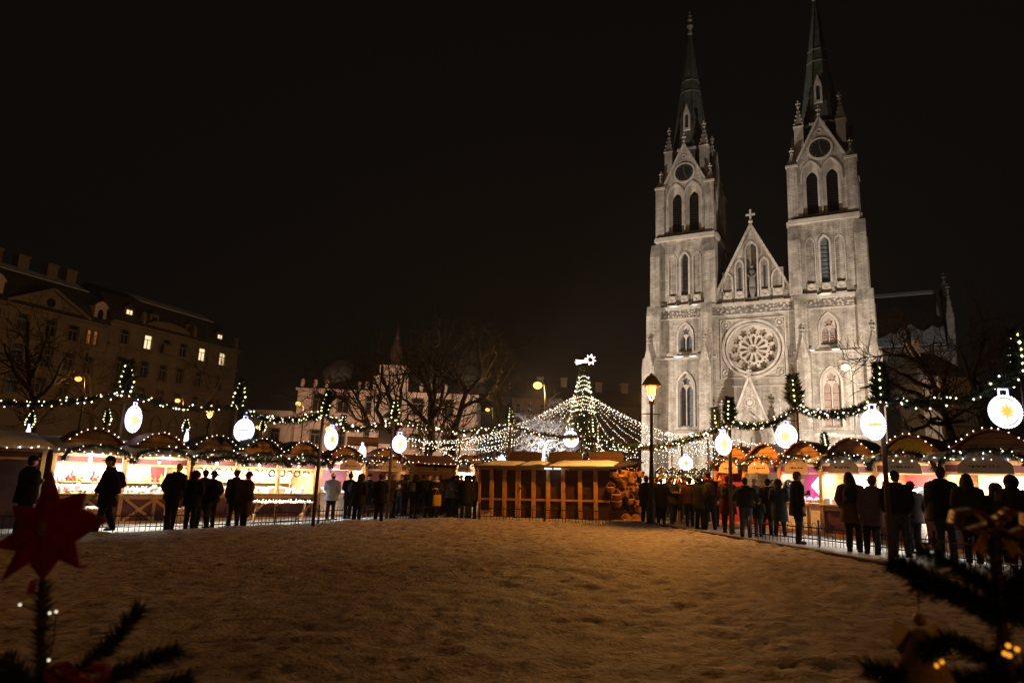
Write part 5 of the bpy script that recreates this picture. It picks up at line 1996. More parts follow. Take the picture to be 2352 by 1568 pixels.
D1 = A0 + LD * 9.95 + Vector((0.12, -0.1, 0))
stall(D1, LANG - R(16), 1.75, 'dim left stall with round sign board and red lit gable', bays=1, gables=(0.5,), lit=6, seed=4, sign=(0,), glabel='dim red-gabled stall', lcol=(1, 0.7, 0.4), back='maroon', snowy=False, gw=0.5, gh=0.5)
E0 = gnd(946, 1176)
stall(E0, R(20), 1.7, 'closed dark timber hut with sloping roof left of centre', bays=1, gables=(), lit=0, closed=True, seed=5, garl=False, front='post', panel='dpanel', snowy=False)
for k, (px, lb) in enumerate(((1001, 'far small stall with bright window under the small bauble left of centre'), (1046, 'far small stall with bright window beside the closed stall corner'))):
    o_ = at(px, 1100, 35)
    stall(Vector((o_.x, o_.y, 0)), R(-6), 0.98, lb, D=1.2, gables=(0.5,), lit=42, seed=6 + k, sign=(0,), small=True, snowy=False, gw=0.42, gh=0.55, glabel=lb.replace('far small', 'far').split(' with')[0] + (' under the small bauble' if k == 0 else ' beside the closed stall'))
FAR = ('leftmost', 'second', 'middle', 'fourth', 'rightmost')
for k, px in enumerate((1508, 1534, 1559, 1583, 1604)):
    o_ = at(px, 1105, 50)
    stall(Vector((o_.x, o_.y, 0)), R(-14), 0.74, '%s of five tiny white-lit stalls before the left church tower' % FAR[k], D=1.2, gables=(0.5,), lit=40, seed=10 + k, sign=(0,), small=True, snowy=False, gw=0.30, gh=0.5, glabel='%s tiny far stall' % FAR[k], gmat='cream', eave=1.75)

# right-hand row, from its far end towards the viewer
F0 = Vector((7.5, 23.3, 0))
F1 = Vector((9.72, 14.9, 0))
RD = (F1 - F0).normalized()
RANG = math.atan2(RD.y, RD.x)
ROW = ((-0.95, 1.5, 'orange-lit gabled stall with sign, farthest of the right row', dict(lit=0, closed=True, panel='magenta', gmat='plank', turn=28)),
       (0.7, 1.55, 'orange-lit gabled stall with sign beside the bauble with a square', dict(lit=2, panel='magenta', gmat='plank', turn=26)),
       (2.45, 1.6, 'stall with magenta drapes and a wooden table in front', dict(lit=26, panel='magenta', back='magenta', gmat='plank', turn=24, lcol=(1, 0.9, 0.95))),
       (4.2, 1.75, 'white-lit stall right of the magenta draped stall', dict(lit=62, panel='maroon', gmat='woodd', turn=22)),
       (6.1, 1.75, 'bright stall with red back wall and yellow gable', dict(lit=75, panel='maroon', back='cred', gmat='cyellow', turn=20)),
       (8.0, 2.1, 'last big stall with long sign board at the right edge', dict(lit=62, panel='maroon', gmat='woodd', turn=16, lcol=(1, 0.82, 0.62))))
RT = []
for k, (s, W, lb, kw) in enumerate(ROW):
    turn = kw.pop('turn')
    O = F0 + RD * s * 1.03
    W *= 1.05
    RT.append(stall(O, RANG + R(turn), W, lb, bays=1, gables=(0.5,), seed=30 + k, eave=1.97, eavef=0.18, sign=(0,), glabel=lb.split(',')[0], snowy=(k > 2), gw=(0.44, 0.46, 0.46, 0.5, 0.54, 0.66)[k], gh=0.6, **kw))


def put(T, kind, p, mname, label, cat, group, sc_=1.0, rz=0.0):
    q = T @ Vector(p)
    ang = math.atan2(T[1][0], T[0][0])
    return good(kind, q, mname, label, cat, group, ang + rz, sc_)


rng = random.Random(5)
# long left stall: rows of white ornaments, plush animals behind, figurines in the right bay
for k in range(22):
    put(TA, rng.choice(('ornament_ball', 'toy_house', 'candle_jar')), (0.18 + 3.3 * k / 22, 0.02 + 0.14 * (k % 2), 0.866), rng.choice(('cwhite', 'cwhite', 'csilver')), 'white ware in the front rows on the counter of the long left ornament stall', 'ware', 'white wares on the left counter', rng.uniform(0.9, 1.25))
for k in range(16):
    put(TA, rng.choice(('gift_box', 'toy_house')), (0.2 + 1.45 * k / 16, 0.36 + 0.1 * (k % 2), 0.866), rng.choice(('cwhite', 'cpink')), 'pale boxed ware piled behind the front rows of the left ornament stall', 'ware', 'pale boxes on the left counter', 1.25, rng.uniform(-.4, .4))
b = MB()
b.box(0.15, 1.7, 1.3, 1.55, 1.10, 1.13); b.box(1.95, 3.5, 1.3, 1.55, 1.10, 1.13)
sh = b.build('shelf', M['wood'], sA)
for k in range(7):
    put(TA, 'plush_toy', (0.25 + 0.21 * k, 1.42, 1.13), ('cwhite', 'cpink', 'cwhite', 'cred', 'cbrown', 'cwhite', 'cred')[k], 'plush animal sitting on the back shelf of the left ornament stall', 'plush toy', 'plush animals on the back shelf', 1.1)
for k in range(9):
    put(TA, 'figurine', (1.98 + 0.175 * k, 1.38, 1.13), ('cyellow', 'corange', 'cred', 'cyellow', 'cgreen', 'corange', 'cyellow', 'cred', 'corange')[k], 'bright painted figurine in the row on the right shelf of the left ornament stall', 'figurine', 'painted figurines in a row', 1.15)
for k in range(6):
    put(TA, 'paper_star', (0.35 + 0.26 * k, 0.75, 1.42), 'cwhite', 'white paper star hanging inside the left ornament stall', 'paper star', 'hanging white paper stars', 0.9)
for k in range(12):
    put(TA, 'figurine', (1.98 + 0.13 * k, 0.4 + 0.07 * (k % 2), 0.866), rng.choice(('cwhite', 'csilver', 'cpink')), 'pale figurine on the right counter half of the left ornament stall', 'figurine', 'pale figurines on the counter', 0.7)
b = MB()
b.box(1.84, 1.87, 1.4, 1.55, 1.13, 1.9); b.box(3.1, 3.5, 1.5, 1.555, 1.13, 1.9)
b.build('red_curtain', M['cred'], sA)


def crate(T, p, label, rz=0.0, w=0.5, fill='cwhite'):
    q = T @ Vector(p)
    o = tag(empty('wooden_crate', q, math.atan2(T[1][0], T[0][0]) + rz), label, 'crate', None)
    b = MB()
    for z in (0.02, 0.13):
        b.box(-w / 2, w / 2, -0.17, -0.15, z, z + 0.09); b.box(-w / 2, w / 2, 0.15, 0.17, z, z + 0.09)
        b.box(-w / 2, -w / 2 + 0.02, -0.15, 0.15, z, z + 0.09); b.box(w / 2 - 0.02, w / 2, -0.15, 0.15, z, z + 0.09)
    for sx in (-1, 1):
        for sy in (-1, 1):
            b.box(sx * (w / 2 - 0.03) - 0.015, sx * (w / 2 - 0.03) + 0.015, sy * 0.135 - 0.015, sy * 0.135 + 0.015, 0, 0.24)
    b.box(-w / 2 + 0.02, w / 2 - 0.02, -0.15, 0.15, 0.02, 0.035)
    b.build('slats', M['wood'], o)
    g = MB()
    rr = random.Random(int(p[0] * 100))
    for k in range(14):
        g.ball((rr.uniform(-w / 2 + 0.08, w / 2 - 0.08), rr.uniform(-0.1, 0.1), 0.2 + rr.uniform(-.02, .04)), 0.055, 8, 6)
    g.build('filling', M[fill], o)
    return o


crate(TA, (3.2, -0.42, 0.0), 'crate of white wares on the ground right of the cross-braced counter')
crate(TA, (3.15, -0.4, 0.25), 'upper crate of white wares stacked before the left ornament stall', 0.2, 0.42)
crate(TA, (0.9, -0.45, 0.0), 'crate of pale wares on the ground near the red foreground star')
crate(TA, (0.95, -0.42, 0.25), 'upper crate of pale wares seen beside the point of the red star', -0.15, 0.4)
# dried wreath stall
b = MB()
b.box(0.15, 4.15, 1.3, 1.55, 1.15, 1.18)
b.build('shelf', M['wood'], sC)
for k in range(13):
    put(TC, 'wreath', (0.25 + 0.31 * k, 0.12 + 0.05 * (k % 3), 1.36 + 0.03 * (k % 2)), rng.choice(('straw', 'straw', 'fir')), 'small dried wreath hanging under the eave of the left wreath stall', 'wreath', 'hanging dried wreaths', 1.0)
for k in range(20):
    put(TC, rng.choice(('candle_jar', 'toy_house', 'ornament_ball')), (0.2 + 0.2 * k, 0.05 + 0.16 * (k % 2), 0.866), rng.choice(('cwhite', 'straw', 'cwhite', 'cpink')), 'pale ware on the counter of the left wreath stall', 'ware', 'wares on the wreath stall counter', rng.uniform(0.8, 1.2))
for k in range(14):
    put(TC, rng.choice(('gift_box', 'candle_jar')), (0.3 + 0.28 * k, 1.42, 1.18), rng.choice(('cwhite', 'cwhite', 'cred', 'straw')), 'boxed ware on the back shelf of the left wreath stall', 'ware', 'boxes on the wreath stall shelf', 1.3)
b = MB()
for x in (0.9, 1.9, 2.9, 3.9):
    b.lathe([(0.1, 1.5), (0.02, 1.62), (0.012, 1.75)], (x, 0.15, 0), 10, 0)
    b.ball((x, 0.15, 1.5), 0.06, 8, 6, 1)
b.build('hanging_lamp', [M['white'], M['lampw']], sC)
# trestle table before the wreath stall, fringed with little lights
tq = TC @ Vector((2.6, -0.75, 0))
tb = tag(empty('trestle_table', tq, LANG), 'low trestle table with lit fringe before the left wreath stall', 'table')
b = MB(); b.box(-1.0, 1.0, -0.25, 0.25, 0.6, 0.635); b.build('tabletop', M['cwhite'], tb)
for x in (-0.85, 0.85):
    b = MB(); b.bar((x - 0.15, -0.2, 0), (x + 0.15, 0.2, 0.6), 0.05, 0.05); b.bar((x - 0.15, 0.2, 0), (x + 0.15, -0.2, 0.6), 0.05, 0.04); b.build('trestle', M['wood'], tb)
b = MB(); bulbs_along(b, [(-1, -0.27, 0.62), (1, -0.27, 0.62)], 0.07, 0.018, rng, 0.012); bulbs_along(b, [(-1, -0.2, 0.68), (1, -0.2, 0.68)], 0.06, 0.02, rng, 0.02); b.build('light_chain', M['bulb'], tb)
# branches of fir thrown on the wreath stall roof and along its eave
for (x, y, z, L, lb) in ((2.3, 0.35, 2.35, 1.1, 'dark heap of fir branches on the wreath stall roof'), (0.6, 0.5, 2.15, 0.5, 'small heap of fir branches on the near end of the wreath stall roof')):
    b = MB()
    for k in range(26):
        a = Vector((rng.uniform(-L, L) * 0.8, rng.uniform(-.3, .3), rng.uniform(-0.25, 0.12)))
        d = Vector((rng.gauss(0, 1), rng.gauss(0, .4), rng.gauss(0.1, .35))).normalized() * rng.uniform(0.3, 0.6)
        b.tube([a, a + d], [0.012, 0.004], 4, 1)
        b.needles([a, a + d], 0.02, 130, 0.1, rng, 0, 0.25)
    tag(b.build('fir_heap', [M['fir'], M['firbr']], None, TC @ Vector((x, y, z)), LANG), lb, 'fir branches')
b = MB()
pts = [Vector((x * 0.2 - 0.1, -0.45, 1.88 + rng.uniform(-.05, .05))) for x in range(0, 23)]
b.tube(pts, 0.05, 5); b.needles(pts, 0.08, 1500, 0.11, rng)
tag(b.build('fir_garland', M['fir'], None, TC.to_translation(), LANG), 'unlit fir garland along the whole eave of the left wreath stall', 'garland')
# small white-counter stall
for k in range(8):
    put(TD, rng.choice(('mug', 'candle_jar')), (0.2 + 0.17 * k, 0.15, 0.866), 'cwhite', 'white cup on the counter of the small white-counter stall', 'cup', 'white cups on a counter', 1.1)
b = MB(); b.box(0.1, 1.62, -0.025, 0.0, 0.1, 0.82); b.build('counter_front', M['cwhite'], sD)
# right row wares
T3 = RT[2][1]
for k in range(10):
    put(T3, rng.choice(('candle_jar', 'ornament_ball')), (0.3 + 0.11 * k, 0.1 + 0.12 * (k % 2), 0.866), 'csilver', 'silvery ware heaped on the counter of the magenta draped stall', 'ware', 'silver wares in the magenta stall', 1.2)
b = MB()
b.plate([(0.75, 1.35), (0.98, 1.1), (1.2, 1.35), (0.98, 1.6)], [], 0.55, 0.57)
b.build('diamond_sign', M['cwhite'], RT[2][0])
b = MB(); b.box(0.1, W * 0 + 1.5, -0.03, 0.0, 0.1, 0.82); b.build('counter_front', M['cwhite'], RT[2][0])  # white panel stands in for the snow-lit wall below the counter
tq = T3 @ Vector((0.85, -0.75, 0))
tb = tag(empty('wooden_table', tq, RANG + R(24)), 'tall wooden table before the magenta draped stall', 'table')
b = MB(); b.box(-0.42, 0.42, -0.25, 0.25, 0.80, 0.85); b.build('tabletop', M['wood'], tb)
for sx in (-1, 1):
    for sy in (-1, 1):
        b = MB(); b.box(sx * 0.37 - 0.035, sx * 0.37 + 0.035, sy * 0.2 - 0.035, sy * 0.2 + 0.035, 0, 0.8); b.build('leg', M['wood'], tb)
for k in range(5):
    good('mug', tq + Vector((-0.2 + 0.1 * k, 0.03 * k, 0.85)), 'cwhite', 'white mug standing on the tall wooden table', 'mug', 'mugs on the wooden table')
for si, (kinds, mats_, lb, grp) in enumerate(((('candle_jar', 'gift_box', 'toy_house'), ('cwhite', 'csilver', 'cwhite'), 'white ware on the counter of the white-lit right stall', 'wares in the white-lit right stall'),
                                            (('figurine', 'gift_box'), ('cred', 'cwhite', 'cyellow'), 'red or pale ware on the counter of the red-backed right stall', 'wares in the red-backed stall'),
                                            (('bread_loaf', 'candle_jar'), ('straw', 'cbrown', 'cwhite'), 'loaf or jar on the counter of the last big right stall', 'wares in the last right stall'))):
    T_ = RT[3 + si][1]
    for k in range(12):
        put(T_, rng.choice(kinds), (0.18 + 0.12 * k, 0.1 + 0.14 * (k % 2), 0.866), rng.choice(mats_), lb, 'ware', grp, 1.15)
    for k in range(7):
        put(T_, rng.choice(kinds), (0.25 + 0.2 * k, 1.42, 1.2), rng.choice(mats_), lb.replace('counter', 'back shelf'), 'ware', grp.replace('wares in', 'shelf wares in'), 1.2)
    b = MB(); b.box(0.12, 1.6, 1.3, 1.55, 1.17, 1.2); b.build('shelf', M['wood'], RT[3 + si][0])
# display rack of little lit jars at the corner of the white-lit stall
q = RT[3][1] @ Vector((1.78, -0.3, 0))
rk = tag(empty('display_rack', q, RANG + R(22)), 'narrow display rack of small bright jars at the post between right stalls', 'rack')
b = MB()
for x in (-0.16, 0.14):
    b.box(x, x + 0.02, -0.1, 0.1, 0, 1.55)
for z in (0.1, 0.38, 0.66, 0.94, 1.22, 1.5):
    b.box(-0.14, 0.14, -0.1, 0.1, z, z + 0.02)
b.build('shelf_frame', M['wood'], rk)
for z in (0.12, 0.4, 0.68, 0.96, 1.24):
    for x in (-0.08, 0.0, 0.08):
        b = MB(); b.lathe([(0.03, 0), (0.035, 0.02), (0.035, 0.1), (0.02, 0.13), (0.0, 0.131)], (x, -0.04, z), 8); b.build('jar', M['jar'], rk)
q = RT[4][1] @ Vector((0.55, -0.2, 1.42))
o = tag(empty('paper_lantern', q), 'salmon paper lantern hanging below a white lamp in the red-backed stall', 'lantern')
b = MB(); b.ball((0, 0, -0.08), 0.17, 12, 8, 0, (1, 1, 1.25)); b.build('shade', mat('salmon paper', (0.7, 0.36, 0.2), 0.7), o)
b = MB(); b.ball((0, 0, 0.26), 0.085, 10, 7); b.build('bulb', M['lampw'], o)
b = MB(); b.tube([(0, 0, 0.3), (0, 0, 0.42)], 0.006, 4); b.build('cord', M['iron'], o)

# ------------------------------------------------------------------ the closed stall in the middle with its baskets
S0, S1 = gnd(1097, 1189.5), gnd(1401, 1198.0)
SD = (S1 - S0); SW = SD.length; SA = math.atan2(SD.y, SD.x)
sh = tag(empty('market_stall', (S0.x, S0.y, -0.02), SA), 'long closed stall of dark panels and orange-lit posts in the middle', 'stall')
sh.rotation_euler = (0, -math.asin((S1.z - S0.z) / SW), SA)
b = MB()
b.box(0, SW, 0.05, 0.09, 0, 1.75); b.build('panel_wall', M['dpanel'], sh)
b = MB()
for zx in (225, 325, 430, 530, 553, 665, 780, 900, 1030, 1150):
    x = SW * (zx - 215) / 1040.0
    wd = 0.13 if zx not in (530, 553, 225) else 0.075
    b.box(max(0, x - wd / 2), x + wd / 2, -0.03, 0.05, 0, 1.66)
b.box(0, SW, -0.045, 0.05, 1.66, 1.80)
b.box(0, SW, -0.015, 0.048, 0.62, 0.69)
b.build('timber_frame', M['wood'], sh)
b = MB()
b.prism([(-0.1, -0.28, 1.72), (-0.1, 2.3, 1.98), (-0.1, 2.3, 2.04), (-0.1, -0.28, 1.78)], (SW + 0.3, 0, 0))
rf = b.build('roof', M['roof'], sh)
b = MB()
rng = random.Random(17)
nx = 40
for (xa, xb, ya, yb) in ((0.0, 1.35, -0.25, 1.7), (1.5, 2.3, 0.0, 1.4), (2.5, SW + 0.15, -0.2, 2.2)):
    k0 = len(b.v); n_ = 14
    for j in range(9):
        for i in range(n_ + 1):
            x = xa + (xb - xa) * i / n_; y = ya + (yb - ya) * j / 8
            e = min(1, min(i, n_ - i) / 2, min(j, 8 - j) / 2)
            x += rng.uniform(-.03, .03); y += rng.uniform(-.03, .03) + (0.25 * hn(x * 3, 1, 3) if j == 0 else 0)
            b.v.append((x, y, 1.78 + 0.26 * (y + 0.28) / 2.58 + 0.006 + e * (0.05 + 0.05 * hn(x * 2, y * 2, 9))))
    for j in range(8):
        for i in range(n_):
            a = k0 + j * (n_ + 1) + i
            b.face((a, a + 1, a + n_ + 2, a + n_ + 1), 0, True)
b.build('snow_cover', M['snow'], rf)
b = MB(); b.box(0.02, 0.06, 0.1, 2.2, 0, 1.74); b.box(SW - 0.06, SW - 0.02, 0.1, 2.2, 0, 1.74); b.box(0.06, SW - 0.06, 2.16, 2.2, 0, 1.9); b.build('side_wall', M['woodd'], sh)
for fx in (0.27, 0.60, 0.93):
    b = MB()
    x = SW * fx
    pts = [(x - 0.62, 1.9, 1.97), (x + 0.62, 1.9, 1.97), (x + 0.62, 1.9, 2.28)] + [(x + 0.62 * math.cos(a), 1.9, 2.28 + 0.10 * math.sin(a)) for a in [PI * i / 8 for i in range(1, 8)]] + [(x - 0.62, 1.9, 2.28)]
    b.prism(pts, (0, 0.08, 0))
    for z in (2.08, 2.2, 2.32):
        b.box(x - 0.6, x + 0.6, 1.885, 1.9, z, z + 0.028, 1)
    b.build('gable', [M['plankd'], M['ink']], sh)
b = MB()
for x in (0.55, 0.62):
    b.tube([(SW * x - 0.1, -0.2, 1.715), (SW * x + 0.12, -0.2, 1.715)], 0.018, 6)
b.build('tube_lamp', M['tube'], sh)
BL = {}
SM = Matrix.Translation((S0.x, S0.y, -0.02)) @ Matrix.Rotation(SA, 4, 'Z') @ Matrix.Rotation(-math.asin((S1.z - S0.z) / SW), 4, 'Y')


def basket(zx, zy, size, rz, tilt, y, label):
    px, py = (2100 + zx * .2679) / 1.7415, (1700 + zy * .2679) / 1.7415
    p = at(px, py, y)
    if 'b' not in BL:
        b = MB()
        b.lathe([(0.0, 0.0), (0.11, 0.0), (0.125, 0.01), (0.165, 0.16), (0.175, 0.165), (0.175, 0.185), (0.155, 0.185), (0.115, 0.03), (0.0, 0.025)], (0, 0, 0), 16)
        for z in (0.05, 0.09, 0.13):
            b.tube([((0.128 + z * 0.24) * math.cos(a), (0.128 + z * 0.24) * math.sin(a), z) for a in [2 * PI * i / 16 for i in range(17)]], 0.008, 4)
        o = empty('wicker_basket', p)
        bd = b.build('bowl', M['wicker'], o)
        b = MB()
        b.tube([(0.165 * math.cos(a), 0, 0.17 + 0.2 * math.sin(a)) for a in [PI * i / 12 for i in range(13)]], 0.012, 6)
        hd = b.build('handle', M['wicker'], o)
        BL['b'] = (o, bd, hd)
    else:
        s0, s1, s2 = BL['b']
        o = s0.copy(); COL.objects.link(o)
        for c in (s1, s2):
            d = c.copy(); COL.objects.link(d); d.parent = o
    o.location = p
    o.rotation_euler = (tilt, 0, rz)
    o.scale = (size, size, size)
    tag(o, label, 'basket', 'wicker baskets hung on the closed stall')


BK = [(1385, 800, 'tilted wicker basket high on the near corner of the closed stall'), (1465, 905, 'small wicker basket below the top row of baskets'), (1590, 850, 'round wicker basket left of the black lamp post, second row'), (1610, 965, 'wide wicker basket at the right end of the middle row'),
      (1285, 970, 'wicker basket hanging alone in front of the last dark panel'), (1440, 1040, 'tipped wicker basket in the middle of the hanging baskets'), (1370, 1085, 'dark wicker basket behind the long tray handle'), (1560, 1150, 'deep round basket in the lower middle row'),
      (1365, 1190, 'broad shallow basket hanging lowest near the corner'), (1700, 1265, 'low wicker basket beside the person at the lamp post'), (1690, 1170, 'half hidden wicker basket above the lowest right basket'), (1625, 1390, 'wicker basket tipped over on the snow'),
      (1480, 1375, 'wicker basket lying on its side near the ground'), (1320, 755, 'first wicker basket of the top row under the eave'), (1475, 755, 'second wicker basket of the top row under the eave'), (1580, 745, 'third wicker basket of the top row under the eave'),
      (1725, 750, 'last wicker basket of the top row beside the orange hat'), (1660, 980, 'wicker basket behind the wide middle row basket'), (1500, 1045, 'wicker basket behind the tipped middle basket'), (1425, 870, 'wicker basket touching the high tilted basket')]
rng = random.Random(23)
for i, (zx, zy, lb) in enumerate(BK):
    f = (zx - 1280) / 440.0
    basket(zx, zy + 28, rng.uniform(0.85, 1.15), rng.uniform(-.5, .8), rng.uniform(-.5, .35) if i not in (11, 12) else 1.3, 23.25 + 1.7 * f, lb)
# the slanting end wall that carries the baskets, its rails and its bit of roof
_w1 = SM.inverted() @ at(1468, 1150, 25.7)
e0, e1 = Vector((SW - 0.01, 0.12, 0)), Vector((_w1.x, _w1.y, 0))
b = MB()
b.prism([e0, e1, e1 + Vector((0, 0, 1.98)), e0 + Vector((0, 0, 1.72))], (-0.03, 0.02, 0))
b.build('end_wall', M['dpanel'], sh)
b = MB()
for z in (0.3, 0.75, 1.2, 1.6):
    b.bar(e0 + Vector((0.04, -0.02, z)), e1 + Vector((0.04, -0.02, z)), 0.04, 0.04)
for f in (0.5, 1.0):
    q = e0.lerp(e1, f) + Vector((0.02, -0.01, 0))
    b.bar(q, q + Vector((0, 0, 1.74)), 0.06, 0.06)
b.build('hanging_rail', M['post'], sh)
b = MB()
b.prism([(SW + 0.2, -0.27, 1.725), (e1.x + 0.2, e1.y - 0.1, 1.985), (e1.x - 0.3, e1.y + 0.1, 1.985), (SW + 0.2, 2.29, 1.985)], (0, 0, 0.06))
b.build('end_roof', M['roof'], sh)
# latches and hinges on the folded shutters
b = MB()
for k, x in enumerate((0.16, 0.33, 0.5, 0.68, 0.85)):
    b.box(SW * x - 0.05, SW * x + 0.05, -0.04, -0.031, 0.98 + 0.05 * (k % 2), 1.01 + 0.05 * (k % 2))
    b.box(SW * x - 0.03, SW * x - 0.015, -0.05, -0.04, 0.9, 1.0)
b.build('latch', M['iron'], sh)

# ------------------------------------------------------------------ low hoop fence, boards, tables
def fence(pts, label0, group):
    P = [gnd(*p) for p in pts]
    cum = []
    for i, (a, c) in enumerate(zip(P, P[1:])):
        o = tag(empty('hoop_fence', (a.x, a.y, a.z - 0.03)), label0[i], 'fence', group)
        d = c - a
        b = MB()
        b.tube([(0, 0, -0.05), (0, 0, 0.56)], 0.022, 6)
        b.ball((0, 0, 0.57), 0.03, 6, 4)
        b.build('post', M['iron'], o)
        for z in (0.17, 0.42):
            b = MB(); b.tube([(0, 0, z), (d.x, d.y, z + d.z)], 0.014, 5); b.build('rail', M['iron'], o)
        b = MB()
        n = int(d.length / 0.21)
        for k in range(n):
            f0, f1 = (k + 0.2) / n, (k + 0.78) / n
            x = [d * f0 + Vector((0, 0, 0.04)), d * f0 + Vector((0, 0, 0.44)), d * (f0 * 0.75 + f1 * 0.25) + Vector((0, 0, 0.52)), d * (f0 * 0.25 + f1 * 0.75) + Vector((0, 0, 0.52)), d * f1 + Vector((0, 0, 0.44)), d * f1 + Vector((0, 0, 0.04))]
            b.tube(x, 0.008, 4)
        b.build('hoop_bar', M['iron'], o)


fence(((-90, 1228), (160, 1225), (386, 1221), (630, 1210), (730, 1205), (895, 1194), (1000, 1191), (1094, 1190)),
      ('hoop fence section hidden behind the red star', 'hoop fence section at the feet of the walker before the left stall', 'hoop fence section below the cross-braced counter and the group of shoppers', 'hoop fence section before the lit fringe table', 'hoop fence section in front of the pale puffer coat', 'hoop fence section before the dark crowd left of centre', 'hoop fence section ending at the closed stall corner'), 'hoop fence along the left path')
fence(((1100, 1194), (1250, 1199), (1404, 1204)), ('hoop fence section before the left half of the closed stall', 'hoop fence section before the right half of the closed stall'), 'hoop fence along the closed stall')
fence(((1722, 1236), (1882, 1253), (2012, 1270), (2150, 1290), (2300, 1312), (2420, 1330)), ('hoop fence section before the jeans wearer on the right', 'hoop fence section in front of the tall wooden table', 'hoop fence section behind the two long-coated women', 'hoop fence section behind the tall man on the right', 'hoop fence section at the right edge'), 'hoop fence along the right path')


def board(px0, px1, py0, py1, Y, m, name, label, mark=False):
    a, b = at(px0, py1, Y), at(px1, py0, Y)
    o = tag(empty(name, a), label, 'sign')
    q = MB()
    q.box(0, b.x - a.x, -0.02, 0.02, 0, b.z - a.z)
    q.build('panel', M[m], o)
    q = MB()
    wd, ht = b.x - a.x, b.z - a.z
    for z in (0, ht):
        q.bar((0, 0, z), (wd, 0, z), 0.04, 0.06)
    for x in (0.03, wd - 0.03):
        q.tube([(x, 0.03, 0.02), (x, 0.03, -(a.z - gz(a.x)))], 0.02, 5)
    q.build('frame', M['post'], o)
    if mark:
        q = MB()
        q.plate([(wd * 0.55 + 0.16 * math.cos(t), ht * 0.55 + 0.16 * math.sin(t)) for t in [PI * i / 10 for i in range(11)]], [], -0.03, -0.021)
        q.box(wd * 0.55 - 0.008, wd * 0.55 + 0.008, -0.03, -0.021, ht * 0.2, ht * 0.55)
        q.build('umbrella_mark', M['cred'], o)
        rr = random.Random(2)
        q = MB()
        for r_ in range(2):
            x = wd * 0.08
            while x < wd * 0.36:
                q.box(x, x + 0.03, -0.03, -0.021, ht * (0.6 - r_ * 0.25), ht * (0.6 - r_ * 0.25) + 0.03 + 0.02 * rr.random()); x += 0.05
        q.build('lettering', M['ink'], o)


board(797, 870, 1006, 1021, 28, 'wood', 'name_board', 'plain brown board raised on posts before the theatre')
board(1073, 1108, 1047, 1063, 33, 'sign', 'sign_board', 'pale sign with small red umbrella above the far stalls', True)


def standing_table(px, py, label, top, Y=None):
    p = gnd(px, py)
    o = tag(empty('standing_table', (p.x, p.y, gz(p.x) - 0.03)), label, 'table')
    b = MB(); b.lathe([(0.36, 0.98), (0.36, 1.02), (0.0, 1.021)], (0, 0, 0), 20); b.build('tabletop', M[top], o)
    b = MB(); b.lathe([(0.3, 0.0), (0.3, 0.03), (0.05, 0.08), (0.04, 0.97)], (0, 0, 0), 12); b.build('pedestal', M['dpanel'], o)


standing_table(1037, 1185, 'dark standing table among the crowd left of the closed stall', 'dpanel')
standing_table(1560, 1200, 'pale-topped standing table among the crowd right of the lantern', 'wood')
p = gnd(1114, 1190)
o = tag(empty('paper_box', (p.x, p.y - 0.15, gz(p.x))), 'small tan box on the snow at the closed stall corner', 'box')
b = MB(); b.box(-0.16, 0.16, -0.1, 0.1, 0, 0.22); b.build('carton', M['sign'], o)
b = MB(); b.poly([(-0.16, -0.1, 0.221), (0.16, -0.1, 0.221), (0.17, -0.2, 0.3), (-0.17, -0.2, 0.3)]); b.build('flap', M['sign'], o)


# ------------------------------------------------------------------ people
CLOTH = {}


def cloth(c):
    k = tuple(round(x, 3) for x in c)
    if k not in CLOTH:
        CLOTH[k] = mat('cloth %d' % len(CLOTH), c, 0.9, 0.2, 14, 0.25, 40)
        CLOTH[k].node_tree.nodes['Principled BSDF'].inputs['Specular IOR Level'].default_value = 0.15
    return CLOTH[k]


def remesh(o, vox, smooth=2):
    m = o.modifiers.new('skin_over', 'REMESH')
    m.mode = 'VOXEL'
    m.voxel_size = vox
    m.use_smooth_shade = True
    if smooth:
        s = o.modifiers.new('soften', 'SMOOTH')
        s.iterations = smooth
        s.factor = 0.5


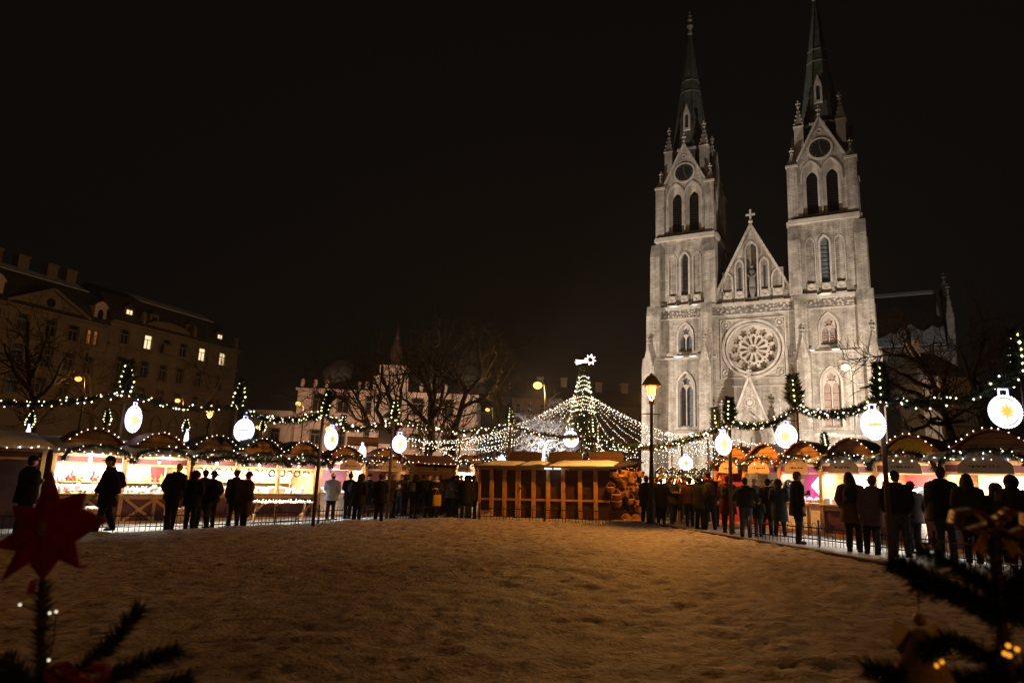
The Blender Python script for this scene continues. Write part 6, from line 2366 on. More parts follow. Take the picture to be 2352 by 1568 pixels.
def person(px, feet, head, look, label, coat=(0.02, 0.02, 0.022), hem=0.42, legs=(0.015, 0.016, 0.02), top='hair', topc=(0.03, 0.02, 0.015), pose='down', stride=0.0, pack=None, packc=(0.012, 0.012, 0.014), puffy=0.0, lean=0.0, Y=None, hand=None, fat=1.0, scarf=None, cat='person', group=None, near=False, face=False):
    """look: heading in degrees, 0 = towards the viewer, 180 = away, 90 = towards the right of the picture"""
    p = gnd(px, feet) if Y is None else at(px, 1150, Y)
    z0 = gz(p.x) - 0.02
    top_z = at(px, head, p.y).z
    extra = {'hood': 0.02, 'beanie': 0.02, 'pompom': 0.07, 'cap': 0.012, 'hair': 0.012, 'long': 0.012, 'bald': 0.0, 'bun': 0.05}[top]
    H = (top_z - z0) / (1 + extra)
    H = max(1.0 if group == 'child' else 1.48, min(1.95, H))
    rng = random.Random(int(px * 13 + head))
    o = tag(empty('person', (p.x, p.y, z0), 0), label, cat)
    head_dir = math.atan2(-p.x, p.y) if Y is None else 0
    o.rotation_euler = (0, 0, -math.atan2(p.x, p.y) + R(look))
    o.scale = (H, H, H)
    sway = rng.uniform(-0.035, 0.035)
    lean += rng.uniform(-0.02, 0.05)
    if pose in ('pocket', 'down'):
        pose = (rng.choice(('pocket', 'down', 'hold', 'pocket')), rng.choice(('pocket', 'down', 'hold')))
    if not stride:
        stride = rng.uniform(-0.035, 0.035)
    fat *= rng.uniform(0.98, 1.14)
    tilt = rng.uniform(-0.02, 0.02)
    V = lambda x, y, z: Vector((x + sway * max(0, z - 0.08) + tilt * max(0, (z - 0.84) / 0.16), y - lean * max(0, z - 0.5) - 0.35 * lean * max(0, (z - 0.84) / 0.16), z))
    vox = 0.011 if near else 0.014
    # body: one continuous surface (head, neck, trunk, limbs, hands)
    b = MB()
    hy = -0.012
    b.ball(V(0, hy + 0.004, 0.945), 0.055, 14, 10, 0, (0.82, 1.0, 1.0))
    b.ball(V(0, hy - 0.010, 0.905), 0.040, 12, 8, 0, (0.82, 0.95, 0.95))
    b.tube([V(0, hy - 0.05, 0.945), V(0, hy - 0.062, 0.922), V(0, hy - 0.050, 0.915)], [0.006, 0.011, 0.007], 6)
    b.ball(V(0, hy - 0.040, 0.897), 0.014, 8, 6, 0, (1.3, 0.7, 0.6))
    for s in (-1, 1):
        b.ball(V(s * 0.047, hy + 0.004, 0.925), 0.013, 6, 5, 0, (0.5, 0.9, 1.3))
    b.tube([V(0, 0.004, 0.80), V(0, 0.0, 0.86), V(0, hy, 0.91)], [0.045, 0.032, 0.033], 10)
    b.loft([tuple(V(0, 0.0, z)) + (rx, ry) for z, rx, ry in ((0.47, 0.085, 0.06), (0.53, 0.095, 0.068), (0.62, 0.08, 0.058), (0.74, 0.098, 0.062), (0.81, 0.095, 0.05), (0.835, 0.05, 0.035))], 16)
    hips = {}
    foot = rng.uniform(0.05, 0.078)
    for s in (-1, 1):
        st = stride * s
        ank = Vector((s * foot, -st, 0.045 + (0.05 if st < -0.06 else 0)))
        knee = Vector((s * 0.055, -st * 0.45 - 0.012, 0.285))
        b.tube([V(s * 0.052, 0, 0.5), knee, ank], [0.058, 0.037, 0.024], 10)
        hips[s] = (V(s * 0.052, 0, 0.5), knee, ank)
    arms = {}
    for s in (-1, 1):
        sh_ = V(s * 0.108, 0.0, 0.80)
        q = pose
        if isinstance(pose, tuple):
            q = pose[0] if s < 0 else pose[1]
        el, wr = {'down': (V(s * 0.138, 0.012, 0.635), V(s * 0.142, -0.03, 0.50)), 'pocket': (V(s * 0.158, 0.04, 0.645), V(s * 0.115, -0.045, 0.535)), 'hold': (V(s * 0.145, 0.01, 0.645), V(s * 0.055, -0.135, 0.68)),
                  'reach': (V(s * 0.135, -0.06, 0.66), V(s * 0.10, -0.19, 0.64)), 'up': (V(s * 0.14, -0.03, 0.66), V(s * 0.05, -0.10, 0.80)), 'swing': (V(s * 0.135, 0.06 * s, 0.645), V(s * 0.14, -0.02 + 0.10 * s, 0.52)), 'wide': (V(s * 0.18, -0.02, 0.66), V(s * 0.2, -0.13, 0.60))}[q]
        b.tube([sh_, el, wr], [0.036, 0.028, 0.019], 9)
        d = (wr - el).normalized()
        side = Vector((-s, -0.2, 0.0)); side = (side - d * side.dot(d)).normalized()
        nrm = d.cross(side)
        pc = wr + d * 0.028
        b.tube([wr, pc, wr + d * 0.052], [0.016, 0.020, 0.018], 8, flat=0.6)
        curl = (side * 0.5 + d).normalized()
        for k in range(4):
            off = nrm * (k - 1.5) * 0.0105
            L = (0.036, 0.042, 0.040, 0.030)[k]
            a0 = wr + d * 0.048 + off
            b.tube([a0, a0 + d * L * 0.5 + side * 0.004, a0 + d * L * 0.8 + side * 0.016, a0 + d * L * 0.72 + side * 0.028], [0.0058, 0.0055, 0.005, 0.0045], 6)
        a0 = wr + d * 0.014 + nrm * -0.014
        b.tube([a0, a0 - nrm * 0.014 + d * 0.018 + side * 0.008, a0 - nrm * 0.012 + d * 0.034 + side * 0.018], [0.0075, 0.0065, 0.0055], 6)
        arms[s] = (sh_, el, wr)
    bo = b.build('body', M['skin'], o)
    remesh(bo, vox * 0.8, 1)
    if face:
        for s in (-1, 1):
            e = MB(); e.ball(V(s * 0.019, hy - 0.045, 0.938), 0.0075, 8, 6, 0, (1.3, 0.6, 0.8)); e.build('eye', M['eye'], o)
        e = MB(); e.tube([V(-0.016, hy - 0.046, 0.8965), V(0, hy - 0.053, 0.895), V(0.016, hy - 0.046, 0.8965)], 0.0042, 6); e.build('mouth', cloth((0.3, 0.08, 0.07)), o)
    # trousers
    t = MB()
    for s in (-1, 1):
        h_, k_, a_ = hips[s]
        t.tube([h_ + Vector((0, 0, 0.03)), h_.lerp(k_, 0.5), k_, k_.lerp(a_, 0.55), a_ + Vector((0, 0, 0.0))], [0.072, 0.058, 0.046, 0.042, 0.04], 12)
    t.loft([(0, 0, 0.455, 0.085, 0.066), (0, 0, 0.52, 0.105, 0.078), (0, 0, 0.58, 0.098, 0.072)], 14)
    to = t.build('trousers', cloth(legs), o)
    remesh(to, vox, 2)
    for s in (-1, 1):
        a_ = hips[s][2]
        f = MB()
        f.tube([a_ + Vector((0, 0, 0.05)), a_ + Vector((0, 0.004, -0.01)), a_ + Vector((0, 0.0, -0.028))], [0.034, 0.033, 0.034], 10)
        f.ball(a_ + Vector((0, -0.045, -0.027)), 0.034, 10, 7, 0, (0.85, 1.65, 0.52))
        f.box(a_.x - 0.028, a_.x + 0.028, a_.y - 0.095, a_.y + 0.03, a_.z - 0.045, a_.z - 0.03)
        f.build('boot', cloth((0.012, 0.011, 0.01)), o)
    # coat
    c = MB()
    w_ = 1.1 * fat
    flare = 1.0 + (0.5 - hem) * 0.55
    rings = [(hem, 0.118 * flare, 0.092 * flare), (hem + 0.04, 0.117 * flare, 0.09 * flare), (0.55, 0.115, 0.088), (0.63, 0.108, 0.082), (0.72, 0.122, 0.084), (0.79, 0.122, 0.074), (0.825, 0.09, 0.058), (0.845, 0.052, 0.05), (0.862, 0.05, 0.05)]
    if hem > 0.5:
        rings = [(hem, 0.112, 0.088)] + rings[3:]
    if puffy:
        rr = []
        for i, (z, rx, ry) in enumerate(rings[:-3]):
            rr.append((z, rx * 1.05, ry * 1.08))
            if i < len(rings) - 4:
                z2, rx2, ry2 = rings[i + 1]
                for f_ in (0.33, 0.66):
                    rr.append((z + (z2 - z) * f_, (rx + (rx2 - rx) * f_) * (1.05 + puffy * (0.1 if f_ < .5 else 0.02)), (ry + (ry2 - ry) * f_) * (1.08 + puffy * 0.08)))
        rings = rr + rings[-3:]
    c.loft([tuple(V(0, 0.0, z)) + (rx * w_, ry * w_) for z, rx, ry in rings], 20)
    for s in (-1, 1):
        sh_, el, wr = arms[s]
        w2 = el + (wr - el) * 0.93
        k = 1.0 + 0.25 * puffy
        c.tube([sh_ + Vector((-s * 0.03, 0, 0.008)), sh_, sh_.lerp(el, 0.5), el, el.lerp(w2, 0.5), w2], [0.05, 0.058 * k, 0.054 * k, 0.048 * k, 0.043 * k, 0.035 * k], 10)
    if top == 'hood':
        c.ball(V(0, hy + 0.016, 0.932), 0.078, 12, 9, 0, (0.9, 1.0, 1.06))
        c.ball(V(0, 0.04, 0.86), 0.06, 10, 7)
    elif scarf is None:
        c.tube([V(0.055 * math.cos(a), 0.004 + 0.052 * math.sin(a), 0.858) for a in [2 * PI * i / 12 for i in range(13)]], 0.017, 7)
    co = c.build('coat', cloth(coat), o)
    remesh(co, vox, 2)
    if top == 'hood':
        # face opening: fur edge ring
        f = MB()
        ring = [V(0.056 * math.cos(a), hy - 0.048 + 0.01 * math.sin(a), 0.932 + 0.066 * math.sin(a)) for a in [2 * PI * i / 16 for i in range(17)]]
        f.tube(ring, 0.016, 7)
        f.needles(ring, 0.016, 260, 0.022, rng)
        f.build('fur_trim', cloth(topc), o)
    elif top in ('hair', 'long', 'bun'):
        f = MB()
        f.ball(V(0, hy + 0.014, 0.956), 0.060, 14, 9, 0, (0.88, 1.0, 0.88))
        f.ball(V(0, hy + 0.03, 0.92), 0.05, 12, 8, 0, (0.9, 0.75, 1.0))
        if top == 'long':
            f.tube([V(0, hy + 0.03, 0.95), V(0, hy + 0.045, 0.87), V(0, 0.06, 0.80), V(0, 0.075, 0.745)], [0.05, 0.056, 0.055, 0.03], 10, flat=0.75)
            for s in (-1, 1):
                f.tube([V(s * 0.04, hy + 0.005, 0.945), V(s * 0.052, hy + 0.006, 0.88), V(s * 0.055, -0.01, 0.80)], [0.022, 0.026, 0.012], 8)
        if top == 'bun':
            f.ball(V(0, hy + 0.03, 1.01), 0.028, 10, 7)
        ho = f.build('hair', cloth(topc), o)
        remesh(ho, vox * 0.8, 2)
    elif top in ('beanie', 'pompom', 'cap'):
        f = MB()
        f.loft([tuple(V(0, hy + 0.006, z)) + (rx, ry) for z, rx, ry in ((0.945, 0.054, 0.063), (0.965, 0.055, 0.064), (0.99, 0.047, 0.055), (1.008, 0.032, 0.038), (1.018, 0.012, 0.014))], 16)
        if top != 'cap':
            f.tube([V(0.056 * math.cos(a), hy + 0.006 + 0.064 * math.sin(a), 0.952) for a in [2 * PI * i / 16 for i in range(17)]], 0.012, 7)
        else:
            f.ball(V(0, hy - 0.065, 0.955), 0.04, 10, 6, 0, (0.95, 0.9, 0.18))
        if top == 'pompom':
            f.ball(V(0, hy + 0.006, 1.042), 0.028, 9, 7)
        f.build('hat', cloth(topc), o)
        f = MB()
        f.ball(V(0, hy + 0.022, 0.925), 0.052, 12, 8, 0, (0.9, 0.8, 0.95))
        f.build('hair', cloth((0.05, 0.035, 0.025)), o)
    if scarf:
        f = MB()
        f.tube([V(0.056 * math.cos(a), 0.004 + 0.054 * math.sin(a), 0.857 + 0.006 * math.sin(2 * a)) for a in [2 * PI * i / 14 for i in range(15)]], 0.026, 8)
        f.build('scarf', cloth(scarf), o)
    # what is carried: things of their own
    Mw = Matrix.Translation(o.location) @ Matrix.Rotation(o.rotation_euler.z, 4, 'Z') @ Matrix.Scale(H, 4)
    if pack == 'backpack':
        f = tag(empty('backpack', Mw @ V(0, 0.085 * w_, 0.60)), 'dark backpack worn by the ' + label, 'backpack')
        f['label'] = 'backpack on ' + ' '.join(label.split()[:13])
        f.rotation_euler.z = o.rotation_euler.z
        f.scale = o.scale
        g = MB()
        g.loft([(0, 0.03, 0, 0.075, 0.045), (0, 0.035, 0.03, 0.088, 0.056), (0, 0.03, 0.13, 0.088, 0.05), (0, 0.02, 0.19, 0.07, 0.04), (0, 0.015, 0.215, 0.035, 0.025)], 14)
        g.ball((0, 0.08, 0.06), 0.05, 10, 7, 0, (1.2, 0.5, 0.9))
        g.build('sack', cloth(packc), f)
        g = MB()
        for s in (-1, 1):
            g.tube([(s * 0.05, -0.01, 0.02), (s * 0.075, -0.10, 0.1), (s * 0.065, -0.11, 0.19), (s * 0.05, 0.0, 0.22)], 0.010, 6, flat=0.5)
        g.build('strap', cloth((0.02, 0.02, 0.02)), f)
    elif pack in ('tote', 'shopper'):
        s = 1 if pack == 'tote' else -1
        wr = arms[s][2]
        hp = Mw @ (wr + Vector((0, 0, -0.03)))
        f = tag(empty('shopping_bag', hp), 'bag', 'bag')
        f['label'] = ('yellow tote bag hanging from the arm of ' if pack == 'tote' else 'white carrier bag carried by ') + ' '.join(label.split()[:8])
        f.rotation_euler.z = o.rotation_euler.z + 0.4
        g = MB()
        g.loft([(0, 0, -0.52, 0.15, 0.05), (0, 0, -0.48, 0.16, 0.06), (0, 0, -0.3, 0.15, 0.05), (0, 0, -0.14, 0.14, 0.025)], 12)
        g.build('sack', cloth(packc), f)
        g = MB()
        g.tube([(-0.08, 0, -0.15), (-0.03, 0, 0.0), (0.03, 0, 0.0), (0.08, 0, -0.15)], 0.008, 5)
        g.build('handle', cloth(packc), f)
    if hand:
        wr = arms[1][2] if hand != 'phone' else (arms[1][2] + arms[-1][2]) / 2
        hp = Mw @ (wr + Vector((-0.012 if hand != 'phone' else 0, -0.045, 0.03)))
        g = MB()
        if hand == 'cup':
            g.lathe([(0.03, -0.06), (0.042, 0.06), (0.036, 0.06), (0.027, -0.05), (0.0, -0.05)], (0, 0, 0), 12)
            tag(g.build('paper_cup', cloth((0.6, 0.58, 0.52)), None, hp), 'pale cup held by ' + ' '.join(label.split()[:11]), 'cup')
        elif hand == 'phone':
            g.box(-0.038, 0.038, -0.006, 0.006, -0.07, 0.07)
            g.box(-0.033, 0.033, 0.0065, 0.008, -0.06, 0.06, 1)
            tag(g.build('phone', [M['iron'], glow('phone screen', (0.8, 0.9, 1), 1.0)], None, hp, o.rotation_euler.z), 'phone held by ' + ' '.join(label.split()[:11]), 'phone')
        elif hand == 'food':
            g.ball((0, 0, 0.02), 0.06, 10, 7, 0, (1.5, 0.7, 0.5)); g.box(-0.1, 0.1, -0.05, 0.05, -0.03, -0.02)
            tag(g.build('snack', cloth((0.7, 0.55, 0.35)), None, hp, o.rotation_euler.z), 'snack on a paper tray held by ' + ' '.join(label.split()[:9]), 'food')
    return o


BLK, NAVY, BRN, OLV, GRY, RED_, TAN = (0.012, 0.012, 0.014), (0.012, 0.016, 0.03), (0.05, 0.03, 0.018), (0.03, 0.03, 0.014), (0.06, 0.062, 0.07), (0.085, 0.012, 0.012), (0.11, 0.075, 0.05)
JEAN = (0.05, 0.065, 0.10)
# left of the picture
person(236, 1226, 1046, -80, 'person in a long black padded coat walking left past the first stall', BLK, 0.36, pose='swing', stride=0.11, top='cap', topc=(0.02, 0.02, 0.02), pack='backpack', puffy=0.6, near=True)
person(386, 1217, 1062, 150, 'bald person in a wide black jacket looking down at the left stall', BLK, 0.46, pose='pocket', top='bald', lean=0.10, fat=1.12, near=True)
person(432, 1215, 1077, 165, 'hooded person in black right beside the bald person', BLK, 0.40, pose='down', top='hood', topc=BLK, fat=1.14, near=True)
person(461, 1211, 1077, 200, 'dark haired person in black leaning between two hooded shoppers', BLK, 0.44, pose='hold', lean=0.08, fat=1.14, near=True)
person(480, 1210, 1087, 215, 'person with a dark rucksack closing the group at the left stall', BLK, 0.46, pose='pocket', top='beanie', topc=BLK, pack='backpack', fat=1.14, near=True)
person(533, 1207, 1077, 200, 'person in a black coat half hidden behind the brown coat', BLK, 0.40, pose='pocket', top='hair', topc=BRN, lean=0.06, near=True)
person(556, 1213, 1089, 130, 'person in a long brown coat and dark hat eating by the wreath stall', (0.075, 0.05, 0.026), 0.27, pose=('down', 'hold'), top='beanie', topc=BLK, hand='food', near=True)
person(58, 1222, 1045, 120, 'large dark person standing behind the red star at the left edge', BLK, 0.38, pose='pocket', top='cap', topc=BLK, fat=1.2, Y=16.6)
person(757, 1189, 1087, 165, 'person in a pale blue puffer coat and white cap at the white counter', (0.26, 0.29, 0.36), 0.40, legs=BLK, pose='pocket', top='beanie', topc=(0.75, 0.75, 0.78), puffy=1.0, fat=1.1, near=True)
person(797, 1188, 1084, 200, 'person in a dark hooded coat with a pompom hat beside the pale puffer coat', NAVY, 0.42, pose='down', top='pompom', topc=BLK, pack='backpack', packc=(0.05, 0.08, 0.13))
person(818, 1200, 1091, 160, 'person in a dark olive parka in front of the dim red-gabled stall', (0.022, 0.022, 0.016), 0.34, pose='pocket', top='hood', topc=BRN, near=True)
person(868, 1199, 1096, 170, 'broad person in black before the dim red-gabled stall counter', BLK, 0.40, pose='pocket', top='beanie', topc=(0.05, 0.05, 0.05), fat=1.15, near=True)
person(899, 1187, 1097, 60, 'blond person in a dark coat left of the timber hut', (0.03, 0.024, 0.02), 0.38, pose='hold', top='long', topc=(0.22, 0.14, 0.06))
person(917, 1183, 1090, -30, 'person in a dull brown jacket facing the blond person', BRN, 0.46, pose='hold', hand='cup', top='hair', face=True)
person(948, 1188, 1091, 150, 'dark person with a grey rucksack before the timber hut', BLK, 0.44, pose='down', top='hood', topc=(0.04, 0.03, 0.02), pack='backpack', packc=(0.05, 0.055, 0.06))
person(981, 1186, 1091, 20, 'dark haired person in black behind the phone user with yellow bag', BLK, 0.42, pose='hold', top='hair')
person(997, 1190, 1091, -5, 'person in black looking at a phone with a white collar', (0.016, 0.013, 0.012), 0.36, pose='hold', top='hair', topc=(0.06, 0.035, 0.02), pack='tote', packc=(0.45, 0.30, 0.06), hand='phone', scarf=(0.55, 0.5, 0.46), face=True)
person(1008, 1181, 1098, 190, 'person in a mustard jacket partly hidden by the phone user', (0.26, 0.14, 0.02), 0.36, legs=(0.12, 0.02, 0.02), pose='down', top='long', topc=BRN)
person(1029, 1186, 1098, 75, 'person in a pale blue patterned jacket leaning on the dark standing table', (0.22, 0.26, 0.34), 0.46, legs=NAVY, pose='reach', top='long', topc=BRN, lean=0.14)
person(1045, 1184, 1096, -40, 'person in a grey coat facing the pale blue jacket across the table', (0.10, 0.10, 0.12), 0.42, pose='hold', top='hair', hand='cup', face=True)
person(1066, 1190, 1090, 170, 'tall hooded person in black left of the closed stall', BLK, 0.34, pose='pocket', top='hood', topc=BLK, near=True)
person(1084, 1189, 1094, 205, 'person in black pressed against the closed stall corner', BLK, 0.40, pose='down', top='hair')
# faces in the gaps further back
back_l = [(884, 1100, 26.5, 'dark person seen between the broad person and the blond one', BLK, 'hair'), (962, 1102, 30, 'far person in grey in front of the timber hut roof end', GRY, 'beanie'), (1018, 1104, 31, 'far person in a dark red coat below the left far stall', RED_, 'hair'), (1037, 1108, 33, 'far person in black under the right far stall sign', BLK, 'beanie'),
          (1056, 1106, 32, 'far person in a dull red jacket beside the tall hooded person', (0.14, 0.02, 0.02), 'hair'), (938, 1104, 29, 'far dark person left of the grey rucksack', BLK, 'hair')]
back_l += [(842, 1103, 25, 'dark person between the olive parka and the broad person in black', NAVY, 'beanie'), (928, 1108, 26, 'person in grey in front of the closed timber hut wall', GRY, 'hood'), (969, 1099, 27, 'dark person left of the phone user', BLK, 'beanie'), (1076, 1108, 27, 'small dark person between the two figures at the closed stall corner', BLK, 'hair')]
for px, hy_, Y_, lb, c_, tp in back_l:
    person(px, 1180, hy_, 180 if px % 2 else 30, lb, c_, 0.42, pose='pocket', top=tp, Y=Y_)
# right of the picture
person(1483, 1204, 1091, 150, 'person with an orange-red hat in black beside the lamp post', BLK, 0.38, pose='pocket', top='beanie', topc=(0.45, 0.06, 0.02), fat=1.05, near=True)
person(1519, 1203, 1100, 170, 'person with a yellow hat and dark coat right of the lamp post', BLK, 0.36, pose='reach', top='beanie', topc=(0.55, 0.36, 0.03))
person(1546, 1200, 1103, 30, 'dark person behind the pale-topped standing table', (0.02, 0.018, 0.014), 0.42, pose='hold', top='hair')
person(1557, 1196, 1104, 10, 'red haired person facing the viewer at the pale-topped table', (0.045, 0.04, 0.025), 0.42, pose='hold', top='long', topc=(0.22, 0.06, 0.02), hand='cup', face=True)
person(1585, 1206, 1101, 190, 'person in a rust brown jacket with back to the viewer', (0.10, 0.03, 0.018), 0.46, pose='hold', top='beanie', topc=(0.03, 0.02, 0.02), near=True)
person(1608, 1213, 1089, 150, 'person in an olive coat and pale blue knitted hat', (0.055, 0.05, 0.02), 0.38, pose='down', top='beanie', topc=(0.22, 0.26, 0.33), near=True)
person(1632, 1214, 1081, 180, 'tall person with an orange-red scarf and dark jacket', (0.02, 0.016, 0.013), 0.46, pose='pocket', top='hair', topc=(0.10, 0.05, 0.02), scarf=(0.5, 0.06, 0.02), pack='backpack', packc=(0.05, 0.045, 0.02), near=True)
person(1655, 1206, 1103, 20, 'person with a fluffy orange hat behind the red coat', (0.08, 0.02, 0.015), 0.42, pose='hold', top='pompom', topc=(0.6, 0.26, 0.03), face=True)
person(1674, 1221, 1090, 165, 'person in a dark red coat and red hat with rucksack', (0.085, 0.012, 0.014), 0.33, pose='hold', top='beanie', topc=(0.14, 0.015, 0.015), pack='backpack', packc=(0.02, 0.02, 0.022), near=True)
person(1714, 1231, 1095, 175, 'person in a dark green jacket and blue jeans', (0.012, 0.022, 0.018), 0.50, legs=JEAN, pose='wide', top='hair', fat=1.22, near=True)
person(1742, 1230, 1140, 170, 'child in jeans standing beside the dark green jacket', (0.02, 0.025, 0.02), 0.46, legs=JEAN, pose='down', top='hood', topc=BRN, cat='child', group='child', near=True)
person(1763, 1226, 1104, 190, 'person in a narrow brown-black coat left of the blue coat', (0.03, 0.016, 0.012), 0.34, pose='hold', top='beanie', topc=(0.02, 0.02, 0.02))
person(1793, 1229, 1098, 175, 'person in a long dark blue coat with hands in front', (0.014, 0.02, 0.03), 0.26, pose='hold', top='hood', topc=(0.05, 0.04, 0.03), near=True)
person(1835, 1246, 1081, 110, 'fair haired person in a long black coat holding a cup in profile', (0.012, 0.011, 0.011), 0.38, pose=('down', 'hold'), top='hair', topc=(0.16, 0.11, 0.06), hand='cup', stride=0.03, near=True)
person(1964, 1264, 1083, 175, 'long haired person in an ochre brown coat with black rucksack', (0.095, 0.055, 0.014), 0.36, pose='pocket', top='long', topc=BRN, pack='backpack', near=True)
person(2005, 1269, 1090, 185, 'person in a long mauve grey coat right of the ochre coat', (0.10, 0.07, 0.065), 0.36, pose='down', top='beanie', topc=(0.11, 0.10, 0.10), near=True)
person(2072, 1276, 1081, 165, 'person in a black jacket dark cap and worn jeans', BLK, 0.50, legs=(0.05, 0.055, 0.075), pose='pocket', top='cap', topc=NAVY, fat=1.1, near=True)
person(2103, 1268, 1112, 200, 'shorter person in grey behind the black jacket and worn jeans', (0.05, 0.05, 0.055), 0.42, pose='down', top='beanie', topc=RED_, pack='shopper', packc=(0.7, 0.68, 0.66))
person(2178, 1281, 1071, 180, 'tallest person in a black coat reaching left toward the red-backed stall', BLK, 0.40, legs=(0.03, 0.035, 0.045), pose=('reach', 'down'), top='hair', fat=1.12, near=True)
person(2240, 1290, 1086, 190, 'long haired person in a dark coat partly behind the gold bow', (0.022, 0.016, 0.012), 0.36, pose='hold', top='long', topc=(0.035, 0.02, 0.012), fat=1.1, near=True)
person(2300, 1292, 1118, 160, 'shorter person in a brown coat just behind the gold bow', (0.06, 0.035, 0.016), 0.36, pose='pocket', top='hood', topc=BRN)
person(2345, 1306, 1088, 175, 'person in black cut off by the right edge', BLK, 0.38, pose='pocket', top='hood', topc=(0.03, 0.02, 0.015), fat=1.15, near=True)
back_r = [(1500, 1106, 27, 'far dark person just right of the lamp post', BLK, 'hair'), (1532, 1108, 30, 'far person in olive behind the yellow hat', OLV, 'hair'), (1570, 1106, 29, 'far person in dark red behind the standing table', RED_, 'beanie'), (1697, 1106, 24, 'dark person between the red coat and the green jacket', BLK, 'hair'),
          (1645, 1100, 27, 'far dark person behind the orange-red scarf', (0.03, 0.02, 0.015), 'hair'), (1598, 1108, 29, 'far person in brown behind the pale blue hat', BRN, 'hair')]
back_r += [(1470, 1109, 29, 'far dark person left of the orange-red hat', BLK, 'hood'), (1511, 1112, 26, 'person in black squeezed left of the yellow hat', BLK, 'cap'), (1538, 1101, 27, 'tall dark person right of the yellow hat', NAVY, 'hood'), (1574, 1109, 26, 'person in brown left of the rust jacket', BRN, 'beanie'),
           (1620, 1098, 25, 'person in black between the pale blue hat and the orange-red scarf', BLK, 'hood'), (1664, 1107, 25, 'person in dark brown right of the fluffy orange hat', BRN, 'hair'), (1736, 1108, 23, 'dark person behind the child in jeans', BLK, 'beanie'), (1778, 1110, 22, 'person in dark red between the brown-black and the blue coat', RED_, 'hair'), (1812, 1106, 21, 'dark person left of the fair haired profile', BLK, 'hood'),
           (2133, 1100, 17, 'dark person between the white bag and the tallest person', BLK, 'beanie'), (2215, 1098, 17, 'dark person between the tallest person and the long haired one', NAVY, 'hair')]
for px, hy_, Y_, lb, c_, tp in back_r:
    person(px, 1200, hy_, 180 if px % 2 else 20, lb, c_, 0.42, pose='pocket', top=tp, topc=(0.05, 0.03, 0.02), Y=Y_)

# ------------------------------------------------------------------ young fir trees with ornaments right in front of the viewer
def young_fir(name, label, stem, branches, Y, seed, thick=0.006):
    rng = random.Random(seed)
    root = at(*stem[0], Y)
    o = tag(empty(name, root), label, 'fir tree')
    P = lambda q, dy=0.0: at(q[0], q[1], Y + dy) - root
    low = Vector((0, 0, -(root.z - gz(root.x))))
    b = MB()
    pts = [low] + [P(q) for q in stem]
    b.tube(pts, [thick * 2.2] + [thick * (1.3 - 0.6 * i / len(stem)) for i in range(len(stem))], 7)
    b.build('trunk', M['firbr'], o)
    f = MB()
    f.needles([P(q) for q in stem], thick * 0.8, 700, 0.019, rng, 0, 0.14, 0.6)
    f.build('needle_crown', M['fir'], o)
    for br in branches:
        pts = [P(q[:2], q[2] if len(q) > 2 else 0) for q in br]
        k = MB()
        k.tube(pts, [0.004] * (len(pts) - 1) + [0.002], 6, 1)
        L = sum((pts[i + 1] - pts[i]).length for i in range(len(pts) - 1))
        k.needles(pts, 0.004, int(L * 5200), 0.022, rng, 0, 0.13, 0.55)
        k.build('branch', [M['fir'], M['firbr']], o)
    return o, root


young_fir('fir_tree', 'young fir tip carrying the red star close to the viewer', [(97, 1600), (95, 1480), (97, 1400), (98, 1330)],
          [[(97, 1610), (170, 1555), (250, 1480), (322, 1398)], [(140, 1615), (250, 1560), (330, 1520), (412, 1492)], [(97, 1620), (30, 1570), (-20, 1530)], [(330, 1600), (395, 1570), (436, 1556)], [(90, 1600), (60, 1560), (10, 1510)]], 1.3, 3)
sp = at(105, 1205, 1.3)
st = tag(empty('star_ornament', sp), 'red eight-pointed felt star on the fir tip at left', 'star ornament')
OUT = [(97, 1088), (128, 1148), (182, 1130), (178, 1166), (240, 1190), (176, 1238), (196, 1294), (146, 1276), (118, 1322), (84, 1284), (30, 1326), (52, 1262), (-4, 1256), (48, 1216), (26, 1166), (76, 1168)]
b = MB()
k = 1.3 / 1568
ol = [((x - 105) * k, -(y - 1205) * k) for x, y in OUT]
# a raised centre gives the star its folded look
n = len(ol)
for sgn in (-1, 1):
    i0 = len(b.v)
    b.v += [(x, sgn * 0.003, z) for x, z in ol] + [(0, sgn * 0.010, 0)]
    for i in range(n):
        j = (i + 1) % n
        b.face((i0 + i, i0 + j, i0 + n) if sgn < 0 else (i0 + j, i0 + i, i0 + n))
for i in range(n):
    j = (i + 1) % n
    b.face((i, n + 1 + i, n + 1 + j, j))
b.build('felt_body', M['starred'], st)
b = MB()
b.ball((0, -0.011, -0.006), 0.011, 12, 8, 0, (0.9, 0.35, 1.4))
b.build('gold_centre', M['goldp'], st)
b = MB()
b.tube([(-0.006, 0, -0.095), (-0.006, 0, -0.12)], 0.006, 8)
b.build('clip', M['red'], st)
p = at(175, 1552, 1.22)
bw = tag(empty('ribbon_bow', p), 'dark red ribbon bow on the fir branch at the lower left corner', 'bow')


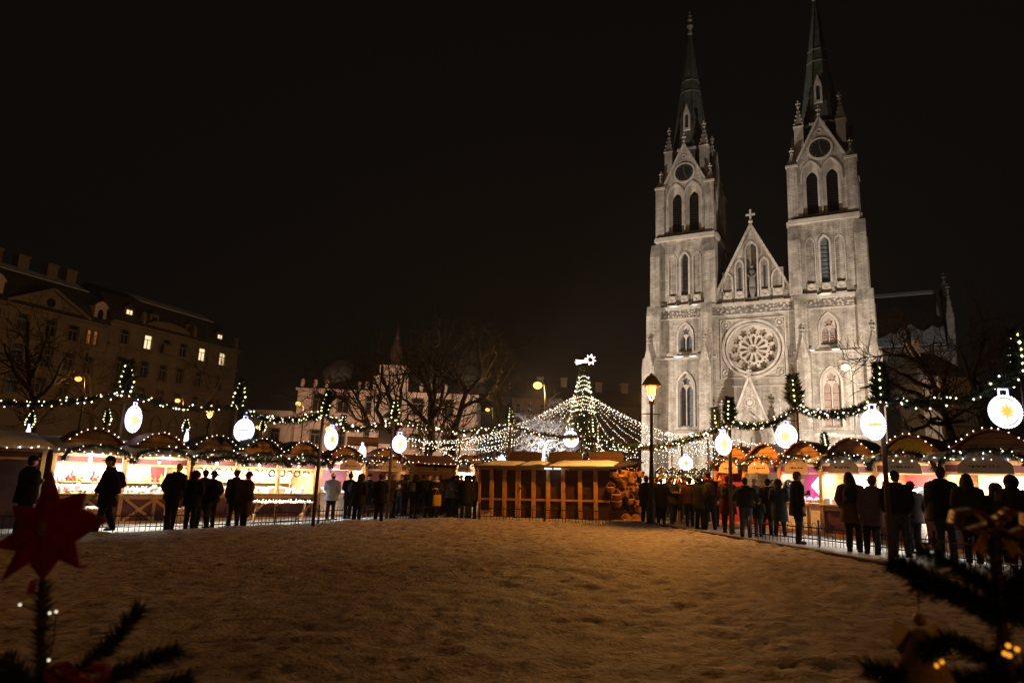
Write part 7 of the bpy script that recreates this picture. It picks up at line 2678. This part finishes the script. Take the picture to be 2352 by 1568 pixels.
def bow(o, m, s):
    for sx in (-1, 1):
        b = MB()
        lp = [(0, 0, 0), (sx * 0.5 * s, -0.1 * s, 0.42 * s), (sx * 1.0 * s, 0, 0.32 * s), (sx * 1.05 * s, 0.1 * s, -0.05 * s), (sx * 0.6 * s, 0.05 * s, -0.22 * s), (0, 0, 0)]
        fine = []
        for i in range(len(lp) - 1):
            for t in (0, 0.33, 0.66):
                fine.append(Vector(lp[i]).lerp(Vector(lp[i + 1]), t))
        fine.append(Vector(lp[-1]))
        for a, c in zip(fine, fine[1:]):
            i0 = len(b.v)
            wv = Vector((0, 0.30 * s, 0.05 * s))
            b.v += [tuple(a - wv), tuple(a + wv), tuple(c + wv), tuple(c - wv)]
            b.face((i0, i0 + 1, i0 + 2, i0 + 3), 0, True)
        ob = b.build('loop', m, o)
        sm = ob.modifiers.new('thick', 'SOLIDIFY'); sm.thickness = 0.012 * s * 4
    b = MB()
    b.ball((0, -0.03 * s, 0), 0.2 * s, 10, 8)
    b.build('knot', m, o)
    for sx in (-1, 1):
        b = MB()
        b.prism([(sx * 0.05 * s, 0, -0.1 * s), (sx * 0.3 * s, -0.05 * s, -0.1 * s), (sx * 0.75 * s, -0.1 * s, -0.8 * s), (sx * 0.55 * s, -0.1 * s, -0.7 * s), (sx * 0.4 * s, -0.1 * s, -0.9 * s)], (0, 0.01 * s, 0))
        b.build('tail', m, o)


bow(bw, M['starred'], 0.045)
Y2 = 1.15
young_fir('fir_tree', 'young fir tip with gold bow close to the viewer on the right', [(2325, 1600), (2308, 1500), (2296, 1400), (2286, 1300), (2282, 1235)],
          [[(2310, 1430), (2230, 1370), (2130, 1325), (2045, 1292)], [(2312, 1425), (2240, 1385), (2150, 1345), (2070, 1300)], [(2318, 1400), (2260, 1340), (2180, 1290), (2110, 1268)], [(2300, 1420), (2350, 1350), (2400, 1300)], [(2300, 1400), (2352, 1390), (2410, 1370)],
           [(2330, 1580), (2250, 1500), (2180, 1470), (2130, 1490, -.05)], [(2320, 1610), (2200, 1560), (2090, 1552), (1990, 1535)], [(2330, 1600), (2200, 1590), (2080, 1590), (2030, 1560)], [(2340, 1560), (2380, 1520), (2420, 1500)], [(2330, 1590), (2280, 1550), (2230, 1560), (2180, 1600)],
           [(2310, 1430), (2250, 1390), (2170, 1355), (2100, 1340)], [(2296, 1380), (2340, 1330), (2380, 1260)], [(2298, 1400), (2350, 1420), (2400, 1440)]], Y2, 9, 0.008)
bo = tag(empty('ribbon_bow', at(2280, 1205, Y2)), 'crinkled gold ribbon bow on the fir tip at right', 'bow')
bow(bo, M['gold'], 0.058)
p = at(2112, 1425, Y2)
an = tag(empty('angel_ornament', p), 'small straw angel ornament hanging on the right fir', 'ornament')
kk = Y2 / 1568
b = MB(); b.lathe([(0.052, -0.105), (0.05, -0.10), (0.02, -0.03), (0.008, -0.012), (0.0, -0.01)], (0, 0, 0), 14); b.build('skirt', mat('straw cloth', (0.28, 0.17, 0.08), 0.8, 0.3, 40), an)
b = MB(); b.ball((0, 0, 0.002), 0.010, 10, 8); b.build('head', M['cbrown'], an)
b = MB()
for sx in (-1, 1):
    b.prism([(sx * 0.006, 0.006, -0.02), (sx * 0.036, 0.01, 0.0), (sx * 0.042, 0.01, -0.03), (sx * 0.03, 0.008, -0.055)], (0, 0.002, 0))
b.build('wing', M['straw'], an)
b = MB(); b.tube([(0, 0, 0.014), (0.002, 0, 0.05)], 0.001, 4); b.build('thread', M['iron'], an)


def mini_lights(pts, Y, m, r, label):
    P0 = at(*pts[0], Y)
    b = MB()
    loc = [at(x, y, Y - 0.03) - P0 for x, y in pts]
    for q in loc:
        b.ball(q, r, 8, 6, 0)
        b.tube([q + Vector((0, 0.004, 0)), q + Vector((-0.012, 0.02, -0.004))], r * 0.8, 5, 1)
    for a, c in zip(loc, loc[1:]):
        b.tube([a + Vector((-0.012, 0.02, -0.004)), (a + c) / 2 + Vector((-0.015, 0.03, -0.01)), c + Vector((-0.012, 0.02, -0.004))], 0.0012, 4, 1)
    tag(b.build('light_string', [m, M['iron']], None, P0), label, 'string lights')


mini_lights([(46, 1388), (114, 1407), (129, 1404), (112, 1515)], 1.3, glow('dim white bulb', (1, 0.85, 0.6), 1.6), 0.0022, 'thin string of tiny white lights on the fir below the red star')
mini_lights([(2316, 1482), (2336, 1490), (2308, 1500), (2318, 1504), (2163, 1518), (2150, 1528)], Y2, M['bulbo'], 0.004, 'string of amber lights on the fir below the gold bow')
cd.dof.use_dof = True
cd.dof.focus_distance = 24.0
cd.dof.aperture_fstop = 3.8


# ------------------------------------------------------------------ thin glow haze added to imitate lens bloom round the lamps
b = MB()
b.box(-262, 262, -62, 422, -2.6, 66)
hz = b.build('haze', None)
hm = bpy.data.materials.new('glow haze')
hm.use_nodes = True
nt = hm.node_tree
nt.nodes.clear()
pv = nt.nodes.new('ShaderNodeVolumePrincipled')
pv.inputs['Color'].default_value = (0.9, 0.9, 0.92, 1)
pv.inputs['Density'].default_value = 0.0003
pv.inputs['Anisotropy'].default_value = 0.5
out = nt.nodes.new('ShaderNodeOutputMaterial')
nt.links.new(pv.outputs[0], out.inputs['Volume'])
hz.data.materials.clear()
hz.data.materials.append(hm)
hz['kind'] = 'stuff'
hz['label'] = 'thin added haze imitating lens bloom round the lamps'
sc.cycles.volume_bounces = 0
